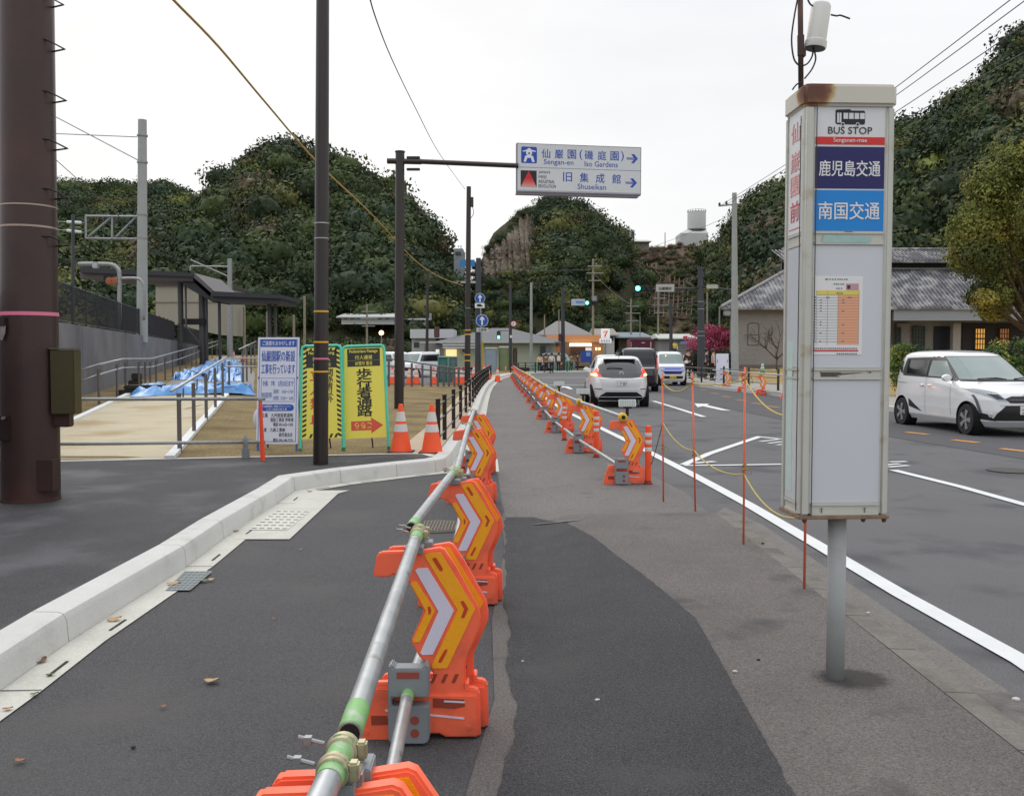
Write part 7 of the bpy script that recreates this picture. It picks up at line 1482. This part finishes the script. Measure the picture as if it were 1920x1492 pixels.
# veranda
b = MB(o_); b.slab([(XV, 69.35), (BXR, 69.35), (BXR, 69.6), (XV, 69.6)], zat(601, 69.4), zat(580, 69.4)); b.build('fascia', mat('fascia_grey', (140, 146, 154), .7, var=.04), t)
def vb(nm, x0, x1, y0, y1, Y, m, d=.12, zb=None):
    a = at(x0, y1, Y); c = at(x1, y0, Y); q = MB(o_); q.slab([(a.x, Y), (c.x, Y), (c.x, Y + d), (a.x, Y + d)], a.z if zb is None else zb, c.z); return q.build(nm, m, t)
vb('door', 1750, 1785, 612, 690, 71.5, mat('door_navy', (26, 28, 42), .6), .08, .2)
vb('stone_pier', 1786, 1802, 606, 690, 70.3, mat('pier_stone', (150, 144, 138), .9, var=.1), .5, .2); vb('stone_pier', 1680, 1706, 606, 690, 71.3, M_STONE, .25, .2); vb('dark_screen', 1803, 1990, 606, 690, 71.45, mat('dark_screen', (48, 44, 48), .8), .1, .2)
def win(x0, x1, y0, y1, Y, glass, frame, nx=4, ny=4):
    a = at(x0, y1, Y); c = at(x1, y0, Y); q = MB(o_); q.slab([(a.x, Y), (c.x, Y), (c.x, Y + .03), (a.x, Y + .03)], a.z, c.z); w = q.build('window', glass, t)
    q = MB(o_)
    for i in range(nx + 1): x = lerp(a.x, c.x, i / nx); q.box(x, Y - .03, a.z, .05 if 0 < i < nx else .12, .05, c.z - a.z)
    q.build('mullions', frame, w); q = MB(o_)
    for i in range(ny + 1): z = lerp(a.z, c.z, i / ny); q.box((a.x + c.x) / 2, Y - .065, z - .025, c.x - a.x, .02, .05 if i != ny // 2 else .1)
    q.build('glazing_bars', frame, w)
M_LITW = mat('lit_window', (236, 176, 84), .4, emit=.55, var=.25, scale=1.); M_LITW2 = mat('lit_window_dim', (190, 120, 60), .4, emit=.3, var=.5, scale=1.2)
win(1827, 1848, 616, 655, 71.3, M_LITW, M_DKW); win(1873, 1893, 616, 655, 71.3, M_LITW2, M_DKW); win(1712, 1733, 612, 655, 71.45, mat('green_pane', (60, 70, 64), .3), mat('green_frame', (44, 54, 50), .6), 4, 6); win(1681, 1688, 614, 655, 71.2, mat('green_pane', (60, 70, 64), .3), mat('green_frame', (44, 54, 50), .6), 2, 6)
for x0 in (1402, 1470):
    a = at(x0, 647, Y0 - .02); c = at(x0 + 21, 608, Y0 - .02); q = MB(o_); r_ = .028
    for p0, p1 in (((a.x, a.z), (a.x, c.z)), ((c.x, a.z), (c.x, c.z)), ((a.x, a.z), (c.x, a.z)), ((a.x, (a.z + c.z) / 2), (c.x, (a.z + c.z) / 2))): q.tube((p0[0], Y0 - .01, p0[1]), (p1[0], Y0 - .01, p1[1]), r_, n=4)
    q.path([(lerp(a.x, c.x, i / 6), Y0 - .01, c.z + .12 * math.sin(math.pi * i / 6)) for i in range(7)], r_, 4); q.build('blind_window', mat('window_line', (92, 84, 82), .9), t)
b = MB(o_); p = at(1363, 592, 69.6); b.box(p.x, p.y, p.z, .5, .4, .4); b.build('camera_box', M_STEEL, t, bevel=.06)
# low pedestrian fence, sign board and green cone on the right footway
t = thing('kerb_fence', 'dark pedestrian fence along the right kerb around the big dark pole', 'railing', G(1300, 712)); o_ = G(1300, 712); pts = [Vector((x, y, .15)) for x, y in ((9.55, 62), (9.6, 57.5), (9.7, 53), (9.85, 48.5), (10.1, 44.5), (10.4, 41), (10.7, 37.5))]
for p in pts: b = MB(o_); b.lathe([(.05, 0), (.05, .85), (.03, .88)], 10, c=tuple(p)); b.build('post', M_RAILB, t, smooth=40)
for h in (.25, .5, .75): b = MB(o_); b.path([p + Vector((0, 0, h)) for p in pts], .025, 6); b.build('rail', mat('rail_grey', (96, 96, 98), .4, .5), t)
p = Vector((at(1356, 665, 45).x, 45, .14)); t = thing('board', 'plain white board standing behind the far kerb barricades', 'sign', p, .1); b = MB(); b.box(0, 0, .15, .62, .03, 1.35, M=Matrix.Rotation(-.1, 4, 'X')); b.build('panel', NW, t); b = MB(); b.tube((.25, .05, 1.2), (.25, .5, 0), .015, n=6); b.tube((-.25, .05, 1.2), (-.25, .5, 0), .015, n=6); b.split('leg', M_STEELD, t)
p = Vector((at(1430, 665, 52).x, 52, .5)); c_ = clone(c0, p, 0, 'green cone standing on the dry lawn near the leafless tree', 'green cone'); c_['group'] = 'green cone'
for ch in c_.children:
    if ch.name.startswith('body') or ch.name.startswith('base'):
        ch.data = ch.data.copy(); ch.data.materials[0] = mat('cone_green', (40, 150, 104), .5)
del c_['group']
a = Vector((12.6, 40.5, .14)); rope('yellow and black striped rope along the dry lawn', Vector((11.6, 46, .9)), Vector((16.5, 40, .9)), .1, .02, m=mat('rope_yellow', (196, 180, 110), .8, var=.4, scale=3), group='lawn rope') 
# ------------------------------------------------------------------ buildings in the distance
def house(label, px0, px1, ytop, Y, z0, D, wall, roof=None, ridge=None, over=.5, name='house', hip=.5, cat='building', ybot=None):
    a = at(px0, ytop, Y); c = at(px1, ytop, Y); o = Vector(((a.x + c.x) / 2, Y, z0)); t = thing(name, label, cat, o); b = MB(o); b.slab([(a.x, Y), (c.x, Y), (c.x, Y + D), (a.x, Y + D)], z0, a.z); b.build('wall', wall, t)
    if roof:
        zr = at(px0, ridge, Y + D / 2).z; h = min(D / 2, (c.x - a.x) / 2) * hip; e = over
        b = MB(o); b.add([(a.x - e, Y - e, a.z), (c.x + e, Y - e, a.z), (c.x + e, Y + D + e, a.z), (a.x - e, Y + D + e, a.z), (a.x - e + h, Y + D / 2, zr), (c.x + e - h, Y + D / 2, zr), (a.x - e, Y - e, a.z - .15), (c.x + e, Y - e, a.z - .15)], [[0, 1, 5, 4], [1, 2, 5], [2, 3, 4, 5], [3, 0, 4], [6, 7, 1, 0]]); b.build('roof', roof, t)
    return t, o
def onwall(t, o, nm, x0, x1, y0, y1, Y, m, d=.12):
    a = at(x0, y1, Y); c = at(x1, y0, Y); b = MB(o); b.slab([(a.x, Y), (c.x, Y), (c.x, Y + d), (a.x, Y + d)], a.z, c.z); return b.build(nm, m, t)
M_PALE = mat('pale_green_wall', (182, 188, 168), .9, var=.04); M_RF = mat('slate_grey_roof', (104, 106, 108), .9, var=.1, scale=1); M_GW = mat('grey_wall', (136, 134, 136), .9, var=.05); M_HW = mat('house_white', (196, 198, 198), .8, var=.05); M_DW = mat('window_dark', (50, 54, 60), .3)
t, o = house('long low pale green building with a grey hip roof behind the round blue signs', 832, 1042, 641, 93, .3, 16, M_PALE, M_RF, 615, .9, hip=1.)
onwall(t, o, 'gable_wall', 795, 832, 645, 690, 92.9, M_GW); onwall(t, o, 'fascia', 786, 1040, 640.5, 643, 92, mat('fascia_white', (190, 190, 186), .7), .2)
for i, (y0, y1, m_) in enumerate(((645, 648, M_HW), (648.2, 650, mat('stripe_blue', (96, 110, 160), .6)), (650.2, 653, M_HW))): onwall(t, o, 'awning_stripe', 830, 894, y0, y1, 91.6 + i * .02, m_)
onwall(t, o, 'lit_shop_window', 836, 856, 655, 668, 92.6, mat('shop_glow', (250, 214, 150), .4, emit=.9, var=.4, scale=1.5)); onwall(t, o, 'dark_vent', 867, 873, 655, 660, 92.6, M_DW); onwall(t, o, 'side_window', 1013, 1022, 648, 668, 92.6, M_DW); onwall(t, o, 'side_window', 1024, 1030, 648, 668, 92.6, mat('window_grey', (120, 126, 130), .3))
t, o = house('white flat-roofed building left of the long pale green one', 772, 818, 635, 96, .6, 10, M_HW); onwall(t, o, 'roof_box', 769, 850, 617, 634, 95, mat('white_panelling', (192, 196, 200), .7), 6); onwall(t, o, 'window', 776, 786, 642, 652, 94.9, M_DW)
t, o = house('vertical lit panel cabinet beside the grey gable', 817, 823, 655, 90, .8, .5, mat('lit_panel', (220, 226, 222), .4, emit=.5), name='lit_cabinet', cat='cabinet'); onwall(t, o, 'divider', 816.8, 823.2, 662, 663, 89.95, M_DW, .04)
for px0, px1, m_, l in ((821, 840, mat('toilet_green', (62, 130, 116), .6), 'left grey sign back with a turquoise frame behind the cones'), (841, 858, mat('toilet_grey', (110, 124, 128), .6), 'right grey sign back with a turquoise frame behind the cones')):
    t, o = house(l, px0, px1, 670, 46, .2, .06, m_, name='passage_sign', cat='sign')
    for x in (px0, px1 - 1.5): onwall(t, o, 'frame_post', x, x + 1.5, 669, 719, 45.9, mat('turq', (60, 150, 136), .5), .1)
    onwall(t, o, 'top_tube', px0 - .5, px1 + .5, 667.5, 669.5, 45.9, mat('turq_pale', (150, 200, 190), .5), .12); onwall(t, o, 'back_panel', px0 + 4, px1 - 4, 680, 712, 45.96, mat('door_teal', (84, 116, 116), .6), .04)
M_TARP = mat('tarp_grey_blue', (140, 156, 166), .7, var=.12, scale=1, bump=.5, bscale=3); M_TARPO = mat('tarp_olive', (120, 134, 96), .7, var=.15, scale=1, bump=.5, bscale=3)
for px0, px1, ytop, Y, m_, l in ((909, 932, 651, 82, M_TARP, 'tall stack wrapped in a blue-grey sheet before the pale building'), (935, 954, 649, 82.5, M_TARPO, 'tall stack wrapped in an olive sheet before the pale building'), (961, 970, 652, 83, mat('dark_brown_boards', (86, 66, 60), .8, var=.1), 'dark brown boarding right of the wrapped stacks')):
    a = at(px0, ytop, Y); c = at(px1, ytop, Y); o = Vector(((a.x + c.x) / 2, Y, 0)); t = thing('covered_stack', l, 'stack', o); b = MB(); w = c.x - a.x; b.box(0, .5, 0, w, 1., a.z - .1); b.build('load', m_, t, bevel=.12); b = MB(); b.box(0, .5, a.z - .2, w * 1.06, 1.1, .2); b.build('cover', m_ if 'brown' in l else mat('cover_pale', (186, 192, 180), .7), t, bevel=.07)
t, o = house('orange fascia shop glowing with strip lights behind the waiting people', 1030, 1132, 640, 104, .3, 12, mat('tan_wall', (160, 130, 106), .9)); onwall(t, o, 'orange_fascia', 1024, 1136, 628, 641, 103.5, mat('orange_fascia', (214, 148, 100), .6, emit=.1)); onwall(t, o, 'lit_sign', 1068, 1109, 643.5, 649, 103.3, mat('strip_light', (255, 244, 214), .4, emit=2.)); onwall(t, o, 'shop_opening', 1070, 1098, 650, 662, 103.6, mat('shop_dark', (90, 60, 44), .6)); onwall(t, o, 'doorway', 1038, 1050, 650, 668, 103.6, mat('shop_warm', (180, 120, 80), .6, emit=.2))
for px in (1118, 1124): 
    onwall(t, o, 'wall_lamp', px - 1.3, px + 1.3, 652, 656, 103.3, mat('lamp_glow', (255, 190, 110), .4, emit=9.))
t, o = house('grey hip roofed house behind the orange fascia shop', 1012, 1104, 628, 114, .6, 16, M_GW, mat('roof_grey_light', (122, 120, 120), .9, var=.08), 602, .6, hip=1.)
t, o = house('small white gabled house left of the lit store sign', 1118, 1152, 628, 116, 1, 8, M_HW, mat('roof_tan', (140, 132, 126), .9), 616, .5, hip=.2); onwall(t, o, 'window', 1120, 1127, 632, 638, 115.9, M_DW); onwall(t, o, 'window', 1144, 1150, 630, 638, 115.9, M_DW)
t, o = house('low house with a pale blue-grey roof behind the container', 1160, 1212, 632, 118, 1, 9, mat('dark_house', (80, 72, 62), .9), mat('roof_blue_grey', (118, 130, 138), .8), 623, .8, hip=.4)
t, o = house('pale shed with a white roof line left of the blossom', 1240, 1300, 634, 112, .8, 8, M_GW, mat('roof_pale', (180, 184, 178), .8), 626, .5, hip=.1); onwall(t, o, 'blue_sign', 1276, 1292, 640, 645, 110.9, mat('shop_blue', (110, 140, 190), .6)); onwall(t, o, 'red_sign', 1281, 1289, 630, 636, 110.8, mat('shop_red', (200, 70, 80), .6))
# convenience store pole sign
g = Vector((at(1135, 665, 98).x, 98, 0)); t = thing('store_sign', 'lit white pole sign with a red, orange and green seven in mid distance', 'sign', g); p = at(1135, 665, 98) - g
b = MB(); b.tube((0, .1, 0), (0, .1, at(1135, 640, 98).z), .08, n=8); b.build('post', M_STEELD, t)
LW_ = mat('lit_white', (236, 240, 242), .4, emit=.3)
onwall(t, g, 'upper_board', 1127, 1143.5, 616, 634, 97.9, LW_); onwall(t, g, 'lower_board', 1124, 1146.5, 634.6, 643, 97.88, LW_)
c = at(1135, 625, 97.85) - g; b = MB(); b.add(*poly_on(face_M(c.x, c.y, c.z), [(-.24, .2), (.26, .32), (.24, .18), (-.24, .08)], 0, .01)); b.build('stroke', mat('seven_orange', (236, 130, 50), .5, emit=.3), t); b = MB(); b.add(*poly_on(face_M(c.x, c.y, c.z), [(.12, .15), (.24, .18), (.06, -.18), (.04, -.36), (-.12, -.36), (-.06, -.12)], .011, .02)); b.build('stroke', mat('seven_red', (210, 50, 60), .5, emit=.3), t)
for i in range(6): c = at(1127.5 + i * 3.1, 639, 97.84) - g; b = MB(); b.box(c.x, c.y, c.z - .12, .08, .01, .24); b.build('letter_mark', mat('mark_grey', (150, 150, 156), .5), t)
t, o = house('dark red shipping container behind the cars', 1181, 1226, 636, 96, .1, 2.5, mat('container_red', (108, 46, 66), .6, var=.08), name='container', cat='container')
b = MB(o); 
for i in range(22): x = lerp(at(1181, 665, 96).x, at(1226, 665, 96).x, (i + .5) / 22); b.box(x, 95.98, .3, .04, .05, at(960, 637.5, 96).z - .35)
b.build('ribs', mat('container_rib', (96, 40, 58), .6), t); onwall(t, o, 'top_rail', 1181, 1226, 635, 637, 95.9, mat('container_rail', (140, 84, 96), .6)); onwall(t, o, 'mark', 1203, 1209, 642, 643.2, 95.85, M_LET, .03); onwall(t, o, 'mark', 1182.5, 1184, 641, 658, 95.85, mat('mark_pale', (190, 160, 166), .6), .03); onwall(t, o, 'mark', 1219, 1221.5, 641, 652, 95.85, mat('mark_pale', (190, 160, 166), .6), .03)
# blue notice and green panels around the waiting people
t, o = house('blue notice panel with a white figure behind the white hatchback', 1089, 1110, 658, 86, .9, .1, mat('notice_panel_blue', (40, 70, 150), .5, emit=.12), name='notice_board', cat='sign'); onwall(t, o, 'white_text', 1099, 1107, 660, 668, 85.95, mat('notice_text', (130, 160, 214), .5), .03); onwall(t, o, 'lit_top', 1098, 1109, 652, 657, 85.9, LW_); a = at(1099.5, 690, 86); b = MB(o); b.tube((a.x, 86.05, 0), (a.x, 86.05, 1.2), .05, n=6); b.build('leg', M_STEELD, t)
MG = mat('green_net', (112, 168, 136), .8)
for px0, px1, yt, Y, l in ((1000, 1012, 681, 88, 'left green site panel behind the waiting people'), (1038, 1043, 684, 88, 'narrow green site panel between two waiting people'), (1060, 1076, 676, 88, 'right green site panel beside the dark signal pole')): t, o = house(l, px0, px1, yt, Y, .05, .08, MG, name='site_panel', cat='panel')
t = thing('corner_fence', 'dark pedestrian fence in front of the waiting people', 'railing', Vector((2.5, 78.6, .16))); o_ = Vector((2.5, 78.6, .16)); pts = [Vector((x, y, .17)) for x, y in ((-.1, 73), (1.1, 76.6), (2.8, 79.6), (4.8, 81.4), (7., 82.9), (9.6, 83.9))]
for p in dense([q for q in pts], 1.7): b = MB(o_); b.tube((p.x, p.y, .1), (p.x, p.y, .95), .05, n=8); b.build('post', M_RAILB, t)
for h in (.3, .55, .8): b = MB(o_); b.path([p + Vector((0, 0, h - .05)) for p in pts], .025, 6); b.build('rail', M_POLEG, t)
for i, px in enumerate((909, 914, 920)): p = Vector((at(px, 665, 60).x, 60, land_z(at(px, 665, 60).x, 60))); flexpost(p, f'orange post at the far bend of the railing, {["left", "middle", "right"][i]}', f0)
p = G(948, 703); flexpost(p, 'orange post standing alone where the walkway narrows', f0)
# plants and walls behind the corner: houses on the left hillside
def hs(px, py, S=None):
    lo_, hi_ = 0., 1.
    for _ in range(20):
        m_ = (lo_ + hi_) / 2; q = SM(px, m_) ; yy = 746 - F * math.tan(math.atan2(q.z - EYE, q.y) + TH)
        if yy > py: lo_ = m_
        else: hi_ = m_
    return q
def hillhouse(label, px0, px1, yw0, yw1, yr, wall, roof, hip=.3, D=7.):
    q = hs((px0 + px1) / 2, yw1); Y = q.y - 6; return house(label, px0, px1, yw0, Y, at(960, yw1 + 8, Y).z, D, wall, roof, yr, .6, hip=hip) + (Y,)
t, o, Y = hillhouse('long low white house with dark windows on the left hillside', 640, 738, 594, 600, 588, M_HW, mat('roof_pale_grey', (176, 180, 180), .8), .1)
for i in range(7): onwall(t, o, 'window', 644 + i * 13, 651 + i * 13, 595, 599, Y - .08, mat('window_tan', (130, 124, 104), .5), .06)
t, o, Y = hillhouse('dark brown timber house halfway up the left hillside', 843, 893, 585, 596, 575, mat('brown_timber', (82, 60, 58), .9), M_RF, .4)
for i in range(4): onwall(t, o, 'window', 848 + i * 11, 853 + i * 11, 588, 593, Y - .08, M_DW, .06)
t, o, Y = hillhouse('small white roofed shed right of the sign pole on the hillside', 766, 800, 598, 601, 594, M_HW, M_HW, .1)
q = at(862, 500, 168); t, o = house('grey and blue building perched at the gap between the hills', 851, 868, 466, 166, at(960, 520, 166).z, 8, mat('perched_grey', (138, 144, 148), .9)); onwall(t, o, 'blue_sheet', 862, 890, 487, 500, 163, mat('sheet_blue2', (50, 130, 190), .6), .2); onwall(t, o, 'dark_opening', 854, 864, 472, 478, 165.8, M_DW)
t, o = house('white railing terrace beside the slim black pole on the hillside', 848, 900, 527, 160, at(960, 531, 160).z, 3, M_HW, name='terrace', cat='terrace')
# water tower and buildings on the saddle
Yw = 236; a = at(1306, 432, Yw); t = thing('water_tower', 'white round water tank standing on a low square building on the ridge', 'tower', Vector((a.x, Yw, at(960, 458, Yw).z))); o = Vector((a.x, Yw, at(960, 458, Yw).z)); r_ = 17 * Yw / F; M_TW = mat('tank_white', (196, 200, 198), .7, var=.05, scale=.3)
b = MB(o); b.lathe([(r_, at(960, 431, Yw).z), (r_, at(960, 399, Yw).z), (r_ * .96, at(960, 397, Yw).z)], 36, c=(a.x, Yw, 0)); b.build('tank', M_TW, t, smooth=40); b = MB(o); b.lathe([(r_ * 1.04, at(960, 432, Yw).z), (r_ * 1.04, at(960, 430, Yw).z)], 36, c=(a.x, Yw, 0)); b.build('tank_ring', mat('ring_grey', (120, 122, 122), .8), t)
b = MB(o); c = at(1303, 436, Yw - 3); x0, x1 = at(1276, 436, Yw - 3).x, at(1328, 436, Yw - 3).x; b.slab([(x0, Yw - 3), (x1, Yw - 3), (x1, Yw + 4), (x0, Yw + 4)], at(960, 464, Yw).z, at(960, 437, Yw - 3).z); b.build('base_building', M_TW, t)
b = MB(o); x2, x3 = at(1286, 431, Yw).x, at(1322, 431, Yw).x; zb_, zt_ = at(960, 437, Yw - 3).z, at(960, 431.5, Yw).z; b.add([(x0, Yw - 3, zb_ + .01), (x1, Yw - 3, zb_ + .01), (x1, Yw + 4, zb_ + .01), (x0, Yw + 4, zb_ + .01), (x2, Yw - 1, zt_), (x3, Yw - 1, zt_), (x3, Yw + 3, zt_), (x2, Yw + 3, zt_)], [[0, 1, 5, 4], [1, 2, 6, 5], [2, 3, 7, 6], [3, 0, 4, 7], [4, 5, 6, 7]]); b.build('base_roof', M_TW, t)
b = MB(o)
for i in range(20): an = i * 2 * math.pi / 20; b.tube((a.x + r_ * math.cos(an), Yw + r_ * math.sin(an), at(960, 398, Yw).z), (a.x + r_ * math.cos(an), Yw + r_ * math.sin(an), at(960, 394.5, Yw).z), .06, n=4)
b.path([(a.x + r_ * math.cos(i * math.pi / 18), Yw + r_ * math.sin(i * math.pi / 18), at(960, 394.5, Yw).z) for i in range(37)], .05, 4); b.build('guard_rail', M_STEELD, t)
t, o = house('small white block on the ridge right of the craggy hill', 1172, 1190, 431, 238, at(960, 462, 238).z, 6, M_HW); onwall(t, o, 'dark_window', 1184, 1189, 434, 446, 237.8, M_DW)
t, o = house('low tan building on the ridge below the white block', 1176, 1217, 453, 230, at(960, 474, 230).z, 6, mat('tan_building', (130, 120, 108), .9), mat('roof_light', (176, 176, 172), .8), 450, .6, hip=.1)
g = Vector((at(1247, 460, 238).x, 238, at(960, 462, 238).z)); pole_thing('utility_pole', 'tiny pole with a crossarm on the ridge left of the water tank', 'pole', g, (1247, 436), .12, .1, M_CPOLE2)
# concrete grid on the slope
t = thing('slope_lattice', 'rust brown lattice frame pinned to the bare slope', 'lattice', SD(1150, .4)); o = SD(1150, .4); M_LAT = mat('lattice_brown', (108, 92, 82), .9, var=.2, scale=.5)
def onD(px, py):
    lo_, hi_ = 0., 1.2
    for _ in range(18):
        m_ = (lo_ + hi_) / 2; q = SD(px, m_); yy = 746 - F * math.tan(math.atan2(q.z - EYE, q.y) + TH)
        if yy > py: lo_ = m_
        else: hi_ = m_
    return q + Vector((0, -1.2, .5))
b = MB(o)
for i in range(26): x = 1082 + i * 8.6; b.path([onD(x + k * (1.5 if i < 12 else -.5), lerp(486 + max(0, x - 1170) * .32, 600, k / 9)) for k in range(10)], .09, 4)
for j in range(17): y = 490 + j * 7; x1 = min(1310, 1175 + j * 11); b.path([onD(lerp(1082, x1, k / 14), y + 2.5 * math.sin(k * .8 + j)) for k in range(15)], .09, 4)
b.build('lattice_bars', M_LAT, t)
# ------------------------------------------------------------------ small things on the ground
def grate(label, corners, m, nb, cat='grating', bar=.006, z=.017, round_=False):
    P = [G(*c) for c in corners]; o = (P[0] + P[2]) / 2; t = thing('drain_grating', label, cat, o); b = MB(o); b.add([p + Vector((0, 0, z - .004)) for p in P], [[0, 1, 2, 3]]); b.build('pit', mat('pit_dark', (58, 58, 58), .9) if nb > 0 else m, t)
    b = MB(o)
    for i in range(nb + 1):
        a, c = P[0].lerp(P[3], i / nb), P[1].lerp(P[2], i / nb); b.tube(a + Vector((0, 0, z)), c + Vector((0, 0, z)), bar, n=4)
    for i in range(6): a, c = P[0].lerp(P[1], i / 5), P[3].lerp(P[2], i / 5); b.tube(a + Vector((0, 0, z)), c + Vector((0, 0, z)), bar * .8, n=4)
    b.build('bars', m, t)
grate('steel drain grating let into the kerb gutter, with dead leaves on it', ((312, 1110), (356, 1110), (396, 1076), (346, 1076)), mat('grating_steel', (150, 156, 156), .45, .6), 11)
P = [G(*c) for c in ((466, 996), (538, 997), (583, 960), (520, 959))]; o = (P[0] + P[2]) / 2; t = thing('drain_cover', 'pale slotted concrete drain cover in the wide gutter', 'drain cover', o); b = MB(o); b.add([p + Vector((0, 0, .0165)) for p in P], [[0, 1, 2, 3]]); b.build('cover', mat('cover_conc', (198, 198, 190), .9, var=.08, scale=6), t)
b = MB(o)
for r in range(7):
    for c in range(5):
        u0, u1, v0 = (c + .15) / 5, (c + .8) / 5, (r + .35) / 7; A = lambda u, v: P[0].lerp(P[1], u).lerp(P[3].lerp(P[2], u), v) + Vector((0, 0, .0185)); b.add([A(u0, v0), A(u1, v0), A(u1, v0 + .035), A(u0, v0 + .035)], [[0, 1, 2, 3]])
b.split('slot', mat('slot_grey', (120, 118, 110), .9), t)
c = G(818, 989); t = thing('manhole_cover', 'round patterned iron manhole cover half hidden by the barricade row', 'manhole', c); b = MB(); b.lathe([(.30, .005), (.30, .016)], 40); b.build('rim', mat('manhole_rim', (110, 104, 96), .8, .3), t); b = MB(); b.lathe([(.275, .0165), (.275, .019)], 40); b.build('cover', mat('manhole_iron', (92, 86, 80), .7, .4, var=.1), t)
b = MB()
for i in range(-8, 9):
    w = math.sqrt(max(0, .26 ** 2 - (i * .03) ** 2)); b.box(0, i * .03, .019, 2 * w, .008, .004); b.box(i * .03, 0, .019, .008, 2 * w, .0035)
b.build('ribs', mat('manhole_rib', (124, 116, 106), .6, .4), t)
c = G(1600, 884); t = thing('manhole_cover', 'dark manhole cover far out in the road, right of the bus stop', 'manhole', G(1895, 883)); b = MB(); b.lathe([(.3, .005), (.3, .014)], 30); b.build('cover', mat('manhole_dark', (60, 58, 56), .7), t)
ML_ = [mat('leaf_brown', (150, 100, 60), .8, var=.2, scale=20), mat('leaf_tan', (176, 146, 104), .8, var=.15, scale=20), mat('leaf_fallen_green', (84, 104, 52), .7), mat('leaf_dry', (120, 92, 66), .8)]
def leaf(px, py, s, mi, label, rz=0):
    p = G(px, py); z = pave_z(p.x, p.y) if p.x > 0 else 0; g_ = G(px, py, z); b = MB(); n = 9
    top = []; bot = []
    for i in range(n):
        u = i / (n - 1); w = .42 * math.sin(math.pi * u) ** .8 * (1 + .12 * math.sin(u * 25)); x = (u - .5) * s; top.append(Vector((x, w * s, .004 + s * .28 * abs(u - .5)))); bot.append(Vector((x, -w * s * .8, .004 + s * .2 * abs(u - .4)))) 
    mid = [Vector((a.x, 0, .002 + s * .1 * abs(k / 8 - .5))) for k, a in enumerate(top)]
    b.add(top + mid + bot, [[i, i + 1, n + i + 1, n + i] for i in range(n - 1)] + [[n + i, n + i + 1, 2 * n + i + 1, 2 * n + i] for i in range(n - 1)])
    x = b.build('fallen_leaf', ML_[mi], None, smooth=True); x.location = (g_.x, g_.y, z + .018); x.scale = (.62,) * 3; x.rotation_euler = (random.uniform(-.2, .2), random.uniform(-.2, .2), rz); tag(x, label, 'leaf', 'fallen leaves')
for a in ((326, 1099, .14, 1, 'curled tan leaf lying on the steel drain grating', .3), (384, 1093, .10, 2, 'green leaf just right of the steel drain grating', 1.), (396, 1091, .08, 1, 'tan leaf beside the green leaf near the grating', .2), (215, 1167, .13, 1, 'tan curled leaf in the kerb gutter', .4), (78, 1245, .12, 3, 'upright dry leaf against the kerb at lower left', 1.4), (95, 1271, .07, 2, 'small green leaf in the gutter at lower left', .2), (441, 999, .10, 0, 'brown leaf at the corner of the pale apron', .5), (580, 924, .10, 0, 'brown leaf on the wide gutter apron', .2), (397, 1283, .12, 1, 'pale flat leaf alone on the dark asphalt', .0), (307, 1331, .05, 0, 'small brown leaf on the asphalt left of centre', .8), (37, 1434, .07, 0, 'brown leaf near the lower left corner', .2), (564, 1034, .04, 1, 'tiny tan leaf on the asphalt near the long pipe', .4), (65, 1308, .06, 2, 'small olive leaf beside the gutter edge', .6), (15, 1336, .07, 0, 'brown leaf at the left frame edge in the gutter', .3), (513, 1165, .05, 3, 'small dark leaf in the middle of the left asphalt', .1), (937, 763, .12, 3, 'dark scrap on the far walkway', .1)): leaf(*a)
# pebbles
b = MB(); 
PB = [(1422, 1236), (1200, 1068), (1378, 1258), (1800, 1262), (1628, 1148), (1580, 1074), (1430, 1018), (1148, 1426), (1120, 1312), (1030, 1010), (980, 1240), (700, 1180), (250, 1400), (620, 1330), (1905, 1310)]
PB = PB[::2]
for i, (px, py) in enumerate(PB):
    p = G(px, py); z = pave_z(p.x, p.y) + .012; p = G(px, py, z); s = random.uniform(.006, .013); b = MB(); b.add([Vector((v[0] * s * 1.4, v[1] * s, v[2] * s * .7)) for v in lumps(IV, RNG, 5, .2)], [list(f) for f in IF]); x = b.build('pebble', mat('pebble', (196, 192, 186), .9) if i % 3 else mat('pebble_dark', (40, 38, 38), .9), None, smooth=True); x.location = p; tag(x, 'tiny loose pebble lying on the asphalt', 'pebble', 'loose pebbles')
# tuft of dry grass in the kerb joint
p = G(1440, 1042); t = MB(); 
for i in range(46):
    a = random.uniform(0, 6.28); q = Vector((random.uniform(-.05, .05), random.uniform(-.06, .06), 0)); d = Vector((math.cos(a), math.sin(a), 1.)) * random.uniform(.02, .055); w = Vector((-math.sin(a), math.cos(a), 0)) * .0016; t.add([q - w, q + w, q + d], [[0, 1, 2]])
x = t.build('grass_tuft', mat('dry_grass', (150, 144, 92), .9)); x.location = (1.88, p.y, .10); tag(x, 'small tuft of dry grass growing in the old kerb joint', 'grass', kind='stuff')
